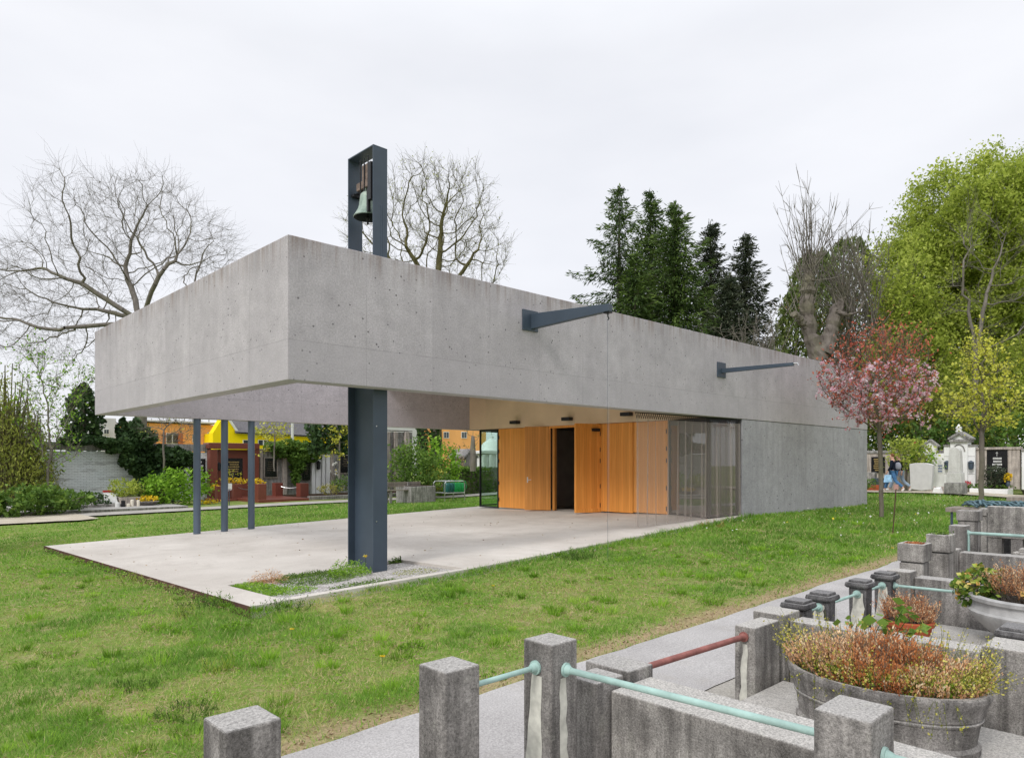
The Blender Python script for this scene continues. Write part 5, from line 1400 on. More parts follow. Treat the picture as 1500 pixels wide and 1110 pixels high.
ivymass([(100, 646, 16, 6), (125, 645, 18, 6), (150, 648, 16, 8), (165, 655, 14, 10), (185, 652, 18, 14), (205, 640, 18, 14), (182, 672, 12, 12), (200, 675, 22, 20), (235, 668, 32, 16), (262, 672, 16, 14), (215, 695, 22, 16), (245, 700, 22, 16), (206, 715, 10, 14), (212, 735, 6, 6), (238, 725, 14, 14), (195, 625, 8, 12)], 9000, .20, 'dark ivy thicket climbing over the whitewashed brick wall', TV, seed=3, depth=.8)
ivymass([(398, 654, 14, 7), (418, 652, 18, 9), (440, 655, 20, 9), (462, 655, 16, 8), (405, 664, 8, 8), (430, 668, 16, 10), (450, 668, 16, 9), (432, 682, 10, 12), (430, 698, 6, 12)], 3600, .17, 'green ivy cascading over the coping of pale wall tomb', TV, 'leaf_mid', 5, .6)
# shrubs, terrace and pots before the brick wall
t = root('grave_border', (at_v(170, 752, 24.9).x, 25, zb), 'dark stepped stone grave terrace in front of the whitewashed wall', 'grave border')
a = at_v(40, 757, 24.9); b2 = at_v(276, 747, 24.9); z1 = at_v(200, 743.8, 24.9).z
mb = MB(); mb.box(a.x - 3, b2.x, 24.9, 28.6, z1 - .6, z1); mb.build('lower_step', M['stone'], t, bevel=.02)
mb = MB(); mb.box(a.x - 3, at_v(182, 740, 26.6).x, 26.6, 30.5, z1 - .5, at_v(150, 738.5, 26.6).z); mb.build('upper_step', M['stone_lt'], t, bevel=.02)
TZ = z1
vbush('lime_shrub', 262, 742, 27.6, (1.75, .9, .95), 2600, .16, M['leaf_lime'], 'bright lime green shrub in front of the ivy thicket', clumps=80)
vbush('laurel_shrub', 30, 756, 24.4, (2.4, 1.0, .60), 3200, .17, M['leaf_mid'], 'broad mid green laurel shrub at the left picture edge', clumps=110)
vbush('laurel_shrub', 100, 748, 25.8, (1.05, .9, .46), 1200, .15, M['leaf_mid'], 'rounded green shrub left of the low box hedge', clumps=60)
vbush('box_shrub', 133, 742, 27.0, (.95, .5, .28), 800, .10, M['leaf_dark'], 'low dark clipped shrub on the upper grave step', clumps=50)
p = at_v(187, 740, 27.3); t = root('square_pot', p, 'square reddish stone pot with a pale green bush', 'pot'); MB().frustum(p.x, p.y, .42, .42, TZ, .46, .46, at_v(187, 727.5, 27.3).z).build('pot_body', M['granite_lt'], t, bevel=.03)
bush('potted_bush', (p.x - .1, p.y, at_v(187, 728, 27.3).z), (.72, .6, .42), 1100, .11, M['leaf_spring'], 'pale green bush growing in the square pot', stems=7)
p = at_v(217, 742, 26.8); t = root('flower_bowl', p, 'round stone bowl with yellow flowers on the grave step', 'planter'); zt_ = at_v(217, 734, 26.8).z; MB().lathe([(.22, TZ - p.z), (.30, TZ - p.z + .03), (.50, zt_ - p.z), (.46, zt_ - p.z)], p, 24).build('bowl', M['stone'], t, auto=40)
bush('yellow_flowers', (p.x, p.y, zt_), (.48, .42, .13), 700, .075, M['yellow_fl'], 'cluster of yellow pansies in the round stone bowl', 'flowers', stems=3)
vbush('silver_plant', 205, 738, 28.0, (.42, .4, .5), 420, .11, M['thuja'], 'grey-green bushy plant behind the bowl of yellow pansies', 'plant')
vbush('silver_plant', 236, 738, 27.9, (.36, .4, .42), 360, .11, M['thuja'], 'grey-green plant between the pansy bowl and lime shrub', 'plant')
p = at_v(224, 738, 28.5); t = root('rough_stone', p, 'pale rough natural grave stone below the ivy', 'stone'); mb = MB(); mb.frustum(p.x, p.y, .45, .2, TZ, .28, .14, at_v(224, 716, 28.5).z); mb.build('stone_body', M['granite_lt'], t, bevel=.08)
for k, (px, py, w, h, m, lab) in enumerate(((193.5, 741.5, .07, .30, 'cream', 'tall cream candle on the grave step'), (187.5, 743.5, .10, .13, 'cream', 'short cream candle leftmost on the grave step'), (202.5, 742.5, .07, .27, 'cream', 'thin cream candle nearest the pansy bowl'), (172, 740.5, .10, .20, 'white', 'small white grave light beside the dark one'), (180.5, 740, .09, .28, 'black', 'small dark grave light next to the square pot'))):
    p = at_v(px, py, 26.2); t = root('grave_candle', p, lab, 'candle', 'candles on the grave step'); MB().lathe([(w, TZ - p.z), (w, TZ - p.z + h), (w * .6, TZ - p.z + h + .02)], p, 12).build('candle_body', M[m], t, auto=40)
p = at_v(163, 740, 26.9); t = root('grave_book', p, 'white open grave book with a red edge on the step', 'ornament'); mb = MB(); mb.extr([(p.x - .28, p.y, TZ + .16), (p.x + .28, p.y, TZ + .16), (p.x + .24, p.y + .3, TZ + .62), (p.x - .24, p.y + .3, TZ + .62)], (0, .08, .02)); mb.build('page', M['white'], t); MB().box(p.x - .26, p.x + .26, p.y + .3, p.y + .42, TZ + .66, TZ + .74).build('red_edge', M['red'], t)

# ------------------------------------------------------------------ things seen under the canopy, behind the slab
c = at_g(626, 735)
a = at_v(602, 712.5, c.y); b2 = at_v(636, 735, c.y)
t = root('stone_trough', c, 'big rectangular exposed-concrete flower trough behind the canopy', 'planter')
MB().box(a.x, b2.x + .1, c.y, c.y + 1.3, b2.z - .1, a.z).build('trough_body', M['grey_tomb'], t, bevel=.02)
MB().box(a.x + .1, b2.x, c.y + .1, c.y + 1.2, a.z + .001, a.z + .03).build('soil', M['soil'], t)
def rbush(name, x0, x1, y0, y1, v, n, size, m, label, **kw):
    p = at_v((x0 + x1) / 2, y1, v); a = at_v(x0, y0, v); b2 = at_v(x1, y1, v); return bush(name, (p.x, v, p.z), ((b2.x - a.x) / 2, (b2.x - a.x) * .4, (a.z - b2.z) / 2), n, size, m, label, **kw)
rbush('round_shrub', 579, 640, 647, 734, 23.4, 4200, .17, M['leaf_mid'], 'large rounded green shrub behind the concrete trough', clumps=120)
rbush('round_shrub', 622, 668, 646, 730, 24.2, 3000, .17, M['leaf_lime'], 'lighter lime shrub next to the rounded green shrub', clumps=90)
rbush('copper_shrub', 645, 680, 648, 725, 25.6, 900, .12, M['litter'], 'thin shrub with pinkish brown young leaves before the gabled tomb', clumps=60, stems=16)
rbush('white_flower_shrub', 625, 650, 680, 722, 22.6, 420, .11, M['sedum'], 'small shrub with pale blossoms above the trough', clumps=40, stems=8)
vbush('trough_plant', 646, 714, 21.6, (.6, .5, .45), 500, .13, M['leaf_mid'], 'green plant growing at the trough corner', 'plant')
# hedge
hv = 24.6; a = at_v(656, 687.5, hv); b2 = at_v(748, 733, hv)
t = root('hedge', (a.x + 3, hv, b2.z), 'clipped green hedge behind the watering can rack', 'hedge')
g2 = np.random.default_rng(8); n = 9000
X = a.x + (b2.x - a.x) * g2.random(n); Yh = hv + 1.2 * g2.random(n) * (g2.random(n) < .6); Zh = np.where(g2.random(n) < .25, a.z, b2.z - .1 + (a.z - b2.z + .1) * g2.random(n))
C = np.stack([X, Yh, Zh], 1) + g2.normal(size=(n, 3)) * .06
leaves('foliage', C, .13, M['leaf_mid'], t, g2, .7 * fnoise(C[:, 0] * 3, C[:, 2] * 3, 2) + .35 * g2.random(n) - .1)
MB().box(a.x + .1, b2.x - .1, hv + .15, hv + 1.05, b2.z - .2, a.z - .15).build('inner_branches', M['bark'], t)
# bench
c = at_g(594, 737); bv = c.y + .6
t = root('park_bench', (c.x, bv, c.z), 'wooden park bench left of the concrete trough', 'bench')
a = at_v(566, 707, bv); b2 = at_v(616, 717, bv)
for k in range(2): vb(MB(), 566, 706 + k * 3.4, 616, 708.6 + k * 3.4, bv + .35, .05).build('backrest', M['wood_old'], t)
zs = at_v(590, 717, bv).z
for k in range(3): MB().box(a.x, b2.x, bv - .1 + k * .14, bv + .02 + k * .14, zs - .04, zs).build('seat', M['wood_old'], t)
for x in (at_v(572, 717, bv).x, at_v(603.5, 717, bv).x):
    mb = MB(); mb.box(x - .06, x + .06, bv - .06, bv + .02, c.z - .1, zs - .041); mb.box(x - .06, x + .06, bv + .29, bv + .34, c.z - .1, at_v(590, 706, bv).z); mb.build('leg', M['stone_lt'], t)
# watering can rack
c = at_g(652, 734); rv = c.y
a = at_v(651.5, 705, rv); b2 = at_v(680.5, 733, rv); dd = .95
t = root('can_rack', (a.x + .5, rv, c.z), 'galvanised rack holding green watering cans beside the trough', 'rack')
mb = MB(); zs = at_v(660, 722, rv).z; zt = a.z; zl = b2.z - .05
for y in (rv, rv + dd):
    for x in (a.x, b2.x): mb.tube([(x, y, zl), (x, y, zt - .1), (x + (.1 if x == a.x else -.1), y, zt)], .028, 8)
    mb.tube([(a.x + .1, y, zt), (b2.x - .1, y, zt)], .028, 8); mb.tube([(a.x, y, zs), (b2.x, y, zs)], .024, 8)
for x in (a.x, b2.x): mb.tube([(x, rv, zs), (x, rv + dd, zs)], .024, 8); mb.tube([(x + (.1 if x == a.x else -.1), rv, zt), (x + (.1 if x == a.x else -.1), rv + dd, zt)], .028, 8)
for k in range(6): x = a.x + (b2.x - a.x) * (k + .5) / 6; mb.tube([(x, rv, zs), (x, rv + dd, zs)], .016, 6)
mb.build('rack_frame', M['chrome'], t)
def can(x, y, z, m, label, s=1.0):
    t = root('watering_can', (0, 0, 0), label, 'watering can', 'watering cans on the rack')
    MB().lathe([(.14 * s, 0), (.15 * s, .02), (.14 * s, .30 * s), (.10 * s, .36 * s), (.09 * s, .36 * s)], (0, 0, 0), 18).build('can_body', m, t, auto=40)
    MB().tube([(.13 * s, 0, .06), (.26 * s, 0, .22), (.36 * s, 0, .42 * s)], [.035, .025, .018], 8).build('spout', m, t)
    MB().tube([(-.14 * s, 0, .08), (-.24 * s, 0, .22), (-.20 * s, 0, .40 * s), (.02, 0, .46 * s), (.08 * s, 0, .36 * s)], .016, 8).build('handle', m, t)
    t.location = (x, y, z); t.rotation_euler = (0, 0, R(70 + 40 * (x * 7 % 1)))
    return t
for k, (px, m, lab) in enumerate(((655, 'can2', 'petrol green watering can, leftmost on the rack'), (660, 'can2', 'petrol green watering can, second from the left on the rack'), (665.5, 'can', 'bright green watering can in the middle of the rack'), (670.5, 'can', 'bright green watering can next to the right end of the rack'), (676, 'can', 'bright green watering can at the right end of the rack'))):
    p = at_v(px, 720, rv + .45); can(p.x, p.y, zs + .03, M[m], lab, 1.35)
# gabled little tomb, mausoleum behind the corner glass
def vgable(x0, x1, ye, ya, yb, v, label, m='grey_tomb', door=True):
    t = root('gabled_tomb', (at_v((x0 + x1) / 2, yb, v).x, v, at_v(x0, yb, v).z), label, 'tomb')
    xm = (x0 + x1) / 2; w = x1 - x0
    vquad(MB(), [(x0 + w * .1, yb), (x0 + w * .1, ye), (xm, ya + 2), (x1 - w * .1, ye), (x1 - w * .1, yb)], v, 1.6).build('body', M[m], t)
    vquad(MB(), [(x0, ye + 1), (xm, ya), (x1, ye + 1), (x1, ye + 4), (xm, ya + 3.4), (x0, ye + 4)], v - .15, 1.9).build('gable_roof', M[m], t, bevel=.02)
    if door:
        pts = [(xm - w * .2, yb)] + [(xm - w * .2 * math.cos(k * math.pi / 8), ye + 9 - w * .22 * math.sin(k * math.pi / 8)) for k in range(9)] + [(xm + w * .2, yb)]
        vquad(MB(), pts, v - .02, .018).build('niche', M['dark_in'], t)
vgable(680.5, 701, 667, 657, 700, 27.5, 'small grey gabled tomb house rising behind the hedge')
mv = 29.5
t = root('mausoleum', (at_v(717, 690, mv).x, mv, zb), 'pale greenish domed mausoleum seen through the corner glass', 'tomb')
vb(MB(), 706, 665, 735, 735, mv, 2.5).build('body', M['white_tomb'], t, bevel=.02); vb(MB(), 703.5, 660, 737.5, 664.9, mv - .2, 2.9).build('cornice', M['white_tomb'], t, bevel=.04)
for x in (708, 718, 728): vb(MB(), x, 666, x + 3.5, 735, mv - .25, .248).build('pilaster', M['white_tomb'], t, bevel=.03)
p = at_v(720, 660, mv + 1.2); mb = MB(); mb.lathe([(.95, 0), (.9, .25), (.65, .6), (.3, .85), (.16, .92), (.16, 1.1), (.06, 1.2), (.05, 1.5), (0, 1.55)], p, 20); mb.build('dome', M['white_tomb'], t, auto=40)

# ================================================================== buildings beyond the wall
def building(name, label, x0, x1, y0, y1, v, depth, m, wins=(), frame='white', roof=None):
    t = root(name, (at_v((x0 + x1) / 2, y1, v).x, v, -.4), label, 'building'); p = at_v(x0, y0, v); q = at_v(x1, y1, v)
    MB().box(p.x, q.x, v, v + depth, -.5, p.z).build('wall', M[m], t)
    for a0, b0, a1, b1 in wins:
        f = vb(MB(), a0, b0, a1, b1, v - .08, .078).build('window', M[frame], t); w = (a1 - a0)
        mb = MB(); vb(mb, a0 + w * .08, b0 + 1, a0 + w * .46, b1 - 1, v - .10, .019); vb(mb, a0 + w * .54, b0 + 1, a1 - w * .08, b1 - 1, v - .10, .019); mb.build('pane', M['winglass'], f)
    if roof: vb(MB(), x0 - 2, y0 - 2.5, x1 + 2, y0 - .05, v - .5, depth + 1).build('roof', M[roof], t)
    return t
ob = building('apartment_building', 'orange rendered apartment building beyond the cemetery wall', 206, 322, 619, 700, 64, 12, 'orange', ((214, 635, 228, 649), (243, 634, 262, 650), (282, 636, 290, 648), (304, 633, 318, 652)), roof='bldwhite')
for x in range(210, 320, 12): MB().tube([at_v(x, 618, 64), at_v(x, 612, 64)], .05, 5).build('railing_post', M['chrome'], ob)
MB().tube([at_v(206, 612, 64), at_v(322, 612.5, 64)], .06, 6).build('railing', M['chrome'], ob)
vb(MB(), 240, 633, 243, 651, 63.6, .39).build('recess', simple('rust_panel', (.42, .14, .05), .9), ob)
vb(MB(), 262.2, 634, 268, 651, 63.6, .39).build('recess', bpy.data.materials['rust_panel'], ob)
t = root('yellow_house', (at_v(400, 650, 56).x, 56, -.4), 'bright yellow house with grey tiled roof beyond the wall', 'house')
p = at_v(346, 632, 56); q = at_v(545, 640, 56)
MB().box(p.x, q.x, 56, 66, -.5, p.z).build('wall', M['yellow'], t)
L = at_v(315, 700, 57.5); 
mb = MB(); mb.extr([at_v(312, 700, 56), at_v(312, 634, 56), at_v(329, 607, 56), at_v(346, 631.5, 56), at_v(346, 700, 56)], (0, 1.0, 0)); mb.build('gable_wall', M['yellow'], t)
MB().extr([at_v(327, 604, 55.9), at_v(331, 604, 55.9), at_v(350, 632, 55.9), at_v(347, 633, 55.9)], (0, 1.2, 0)).build('verge_board', M['white'], t)
mb = MB(); mb.add([tuple(at_v(345, 632.5, 55.6)), tuple(at_v(548, 642, 55.6)), tuple(at_v(548, 606, 61)), tuple(at_v(326, 604, 61))], [(0, 1, 2, 3)]); mb.add([tuple(at_v(345, 634.5, 55.6)), tuple(at_v(548, 644, 55.6)), tuple(at_v(548, 608, 61.2)), tuple(at_v(326, 606, 61.2))], [(3, 2, 1, 0)]); mb.build('roof', M['roofgrey'], t)
for a0, b0, a1, b1 in ((356, 644, 372, 652), (378, 644, 392, 652)):
    f = vb(MB(), a0, b0, a1, b1, 55.93, .068).build('window', M['white'], t); mb = MB(); vb(mb, a0 + 1, b0 + .6, a0 + 7, b1, 55.91, .019); vb(mb, a0 + 9, b0 + .6, a1 - 1, b1, 55.91, .019); mb.build('pane', M['winglass'], f)
building('white_building', 'tall white building beyond the shrubs, right of the bell column', 560, 612, 560, 700, 70, 10, 'bldwhite', ((572, 640, 580, 650), (586, 632, 592, 640)))
building('apartment_building', 'distant orange apartment house behind ivy covered trunks', 606, 712, 560, 700, 72, 10, 'orange', ((650, 632, 658, 642), (676, 632, 684, 642)))
building('white_building', 'small white building glimpsed left of the orange one', 148, 170, 612, 700, 66, 6, 'bldwhite', ((152, 628, 160, 636),))
t = root('street_lamp', at_v(428, 700, 40), 'white lamp pole rising behind the wall tombs', 'street lamp'); a = at_v(428, 700, 40); b2 = at_v(428.5, 590, 40); MB().tube([a, b2], .10, 10).build('pole', M['white'], t); MB().tube([b2, (b2.x + .6, b2.y, b2.z + .1)], .05, 8).build('lamp_arm', M['white'], t); MB().box(b2.x + .5, b2.x + 1.1, b2.y - .12, b2.y + .12, b2.z + .04, b2.z + .16).build('lamp_head', M['chrome'], t)
# parked van left of the slab (it shows in the corner glass)
vp = Vector((-4.6, 12.8, gz(-5, 13))); an = math.atan2(.536, -.844)
t = root('parked_van', (0, 0, 0), 'grey parked delivery van mirrored in the corner glass', 'van')
prof = [(-2.5, .35), (-2.5, 1.0), (-2.42, 1.9), (-2.3, 2.35), (-2.0, 2.45), (.9, 2.40), (1.25, 2.2), (1.75, 1.35), (2.4, 1.1), (2.5, .9), (2.5, .35)]
MB().extr([(x, -.95, z) for x, z in prof], (0, 1.9, 0)).build('body', simple('silver_van_paint', (.36, .38, .42), .3, .5, metal=.3, var=.03), t, bevel=.06, seg=3)
mb = MB(); mb.box(-2.52, -2.46, -.78, -.04, 1.25, 2.0); mb.box(-2.52, -2.46, .04, .78, 1.25, 2.0); mb.build('rear_window', M['winglass'], t)
for s in (-1, 1):
    MB().box(-2.53, -2.47, s * .86 - .07, s * .86 + .07, .9, 1.6).build('tail_light', M['red'], t)
    for x in (-1.5, 1.6): MB().tube([(x, s * .72, .33), (x, s * .97, .33)], .33, 24).build('wheel', M['black'], t, auto=40)
MB().box(-2.58, -2.40, -.9, .9, .40, .58).build('bumper', M['black'], t, bevel=.02)
t.location = vp; t.rotation_euler = (0, 0, an)
# ================================================================== trees
def tree_root(name, p, label): return root(name, p, label, 'tree')
# --- big bare tree behind the left end of the canopy
g = np.random.default_rng(101)
D0 = 42
c = at_d(165, 430, D0); base = at_d(205, 700, D0); base.z = -.4
t = tree_root('bare_tree', base, 'wide spreading bare tree rising behind the left end of the canopy')
fork = at_d(207, 470, D0)
att = []
for px, py, rx, ry, n in ((205, 335, 125, 68, 1000), (95, 405, 110, 62, 900), (300, 370, 52, 48, 300), (60, 490, 100, 50, 560), (15, 440, 60, 60, 350), (220, 285, 60, 34, 220)):
    q = at_d(px, py, D0); s = D0 / F
    att.append(crown_points(q, (rx * s, rx * s * .75, ry * s), n, g, .2, .35))
att = np.concatenate(att)
limbs = [at_d(x, y, D0 + dz) for x, y, dz in ((240, 395, -1.5), (185, 400, 1.2), (120, 415, -1.0), (150, 455, 1.5), (265, 440, 1.0), (95, 480, -2))]
branching(t, tuple(base), tuple(fork), att, .42, 5.0, .62, .007, .34, M['twig'], g, 5, .8, limbs, 9000, .0055, iters=160, up=.12)
# --- bare tree behind the bell
g = np.random.default_rng(102); D0 = 46
base = at_d(640, 700, D0); base.z = -.3
t = tree_root('bare_tree', base, 'rounded bare tree with mossy limbs behind the bell tower')
fork = at_d(640, 450, D0); att = []
for px, py, rx, ry, n in ((640, 320, 100, 82, 900), (700, 370, 60, 60, 450), (570, 340, 60, 70, 300), (530, 350, 35, 40, 140), (660, 275, 70, 36, 250)):
    q = at_d(px, py, D0); s = D0 / F; att.append(crown_points(q, (rx * s, rx * s * .8, ry * s), n, g, .2, .3))
limbs = [at_d(x, y, D0 + dz) for x, y, dz in ((600, 370, -1), (580, 390, 1), (645, 360, 1), (690, 380, -1), (720, 420, 1), (625, 390, 0))]
P, par, r, tips, C = branching(t, tuple(base), tuple(fork), np.concatenate(att), .42, 5.0, .66, .010, .36, M['bark_moss'], g, 5, .6, limbs, 7000, .0075, iters=150, up=.5)
k = C[g.integers(0, len(C), 2600)] + g.normal(size=(2600, 3)) * .06
leaves('buds', k, .085, M['leaf_olive'], t, g, .2 + .7 * g.random(2600))
# --- conifers behind the roof
def con(px, ytop, D, rad, m, label, seed, **kw):
    p = at_d(px, 700, D); h = at_d(px, ytop, D).z + .3; conifer('spruce_tree' if m == 'needle' else 'grey_conifer', (p.x, p.y, -.3), h, rad, M[m], label, np.random.default_rng(seed), **kw)
con(907, 271, 52, 6.2, 'needle', 'tall sparse spruce at the left of the conifer group', 1, whorls=26, per=6, hang=.9, droop=.55, start=.25, leaf=.30, dens=1.7)
con(953, 279, 56, 5.8, 'needle', 'tall dark spruce second from left in conifer group', 2, whorls=32, per=8, hang=.9, leaf=.30, dens=1.8, start=.25)
con(988, 296, 50, 6.4, 'needle', 'broad bright green spruce in the middle of the conifer group', 3, whorls=32, per=9, hang=.8, leaf=.30, dens=1.9, start=.25)
con(1041, 322, 54, 5.0, 'needle_grey', 'dull dark conifer right of the broad green spruce', 4, whorls=30, per=8, hang=.7, leaf=.30, dens=1.9, start=.25)
con(1092, 344, 52, 5.0, 'needle_grey', 'slender dull conifer at the right end of the conifer group', 5, whorls=30, per=8, hang=.7, leaf=.30, dens=1.8, start=.25)
con(1066, 400, 47, 3.8, 'needle_grey', 'short dull conifer filling the gap between two taller ones', 6, whorls=24, per=8, hang=.6, leaf=.30, dens=1.8, start=.2)
con(930, 370, 48, 4.4, 'needle', 'shorter green spruce low in front of the sparse one', 8, whorls=24, per=8, hang=.7, leaf=.30, dens=1.7, start=.25)
# --- thuja masses behind the pollard
def cone_shrub(name, px, ytop, hw, D, n, m, label, seed, size=.26):
    g = np.random.default_rng(seed); p = at_d(px, 700, D); tp = at_d(px, ytop, D); h = tp.z + .3; w = hw * D / F
    t = root(name, (p.x, p.y, -.3), label, 'tree')
    f = g.random(n) ** .8; th = g.random(n) * 2 * np.pi
    lob = 1 + .35 * (fnoise(th * 1.3 + 3, f * 5 + seed, 2) - .5) * 2
    r = w * np.minimum(1, (1.02 - f) ** .5 * 1.5) * lob * (.75 + .3 * g.random(n))
    C = np.stack([p.x + r * np.cos(th), p.y + r * np.sin(th), -.3 + h * (.06 + .94 * f)], 1) + g.normal(size=(n, 3)) * .12
    leaves('foliage', C, size, M[m], t, g, .65 * fnoise(th * 4, f * 14, 2) + .45 * g.random(n) - .05, axis=np.array([[0, 0, 1.]]), spread=.6, aspect=.4)
    tubes('trunk', [(p.x, p.y, -.4)], [(p.x, p.y, h * .85)], [.25], [.04], M['bark'], t, 7)
cone_shrub('thuja_tree', 1195, 372, 58, 50, 12000, 'thuja', 'green thuja mass behind the pollarded trunk', 11)
cone_shrub('thuja_tree', 1243, 352, 62, 54, 14000, 'thuja', 'taller green thuja between pollard stems and big beech', 12)
cone_shrub('thuja_tree', 1166, 425, 42, 47, 6000, 'thuja', 'low brownish thuja left of the pollarded trunk', 13)
# --- pollarded tree
g = np.random.default_rng(103); D0 = 42
base = at_d(1203, 700, D0); base.z = -.2
t = tree_root('pollarded_tree', base, 'heavy pollarded tree with two pale thick stems and thin shoots')
P0 = at_d(1198, 540, D0); L1 = [at_d(1200, 528, D0), at_d(1187, 490, D0), at_d(1182, 450, D0), at_d(1184, 415, D0), at_d(1186, 398, D0)]
L2 = [at_d(1206, 520, D0), at_d(1217, 485, D0 + .3), at_d(1228, 450, D0 + .4), at_d(1236, 438, D0 + .5)]
mb = MB(); 
def rough(pts, r, n=16):
    pts = [Vector(p) for p in pts]; Q = []; Rr = []
    for i in range(len(pts) - 1):
        for k in range(6): f = k / 6; Q.append(pts[i].lerp(pts[i + 1], f)); Rr.append((r[i] * (1 - f) + r[i + 1] * f) * (1 + .10 * g.normal()))
    Q.append(pts[-1]); Rr.append(r[-1]); v0 = len(mb.v); mb.tube(Q, Rr, n)
    for j in range(v0, len(mb.v)): mb.v[j] = tuple(np.array(mb.v[j]) + g.normal(size=3) * .030)
rough([base, P0, (P0.x, P0.y, P0.z + .25)], [.85, .66, .60]); rough(L1, [.52, .43, .40, .37, .24]); rough(L2, [.46, .40, .36, .22])
rough([at_d(1184, 480, D0), at_d(1171, 467, D0 - .4), at_d(1163, 459, D0 - .7)], [.30, .22, .20], 10)
rough([at_d(1226, 455, D0), at_d(1240, 462, D0 - .4), at_d(1256, 458, D0 - .5), at_d(1266, 440, D0 - .5)], [.13, .09, .07, .03], 6)
mb.build('trunk', M['bark_pale'], t)
A = []; B = []; ra = []; rb = []
def shoots(p, n, L, spread, lean=(0, 0, 1)):
    for i in range(n):
        d = np.array(lean) + g.normal(size=3) * spread; d /= np.linalg.norm(d); l = L * (.5 + .6 * g.random()); q = np.array(p) + g.normal(size=3) * .22
        for s in range(3):
            e = q + d * l / 3; A.append(q); B.append(e); ra.append(.034 - .009 * s); rb.append(.025 - .008 * s)
            if s > 0:
                for _ in range(3):
                    dd = d + g.normal(size=3) * .45; A.append(e); B.append(e + dd * l * .16); ra.append(.013); rb.append(.006)
            q = e; d = d + g.normal(size=3) * .07 + np.array([0, 0, .05])
shoots(L1[-1], 34, 4.2, .26); shoots(L1[-2], 22, 3.6, .4); shoots(L1[-3], 14, 3.0, .5); shoots(at_d(1243, 470, D0 + .5), 26, 4.2, .34); shoots(at_d(1275, 480, D0 + .5), 26, 4.0, .3); shoots(L2[-1], 36, 4.0, .30); shoots(L2[-2], 8, 2.6, .45); shoots(at_d(1262, 425, D0 - .5), 16, 3.0, .35); shoots(at_d(1162, 458, D0 - .7), 6, 1.6, .4); shoots(at_d(1250, 455, D0), 12, 3.4, .4)
tubes('shoots', A, B, ra, rb, M['twig'], t, 4)
# brown bare thicket right of it
def thicket(px, py0, py1, hw, D, n, label, seed, m='twig', lv=0, lm=None):
    g = np.random.default_rng(seed); p = at_d(px, py1, D); h = at_d(px, py0, D).z - p.z; w = hw * D / F
    t = root('bare_thicket', p, label, 'shrub'); A = []; B = []; r0 = []; r1 = []
    for i in range(n):
        q = np.array(p) + np.array([g.normal() * w * .35, g.normal() * w * .35, 0]); d = np.array([g.normal() * .28, g.normal() * .28, 1.]); l = h * (.55 + .5 * g.random())
        for s in range(5):
            d = d + g.normal(size=3) * .12; d /= np.linalg.norm(d); e = q + d * l / 5; A.append(q); B.append(e); r0.append(.035 * (1 - s / 6)); r1.append(.035 * (1 - (s + 1) / 6))
            for _ in range(5):
                dd = d * .6 + g.normal(size=3) * .6; ff = g.random(); st = q + (e - q) * ff; A.append(st); B.append(st + dd * l * .10); r0.append(.013); r1.append(.006)
            q = e
    tubes('twigs', A, B, r0, r1, M[m], t, 3)
    if lv: Bv = np.array(B); leaves('foliage', Bv[g.integers(0, len(Bv), lv)] + g.normal(size=(lv, 3)) * .1, .10, M[lm], t, g)
thicket(1262, 388, 560, 55, 46, 70, 'brown leafless thicket between thuja and big spring tree', 51, lv=1500, lm='heather_rust')
thicket(1110, 440, 540, 45, 40, 26, 'pale leaning bare twigs over the chapel roof edge', 52)
# --- big spring-green trees on the right
def bigtree(name, blobs, base_px, D, n_leaf, size, m, label, seed, trunk_r=.4, step=.55, fork_y=560, nlimb=5, mb_='bark', tw=3):
    g = np.random.default_rng(seed); s = D / F; base = at_d(base_px, 715, D); base.z = .1
    t = tree_root(name, base, label); att = []; 
    for px, py, rx, ry, n in blobs: att.append(crown_points(at_d(px, py, D), (rx * s, rx * s * .85, ry * s), n, g, .45, .4, .8))
    att = np.concatenate(att); fork = at_d(base_px, fork_y, D)
    limbs = [tuple(np.array(at_d(b[0], b[1] + b[3] * .2, D + g.normal() * .8))) for b in blobs[:nlimb]]
    P, par, r, tips, C = branching(t, tuple(base), tuple(fork), att, step, 6, .85, .016, trunk_r, M[mb_], g, tw, .7, limbs, 6000, .009, iters=120)
    k = g.integers(0, len(C), n_leaf); cl = g.random(len(C) // 7 + 1)[k // 7]
    L = C[k] + g.normal(size=(n_leaf, 3)) * size * 1.5
    leaves('crown', L, size, M[m], t, g, .45 * cl + .55 * g.random(n_leaf))
bigtree('spring_beech', [(1445, 345, 125, 100, 900), (1360, 420, 72, 75, 450), (1560, 360, 120, 120, 500), (1410, 500, 100, 75, 500), (1520, 470, 90, 90, 300), (1325, 400, 45, 55, 260), (1335, 490, 50, 60, 260), (1480, 300, 70, 45, 260)], 1440, 47, 230000, .19, 'leaf_spring', 'huge yellow-green spring beech filling the right side', 61, .45, .6)
bigtree('spring_tree', [(1330, 470, 50, 90, 300), (1310, 550, 50, 60, 220), (1380, 580, 65, 60, 260)], 1335, 43, 26000, .19, 'leaf_spring', 'spring green tree low behind the cherry', 62, .22, .5, 600, 3)
bigtree('spring_tree', [(1480, 580, 70, 60, 280), (1430, 620, 55, 45, 200), (1530, 560, 60, 80, 240)], 1485, 42, 30000, .18, 'leaf_spring', 'dense green tree behind the granite tomb', 63, .22, .5, 620, 3)
bigtree('spring_tree', [(1290, 610, 40, 45, 200), (1350, 620, 60, 45, 260), (1400, 640, 60, 30, 160)], 1315, 41, 15000, .18, 'leaf_olive', 'shady olive undergrowth tree behind the cemetery wall', 64, .18, .5, 650, 2)
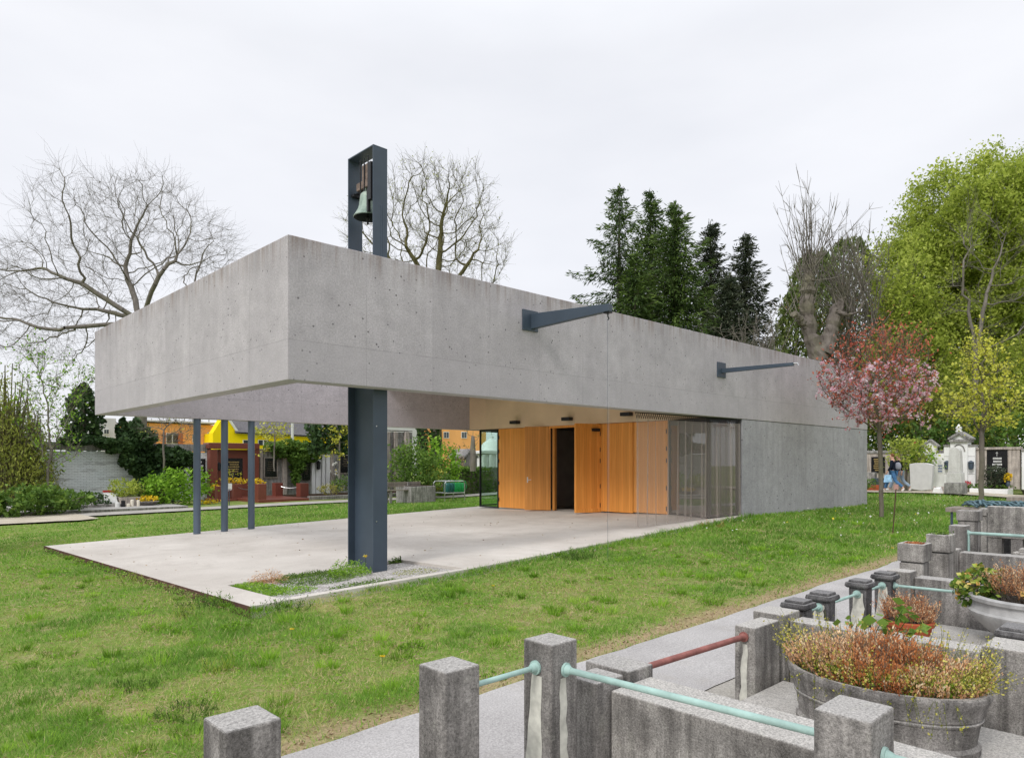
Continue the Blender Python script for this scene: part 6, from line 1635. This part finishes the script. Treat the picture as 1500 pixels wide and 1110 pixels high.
# bare grey limbs in front of the beech
g = np.random.default_rng(71); D0 = 40
base = at_d(1425, 715, D0); base.z = .15
t = tree_root('bare_tree', base, 'thin bare grey tree standing in front of the spring beech')
att = np.concatenate([crown_points(at_d(x, y, D0), (rx * D0 / F, rx * D0 / F * .8, ry * D0 / F), n, g, .2, .3) for x, y, rx, ry, n in ((1430, 400, 50, 110, 260), (1490, 420, 40, 80, 160))])
branching(t, tuple(base), tuple(at_d(1428, 520, D0)), att, .5, 6, .9, .012, .16, M['twig'], g, 3, .8, [tuple(at_d(1420, 440, D0)), tuple(at_d(1445, 430, D0)), tuple(at_d(1490, 490, D0 - 1))], 2500, .009)
# --- flowering cherry
g = np.random.default_rng(81)
base = at_g(1291, 757); Dc = (Vector((base.x - CU, base.y - CV, 0))).dot(Vector((UY, VY, 0)))
t = tree_root('cherry_tree', base, 'young pink flowering cherry with coppery leaves at the chapel corner')
fork = at_d(1288, 634, Dc); s = Dc / F; att = []
for px, py, rx, ry, n in ((1280, 570, 76, 48, 380), (1275, 535, 62, 52, 260), (1328, 550, 40, 52, 160), (1230, 560, 36, 42, 130), (1300, 515, 50, 36, 120), (1288, 605, 52, 28, 160), (1243, 505, 9, 20, 26), (1283, 492, 10, 16, 24), (1262, 510, 9, 22, 24), (1328, 505, 9, 20, 26), (1355, 535, 10, 16, 22), (1205, 570, 10, 14, 20)):
    att.append(crown_points(at_d(px, py, Dc), (rx * s, rx * s, ry * s), n, g, .2, .3))
limbs = [tuple(at_d(x, y, Dc + d)) for x, y, d in ((1262, 590, -.2), (1305, 585, .3), (1285, 570, -.4), (1240, 600, .2), (1330, 600, -.2), (1278, 560, .4))]
P, par, r, tips, C = branching(t, tuple(base), tuple(fork), np.concatenate(att), .14, 2.5, .24, .006, .062, M['bark'], g, 3, .30, limbs, 4500, .004, up=.9)
n = 3900; L = C[g.integers(0, len(C), n)] + g.normal(size=(n, 3)) * .035
leaves('crown', L, .075, M['cherry_leaf'], t, g)
n = 1500; k = g.integers(0, len(C), n); Cc = C[k]; lowf = (Cc[:, 2] - base.z) < (2.6 + 2.2 * g.random(n)); Cc = Cc[lowf]
L = np.repeat(Cc, 9, 0) + g.normal(size=(len(Cc) * 9, 3)) * .032
leaves('blossom', L, .058, M['cherry_flower'], t, g, aspect=.95)
# --- young yellow-green maple
g = np.random.default_rng(82)
base = at_g(1437, 742); Dm = (Vector((base.x - CU, base.y - CV, 0))).dot(Vector((UY, VY, 0)))
t = tree_root('young_maple', base, 'slender young maple with fresh yellow-green leaves on the right lawn')
s = Dm / F; att = [crown_points(at_d(px, py, Dm), (rx * s, rx * s, ry * s), n, g, .2, .3) for px, py, rx, ry, n in ((1438, 595, 48, 42, 240), (1440, 545, 36, 48, 180), (1442, 505, 16, 26, 50))]
limbs = [tuple(at_d(x, y, Dm + d)) for x, y, d in ((1441, 540, 0), (1420, 600, .2), (1460, 600, -.2), (1450, 570, .3))]
P, par, r, tips, C = branching(t, tuple(base), tuple(at_d(1438, 640, Dm)), np.concatenate(att), .2, 3, .34, .009, .085, M['bark_pale'], g, 3, .32, limbs, 2500, .006, up=.6)
n = 2900; L = C[g.integers(0, len(C), n)] + g.normal(size=(n, 3)) * .06
leaves('crown', L, .09, M['leaf_yellow'], t, g, aspect=.8)
# --- left edge: weeping bamboo-like mass, ivy-clad trunk, airy sapling
g = np.random.default_rng(91)
def weeping(px, y0, y1, hw, D, n, m, label, seed, size=.24):
    g = np.random.default_rng(seed); p = at_d(px, y1, D); tp = at_d(px, y0, D); h = tp.z - p.z; w = hw * D / F
    t = root('weeping_tree', p, label, 'tree'); S = 170; A = []; B = []; C = []; T = []
    for i in range(S):
        th = g.random() * 2 * np.pi; r = w * np.sqrt(g.random()); tip = np.array([p.x + r * np.cos(th), p.y + r * np.sin(th), p.z + h * (1 - .55 * (r / w) ** 2) * (.55 + .5 * g.random())])
        ln = h * (.25 + .35 * g.random()); k = int(n / S); f = g.random(k) ** .8; dr = np.stack([f * .25 * ln * np.cos(th), f * .25 * ln * np.sin(th), -f * ln], 1)
        C.append(tip + dr + g.normal(size=(k, 3)) * .24); T.append(.5 * g.random() + .5 * g.random(k) - .15 * f); A.append([p.x + .2 * g.normal(), p.y + .2 * g.normal(), p.z]); B.append(tip)
    C = np.concatenate(C); C[:, 2] = np.maximum(C[:, 2], p.z)
    tubes('stems', A, B, [.05] * S, [.02] * S, M['bark_moss'], t, 4)
    leaves('foliage', C, size, M[m], t, g, np.concatenate(T), axis=np.array([[0, 0, -1.]]), spread=.95, aspect=.30)
weeping(8, 535, 752, 50, 33, 12000, 'leaf_olive', 'weeping yellow-green bamboo-like tree at the left picture edge', 1, .17)
weeping(45, 590, 745, 26, 35, 2600, 'leaf_olive', 'smaller olive weeping shrub beside the left edge tree', 2, .2)
weeping(-35, 520, 752, 70, 34, 5000, 'leaf_olive', 'olive weeping tree cut off by the left picture edge', 3, .17)
def clad(px, y0, y1, hw, D, n, label, seed):
    g = np.random.default_rng(seed); p = at_d(px, y1, D); h = at_d(px, y0, D).z - p.z; w = hw * D / F
    t = root('ivy_clad_tree', p, label, 'tree'); f = g.random(n); th = g.random(n) * 2 * np.pi; lob = .7 + .7 * fnoise(th * 1.5, f * 7 + seed, 2); r = w * lob * (.6 + .4 * g.random(n)) * np.minimum(1, 4 * (1.02 - f))
    C = np.stack([p.x + r * np.cos(th), p.y + r * np.sin(th), p.z + h * f], 1); leaves('foliage', C, .21, M['leaf_dark'], t, g, .6 * fnoise(th * 3, f * 12, 2) + .4 * g.random(n), aspect=.8)
    tubes('trunk', [tuple(p)], [(p.x, p.y, p.z + h * .95)], [.22], [.08], M['bark'], t, 8)
clad(122, 562, 660, 22, 38, 2600, 'dark ivy clad tree just left of the canopy end', 1)
clad(180, 612, 665, 9, 40, 700, 'slim ivy covered trunk under the canopy, nearer the white building', 2)
clad(200, 612, 665, 7, 40, 600, 'slim ivy covered trunk under the canopy, nearer the orange building', 3)
clad(619, 600, 690, 8, 45, 800, 'ivy covered trunk before the distant orange house, left one', 4)
clad(637, 600, 690, 7, 45, 800, 'ivy covered trunk before the distant orange house, right one', 5)
clad(485, 600, 665, 32, 40, 2600, 'dark bushy evergreen crown above the brownish wall tomb', 6)
def airy(px, yb, blobs, D, n, size, m, label, seed, r0=.06, step=.25):
    g = np.random.default_rng(seed); s = D / F; base = at_d(px, yb, D); t = tree_root('sapling', base, label)
    att = np.concatenate([crown_points(at_d(a, b, D), (rx * s, rx * s, ry * s), k, g, .2, .3) for a, b, rx, ry, k in blobs])
    P, par, r, tips, C = branching(t, tuple(base), tuple(at_d(px, yb - 60, D)), att, step, 4, .45, .010, r0, M['twig'], g, 3, .45, (), 2500, .007, up=.3)
    leaves('crown', C[g.integers(0, len(C), n)] + g.normal(size=(n, 3)) * .07, size, M[m], t, g)
airy(70, 748, [(60, 600, 40, 60, 200), (50, 530, 26, 36, 90), (100, 560, 40, 40, 100), (85, 650, 30, 40, 100)], 33, 1700, .12, 'leaf_lime', 'airy sapling with sparse light leaves before the white wall', 21)
airy(402, 690, [(402, 632, 26, 20, 90)], 38, 420, .13, 'leaf_yellow', 'thin yellow blossoming sapling in front of the yellow house', 22, .04)
airy(497, 700, [(497, 645, 16, 22, 70)], 39, 500, .14, 'leaf_yellow', 'yellow-green sapling beside the bell column', 23, .05)
airy(240, 690, [(255, 630, 45, 22, 140)], 36, 60, .1, 'leaf_olive', 'thin bare branching sapling in front of the orange building', 24, .05)
airy(693, 690, [(692, 640, 14, 22, 50)], 37, 50, .1, 'leaf_olive', 'dark crooked bare sapling behind the gabled tomb', 25, .16)

g = np.random.default_rng(7); n = 16000
Xq = -75 + 66 * g.random(n); Yq = 50 + 5 * g.random(n); Zq = -.5 + (4 + 5 * fnoise(Xq * .12, Yq * .1, 3)) * g.random(n) ** .8
tag(leaves('tree_line', np.stack([Xq, Yq, Zq], 1), .55, M['leaf_mid'], None, g, .8 * fnoise(Xq * .5, Zq * .5, 3) + .3 * g.random(n) - .2), kind='stuff')
# ================================================================== lawn
g = np.random.default_rng(55)
def on_lawn(u, v):
    path = (v < -5.60 + .10 * (fnoise(u * 2.3, u * 0 + 4, 3) - .5)) & (v > -16)
    slab = (u > -1.02) & (u < 13.5) & (v > slab_front(u) + .01) & (v < 11.1)
    bld = (u > 13.4) & (u < 22.87) & (v > -.01) & (v < 10.65)
    backp = (v > 22.2); tomb = (u > 30.0)
    left = (u < 2.5) & (v > 20.4 + .8 * (fnoise(u * 1.7, u * 0 + 3.1, 3) - .5))
    far = path & (u > 9.4) & (v < -6.9)
    return (~path | far) & ~slab & ~bld & ~backp & ~tomb & ~left
N = 760000
d = np.exp(np.log(3.4) + (np.log(46) - np.log(3.4)) * g.random(N)); th = R(-57) + R(103) * g.random(N)
X = d * np.tan(th); ok = np.abs(X) < 75
X = X[ok]; d = d[ok]
u = CU + X * UX + d * UY; v = CV + X * VX + d * VY
ok = on_lawn(u, v); u = u[ok]; v = v[ok]; d = d[ok]
patch = fnoise(u * .75, v * .75, 4); fine = fnoise(u * 4.1 + 31, v * 4.1 + 7, 3)
edge = np.clip((np.abs(v + 5.40) - .06) / .42, 0, 1); edge = np.where(v < -5, edge, 1)
lush = np.clip((u - 2) / 8, 0, 1)
dry = (1 - .75 * lush) * np.clip((patch - .45) * 8 + (fine - .5) * 3.0, 0, 1) * np.clip((14 - d) / 8, .15, 1)
far_l = np.clip((u - 8) / 10, 0, 1)
keep = g.random(len(u)) < (1 - .68 * dry) * (.10 + .90 * edge) * np.clip(.55 + 1.2 * (fine - .25), .35, 1)
u = u[keep]; v = v[keep]; d = d[keep]; dry = dry[keep]; fine = fine[keep]; patch = patch[keep]; edge = edge[keep]
n = len(u); z = ground_z(u, v) - .04
h = (.016 + .030 * np.clip(fine * 1.6 - .3, 0, 1) + .014 * g.random(n)) * (1 - .35 * dry) * (1 + .7 * np.clip((u - 4) / 8, 0, 1)); h = h * np.where(u < -1, np.clip(.45 + np.abs(u + 1) * .8, .45, 1), 1)
tall = g.random(n) < .010; h = np.where(tall, h * 1.9, h)
hugs = (v < slab_front(u) + .02) & (v > slab_front(u) - .30) & (u > 2.0) & (u < 13.5); h = np.where(hugs, h * 1.8, h)
w = .0028 * np.maximum(1, d / 4.6) * (.7 + .6 * g.random(n))
az = g.random(n) * 2 * np.pi; dx, dy = np.cos(az), np.sin(az); lean = .4 + 1.5 * g.random(n)
la = az + 1.57 + g.normal(size=n) * .6; lx, ly = np.cos(la) * lean * h, np.sin(la) * lean * h
V = np.empty((n, 3, 3)); V[:, 0] = np.stack([u - dx * w, v - dy * w, z], 1); V[:, 1] = np.stack([u + dx * w, v + dy * w, z], 1); V[:, 2] = np.stack([u + lx, v + ly, z + h + .012], 1)
tv = np.clip(.12 + .36 * g.random(n) + .45 * (patch - .40) + .70 * dry * g.random(n) + .25 * (1 - edge) * g.random(n) - .18 * np.clip(fine - .55, 0, 1), 0, 1)
tv = tv - .08 * np.clip((u - 2) / 8, 0, 1)
tv = np.where(g.random(n) < .05 + .22 * dry, .8 + .2 * g.random(n), tv)
grass = nmesh('grass', V.reshape(-1, 3), np.arange(3 * n).reshape(n, 3), M['grass'], None, np.repeat(tv, 3))
tag(grass, kind='stuff')
# scattered brighter tufts standing a little above the turf
K = 520; dk = np.exp(np.log(3.8) + (np.log(20) - np.log(3.8)) * g.random(K)); tk = R(-57) + R(103) * g.random(K); Xk = dk * np.tan(tk)
uk = CU + Xk * UX + dk * UY; vk = CV + Xk * VX + dk * VY; ok = on_lawn(uk, vk) & (vk > -5.15); uk = uk[ok]; vk = vk[ok]; dk = dk[ok]; K = len(uk); m_ = 75
rad_ = (.04 + .11 * g.random(K))[:, None]; a_ = g.random((K, m_)) * 6.283; r_ = rad_ * np.sqrt(g.random((K, m_)))
bu = (uk[:, None] + r_ * np.cos(a_)).ravel(); bw = (vk[:, None] + r_ * np.sin(a_)).ravel(); hk_ = np.repeat(.05 + .07 * g.random(K) ** 1.5, m_) * (.6 + .6 * g.random(K * m_)); wd_ = .003 * np.maximum(1, np.repeat(dk, m_) / 5)
zz0 = ground_z(bu, bw) - .03; ang_ = g.random(K * m_) * 6.283; ln_ = (a_.ravel() + .5 * g.normal(size=K * m_)); le = .6 * g.random(K * m_) * hk_ + .2 * hk_
V = np.empty((K * m_, 3, 3)); V[:, 0] = np.stack([bu - np.cos(ang_) * wd_, bw - np.sin(ang_) * wd_, zz0], 1); V[:, 1] = np.stack([bu + np.cos(ang_) * wd_, bw + np.sin(ang_) * wd_, zz0], 1); V[:, 2] = np.stack([bu + np.cos(ln_) * le, bw + np.sin(ln_) * le, zz0 + hk_], 1)
tt_ = np.clip(np.repeat(.15 + .75 * g.random(K) ** 1.3, m_) + .18 * g.normal(size=K * m_), 0, 1)
tag(nmesh('grass_tufts', V.reshape(-1, 3), np.arange(3 * K * m_).reshape(K * m_, 3), M['leaf_lime'], None, np.repeat(tt_, 3)), kind='stuff')
# broad-leaved clover and weed patches between the blades
n = 86000; dd_ = np.exp(np.log(3.6) + (np.log(16) - np.log(3.6)) * g.random(n)); th_ = R(-57) + R(103) * g.random(n); X_ = dd_ * np.tan(th_)
u = CU + X_ * UX + dd_ * UY; v = CV + X_ * VX + dd_ * VY
ok = on_lawn(u, v) & (fnoise(u * 2.3 + 60, v * 2.3 + 20, 3) > .60) & (v > -5.2); u = u[ok]; v = v[ok]; dd_ = dd_[ok]
C = np.stack([u, v, ground_z(u, v) - .012 + .038 * g.random(len(u))], 1); ax = unit(len(u), g); ax[:, 2] = np.abs(ax[:, 2]) * .5
Vq, Fq = leaf_quads(C, .0135 * np.maximum(1, dd_ / 5), g, aspect=.7, axis=ax, spread=.2)
tag(nmesh('clover', Vq, Fq, M['leaf_lime'], None, np.repeat(.10 + .62 * g.random(len(u)), 4)), kind='stuff')
# short straw lying in the thin patches
n = 74000; dd_ = np.exp(np.log(3.6) + (np.log(14) - np.log(3.6)) * g.random(n)); th_ = R(-57) + R(103) * g.random(n); X_ = dd_ * np.tan(th_)
u = CU + X_ * UX + dd_ * UY; v = CV + X_ * VX + dd_ * VY
pt = (fnoise(u * .75, v * .75, 4) - .45) * 8 + (fnoise(u * 4.1 + 31, v * 4.1 + 7, 3) - .5) * 3
ok = on_lawn(u, v) & (pt + .6 * g.random(n) > .55) & (u < 9); u = u[ok]; v = v[ok]; dd_ = dd_[ok]
C = np.stack([u, v, ground_z(u, v) - .02 + .03 * g.random(len(u))], 1); ax = unit(len(u), g); ax[:, 2] *= .2
Vq, Fq = leaf_quads(C, .034 * np.maximum(1, dd_ / 6), g, aspect=.10, axis=ax, spread=.1)
tag(nmesh('straw', Vq, Fq, M['litter'], None, np.repeat(.35 + .65 * g.random(len(u)), 4)), kind='stuff')
# dry leaf litter along the path edge
n = 5200; u = -6 + 18 * g.random(n) ** 1.3; v = -5.32 + g.normal(size=n) * .22; ok = (v > -5.66); u = u[ok]; v = v[ok]
C = np.stack([u, v, ground_z(u, v) - .035 + .012 * g.random(len(u))], 1); ax = unit(len(u), g); ax[:, 2] *= .15
tag(leaves('leaf_litter', C, .028, M['litter'], None, g, axis=ax, spread=.1, aspect=.35), kind='stuff')
n = 260; u = -.9 + 13 * g.random(n); v = -.9 + 11.5 * g.random(n); ok = (v > slab_front(u) + .05) & ~((u > bed[0]) & (u < bed[1]) & (v < bed[3])); u = u[ok]; v = v[ok]
ax = unit(len(u), g); ax[:, 2] *= .08
tag(leaves('fallen_leaves', np.stack([u, v, slab_z(u, v) + .006], 1), .035, M['litter'], None, g, axis=ax, spread=.05, aspect=.5), kind='stuff')
# daisies scattered over the right lawn
n = 320; u = 9 + 21 * g.random(n); v = -7 + 8 * g.random(n); ok = on_lawn(u, v) & (fnoise(u * .4, v * .4, 2) > .42); u = u[ok]; v = v[ok]
C = np.stack([u, v, ground_z(u, v) + .06], 1); ax = unit(len(u), g); ax[:, 2] *= .2
tag(leaves('daisies', C, .035, M['daisy'], None, g, axis=ax, spread=.1, aspect=1.0), kind='stuff')
# dandelions near the camera
for k, (px, py, lab) in enumerate(((560, 969, 'yellow dandelion in the middle of the near lawn'), (427, 928, 'yellow dandelion below the slab corner'), (722, 863, 'yellow dandelion by the kerb right of the bell column'), (1307, 806, 'yellow dandelion near the label post'))):
    p = at_g(px, py); t = root('dandelion', p, lab, 'flower', 'dandelions in the lawn'); z0 = p.z - .03
    MB().tube([(p.x, p.y, z0), (p.x + .005, p.y, z0 + .075)], .002, 5).build('stem', M['leaf_mid'], t)
    a = g.random(70) * 6.283; rr = .019 * np.sqrt(g.random(70)); ax = np.stack([np.cos(a), np.sin(a), .3 * g.normal(size=70)], 1)
    leaves('flower_head', np.array([p.x + .005, p.y, z0 + .08]) + np.stack([rr * np.cos(a), rr * np.sin(a), .006 * g.random(70)], 1), .016, M['yellow_fl'], t, g, axis=ax, spread=.1, aspect=.4)
def weed(px, py, rad, h, n, size, m, label, spread=.5, asp=.4, up=1.2):
    p = at_g(px, py); t = root('weed_clump', (p.x, p.y, p.z - .05), label, 'weed', None); g = np.random.default_rng(int(px * 7 + py)); k = max(6, n // 14)
    a = g.random(k) * 6.283; r = rad * np.sqrt(g.random(k)); A = np.stack([p.x + r * np.cos(a), p.y + r * np.sin(a), np.full(k, p.z - .05)], 1); B = A + np.stack([np.cos(a) * h * .4, np.sin(a) * h * .4, h * (.6 + .6 * g.random(k)) * (1 - .4 * r / rad)], 1)
    tubes('stem', A, B, np.full(k, .0025), np.full(k, .0015), M['leaf_mid'], t, 3)
    f = .15 + .9 * g.random((k, 14)); C = (A[:, None] + (B - A)[:, None] * f[..., None] + g.normal(size=(k, 14, 3)) * size * .6).reshape(-1, 3)
    leaves('foliage', C, size, M[m], t, g, .25 * g.random(len(C)) + .6 * f.ravel() - .1, axis=np.array([[0, 0, up]]), spread=1.0, aspect=asp)
for a in ((605, 945, .13, .09, 700, .022, 'leaf_lime', 'bushy bright green weed clump in the near lawn'), (345, 915, .17, .07, 700, .024, 'leaf_lime', 'low bright green weed patch below the slab corner'), (265, 920, .18, .06, 500, .024, 'leaf_lime', 'flat green weed patch left of the slab corner'),
          (270, 1040, .20, .10, 700, .03, 'leaf_mid', 'tall grassy weed tuft left of the nearest stone post', .5, .15), (320, 975, .12, .12, 260, .05, 'leaf_spring', 'thin yellow-green grass tuft in the near lawn', .4, .08, 3), (200, 1000, .16, .10, 420, .04, 'leaf_mid', 'dark grass tuft in the left near lawn', .4, .12, 3),
          (275, 900, .14, .15, 260, .05, 'leaf_spring', 'yellow-green tall grass tuft by the slab edge', .4, .08, 3), (190, 850, .12, .20, 160, .05, 'leaf_spring', 'thin grass stalks at the rusty slab edge', .4, .08, 3), (300, 885, .30, .22, 500, .03, 'leaf_mid', 'weeds growing along the front slab corner', .5, .3),
          (420, 890, .26, .20, 420, .03, 'leaf_mid', 'flowering weeds overhanging the slab kerb', .5, .3), (560, 880, .22, .10, 400, .03, 'leaf_lime', 'grass tuft overhanging the kerb below the bell column', .5, .15), (845, 815, .28, .20, 500, .04, 'leaf_mid', 'leafy weeds at the slab edge below the rain chain', .5, .35),
          (930, 795, .35, .14, 400, .04, 'leaf_lime', 'tall grass at the slab edge below the curtain', .4, .12, 2.5), (1040, 770, .3, .20, 300, .04, 'heather_rust', 'reddish seed stalks at the foot of the glass corner', .4, .12, 2.5), (730, 985, .12, .06, 300, .022, 'leaf_lime', 'small green weed near the second stone post'), (640, 1010, .14, .05, 300, .022, 'leaf_mid', 'flat weed between the stone posts')): weed(*a)
# planting bed around the column
def bedweed(px, py, rx, ry, h, n, size, m, label, asp=.45):
    p = at_g(px, py); z = slab_z(p.x, p.y) - .05; q = at_z(px, py, z); t = root('bed_plant', q, label, 'plant'); g = np.random.default_rng(int(px + py * 3))
    r = np.sqrt(g.random(n)); a = g.random(n) * 6.283; C = np.stack([q.x + rx * r * np.cos(a), q.y + ry * r * np.sin(a), q.z + h * g.random(n) * (1 - .6 * r * r) * (.4 + 1.1 * fnoise(a * 2 + r * 5, r * 7, 2))], 1)
    C[:, 0] = np.clip(C[:, 0], bed[0] + .02, bed[1] - .02); C[:, 1] = np.clip(C[:, 1], bed[2] + .02, bed[3] - .02)
    leaves('foliage', C, size, M[m], t, g, aspect=asp); k = 30; S = C[g.integers(0, n, k)]; F2 = S.copy(); F2[:, 2] = q.z; F2[:, :2] += g.normal(size=(k, 2)) * .02; tubes('stem', F2, S, np.full(k, .002), np.full(k, .0012), M['bark'], t, 3)
bedweed(372, 866, .42, .60, .09, 4200, .024, 'leaf_lime', 'lush light green ground cover at the left end of the gravel bed')
bedweed(392, 853, .32, .34, .20, 2200, .024, 'heather', 'faded purplish dry stalks in the gravel bed', .25)
bedweed(462, 848, .60, .62, .10, 4600, .024, 'leaf_mid', 'dense green weeds in the middle of the gravel bed')
bedweed(425, 866, .40, .30, .07, 1600, .022, 'leaf_lime', 'creeping green weeds near the front kerb of the bed')
bedweed(512, 842, .36, .34, .24, 2200, .028, 'leaf_lime', 'taller green weeds at the foot of the bell column')
bedweed(582, 823, .26, .14, .12, 600, .03, 'leaf_mid', 'small weed patch right behind the bell column foot')
bedweed(540, 856, .65, .16, .07, 1500, .022, 'leaf_mid', 'thin weeds along the front kerb of the gravel bed')
bedweed(610, 838, .45, .25, .05, 500, .02, 'leaf_olive', 'sparse tiny weeds in the open gravel right of the column')
p = at_z(530, 820, -.02); t = root('dandelion', (1.45, .22, -.12), 'yellow dandelion standing against the bell column web', 'flower', 'dandelions in the lawn')
MB().tube([(1.45, .25, -.14), (1.46, .24, .16)], .003, 5).build('stem', M['leaf_mid'], t); a = g.random(60) * 6.283; leaves('flower_head', np.array([1.46, .24, .17]) + g.normal(size=(60, 3)) * .012, .022, M['yellow_fl'], t, g, aspect=.4)
# ================================================================== camera, sky, sun, output
cam = bpy.data.cameras.new('camera'); co = bpy.data.objects.new('camera', cam); COL.objects.link(co)
co.location = (CU, CV, H); co.rotation_euler = (R(90), 0, -math.atan2(UY, VY))
cam.sensor_width = 36; cam.lens = F / 1500 * 36; cam.shift_y = 122 / 1500; cam.clip_end = 2000; cam.clip_start = .05
SC.camera = co
SUN_EL = 42
sd = Vector((-math.cos(R(SUN_EL)) * .985, -math.cos(R(SUN_EL)) * .17, math.sin(R(SUN_EL))))
sun = bpy.data.lights.new('sun', 'SUN'); so = bpy.data.objects.new('sun', sun); COL.objects.link(so)
sun.energy = 1.5; sun.angle = R(14); sun.color = (1, .965, .93)
so.rotation_euler = sd.to_track_quat('Z', 'Y').to_euler(); so.location = sd * 60
W = bpy.data.worlds.new('World'); SC.world = W; W.use_nodes = True
nt = W.node_tree; nt.nodes.clear()
sky = nt.nodes.new('ShaderNodeTexSky'); sky.sky_type = 'NISHITA'; sky.sun_disc = False
sky.sun_elevation = R(SUN_EL); sky.sun_rotation = math.atan2(sd.x, sd.y)
bg1 = nt.nodes.new('ShaderNodeBackground'); bg1.inputs[1].default_value = .1; nt.links.new(sky.outputs[0], bg1.inputs[0])
tc = nt.nodes.new('ShaderNodeTexCoord')
sep = nt.nodes.new('ShaderNodeSeparateXYZ'); nt.links.new(tc.outputs['Generated'], sep.inputs[0])
rmp = nt.nodes.new('ShaderNodeValToRGB'); nt.links.new(sep.outputs[2], rmp.inputs[0])
cr = rmp.color_ramp; cr.elements[0].position = 0; cr.elements[0].color = (.84, .845, .88, 1); cr.elements[1].position = 1; cr.elements[1].color = (1.45, 1.48, 1.55, 1)
for p, c in ((.28, (.84, .85, .89)), (.50, (.84, .85, .885)), (.62, (.98, 1.0, 1.04))):
    e = cr.elements.new(p); e.color = (*c, 1)
mp = nt.nodes.new('ShaderNodeMapping'); mp.inputs['Scale'].default_value = (1.2, 1.2, 3.5); nt.links.new(tc.outputs['Generated'], mp.inputs[0])
nz = nt.nodes.new('ShaderNodeTexNoise'); nz.inputs['Scale'].default_value = 1.6; nz.inputs['Detail'].default_value = 5; nt.links.new(mp.outputs[0], nz.inputs['Vector'])
r2 = nt.nodes.new('ShaderNodeValToRGB'); nt.links.new(nz.outputs[0], r2.inputs[0])
r2.color_ramp.elements[0].position = .3; r2.color_ramp.elements[0].color = (.90, .905, .92, 1); r2.color_ramp.elements[1].position = .7; r2.color_ramp.elements[1].color = (1.05, 1.045, 1.04, 1)
mx = nt.nodes.new('ShaderNodeMix'); mx.data_type = 'RGBA'; mx.blend_type = 'MULTIPLY'; mx.inputs[0].default_value = 1
nt.links.new(rmp.outputs[0], mx.inputs[6]); nt.links.new(r2.outputs[0], mx.inputs[7])
bg2 = nt.nodes.new('ShaderNodeBackground'); nt.links.new(mx.outputs[2], bg2.inputs[0])
ms = nt.nodes.new('ShaderNodeMixShader'); ms.inputs[0].default_value = .93
nt.links.new(bg1.outputs[0], ms.inputs[1]); nt.links.new(bg2.outputs[0], ms.inputs[2])
wo = nt.nodes.new('ShaderNodeOutputWorld'); nt.links.new(ms.outputs[0], wo.inputs[0])
SC.view_settings.view_transform = 'Standard'; SC.view_settings.look = 'None'; SC.view_settings.gamma = 1; SC.view_settings.exposure = 0.22
SC.cycles.use_denoising = True
SC.cycles.max_bounces = 8; SC.cycles.transparent_max_bounces = 16
SC.cycles.sample_clamp_indirect = 6
SC.render.resolution_x = 1024; SC.render.resolution_y = 757
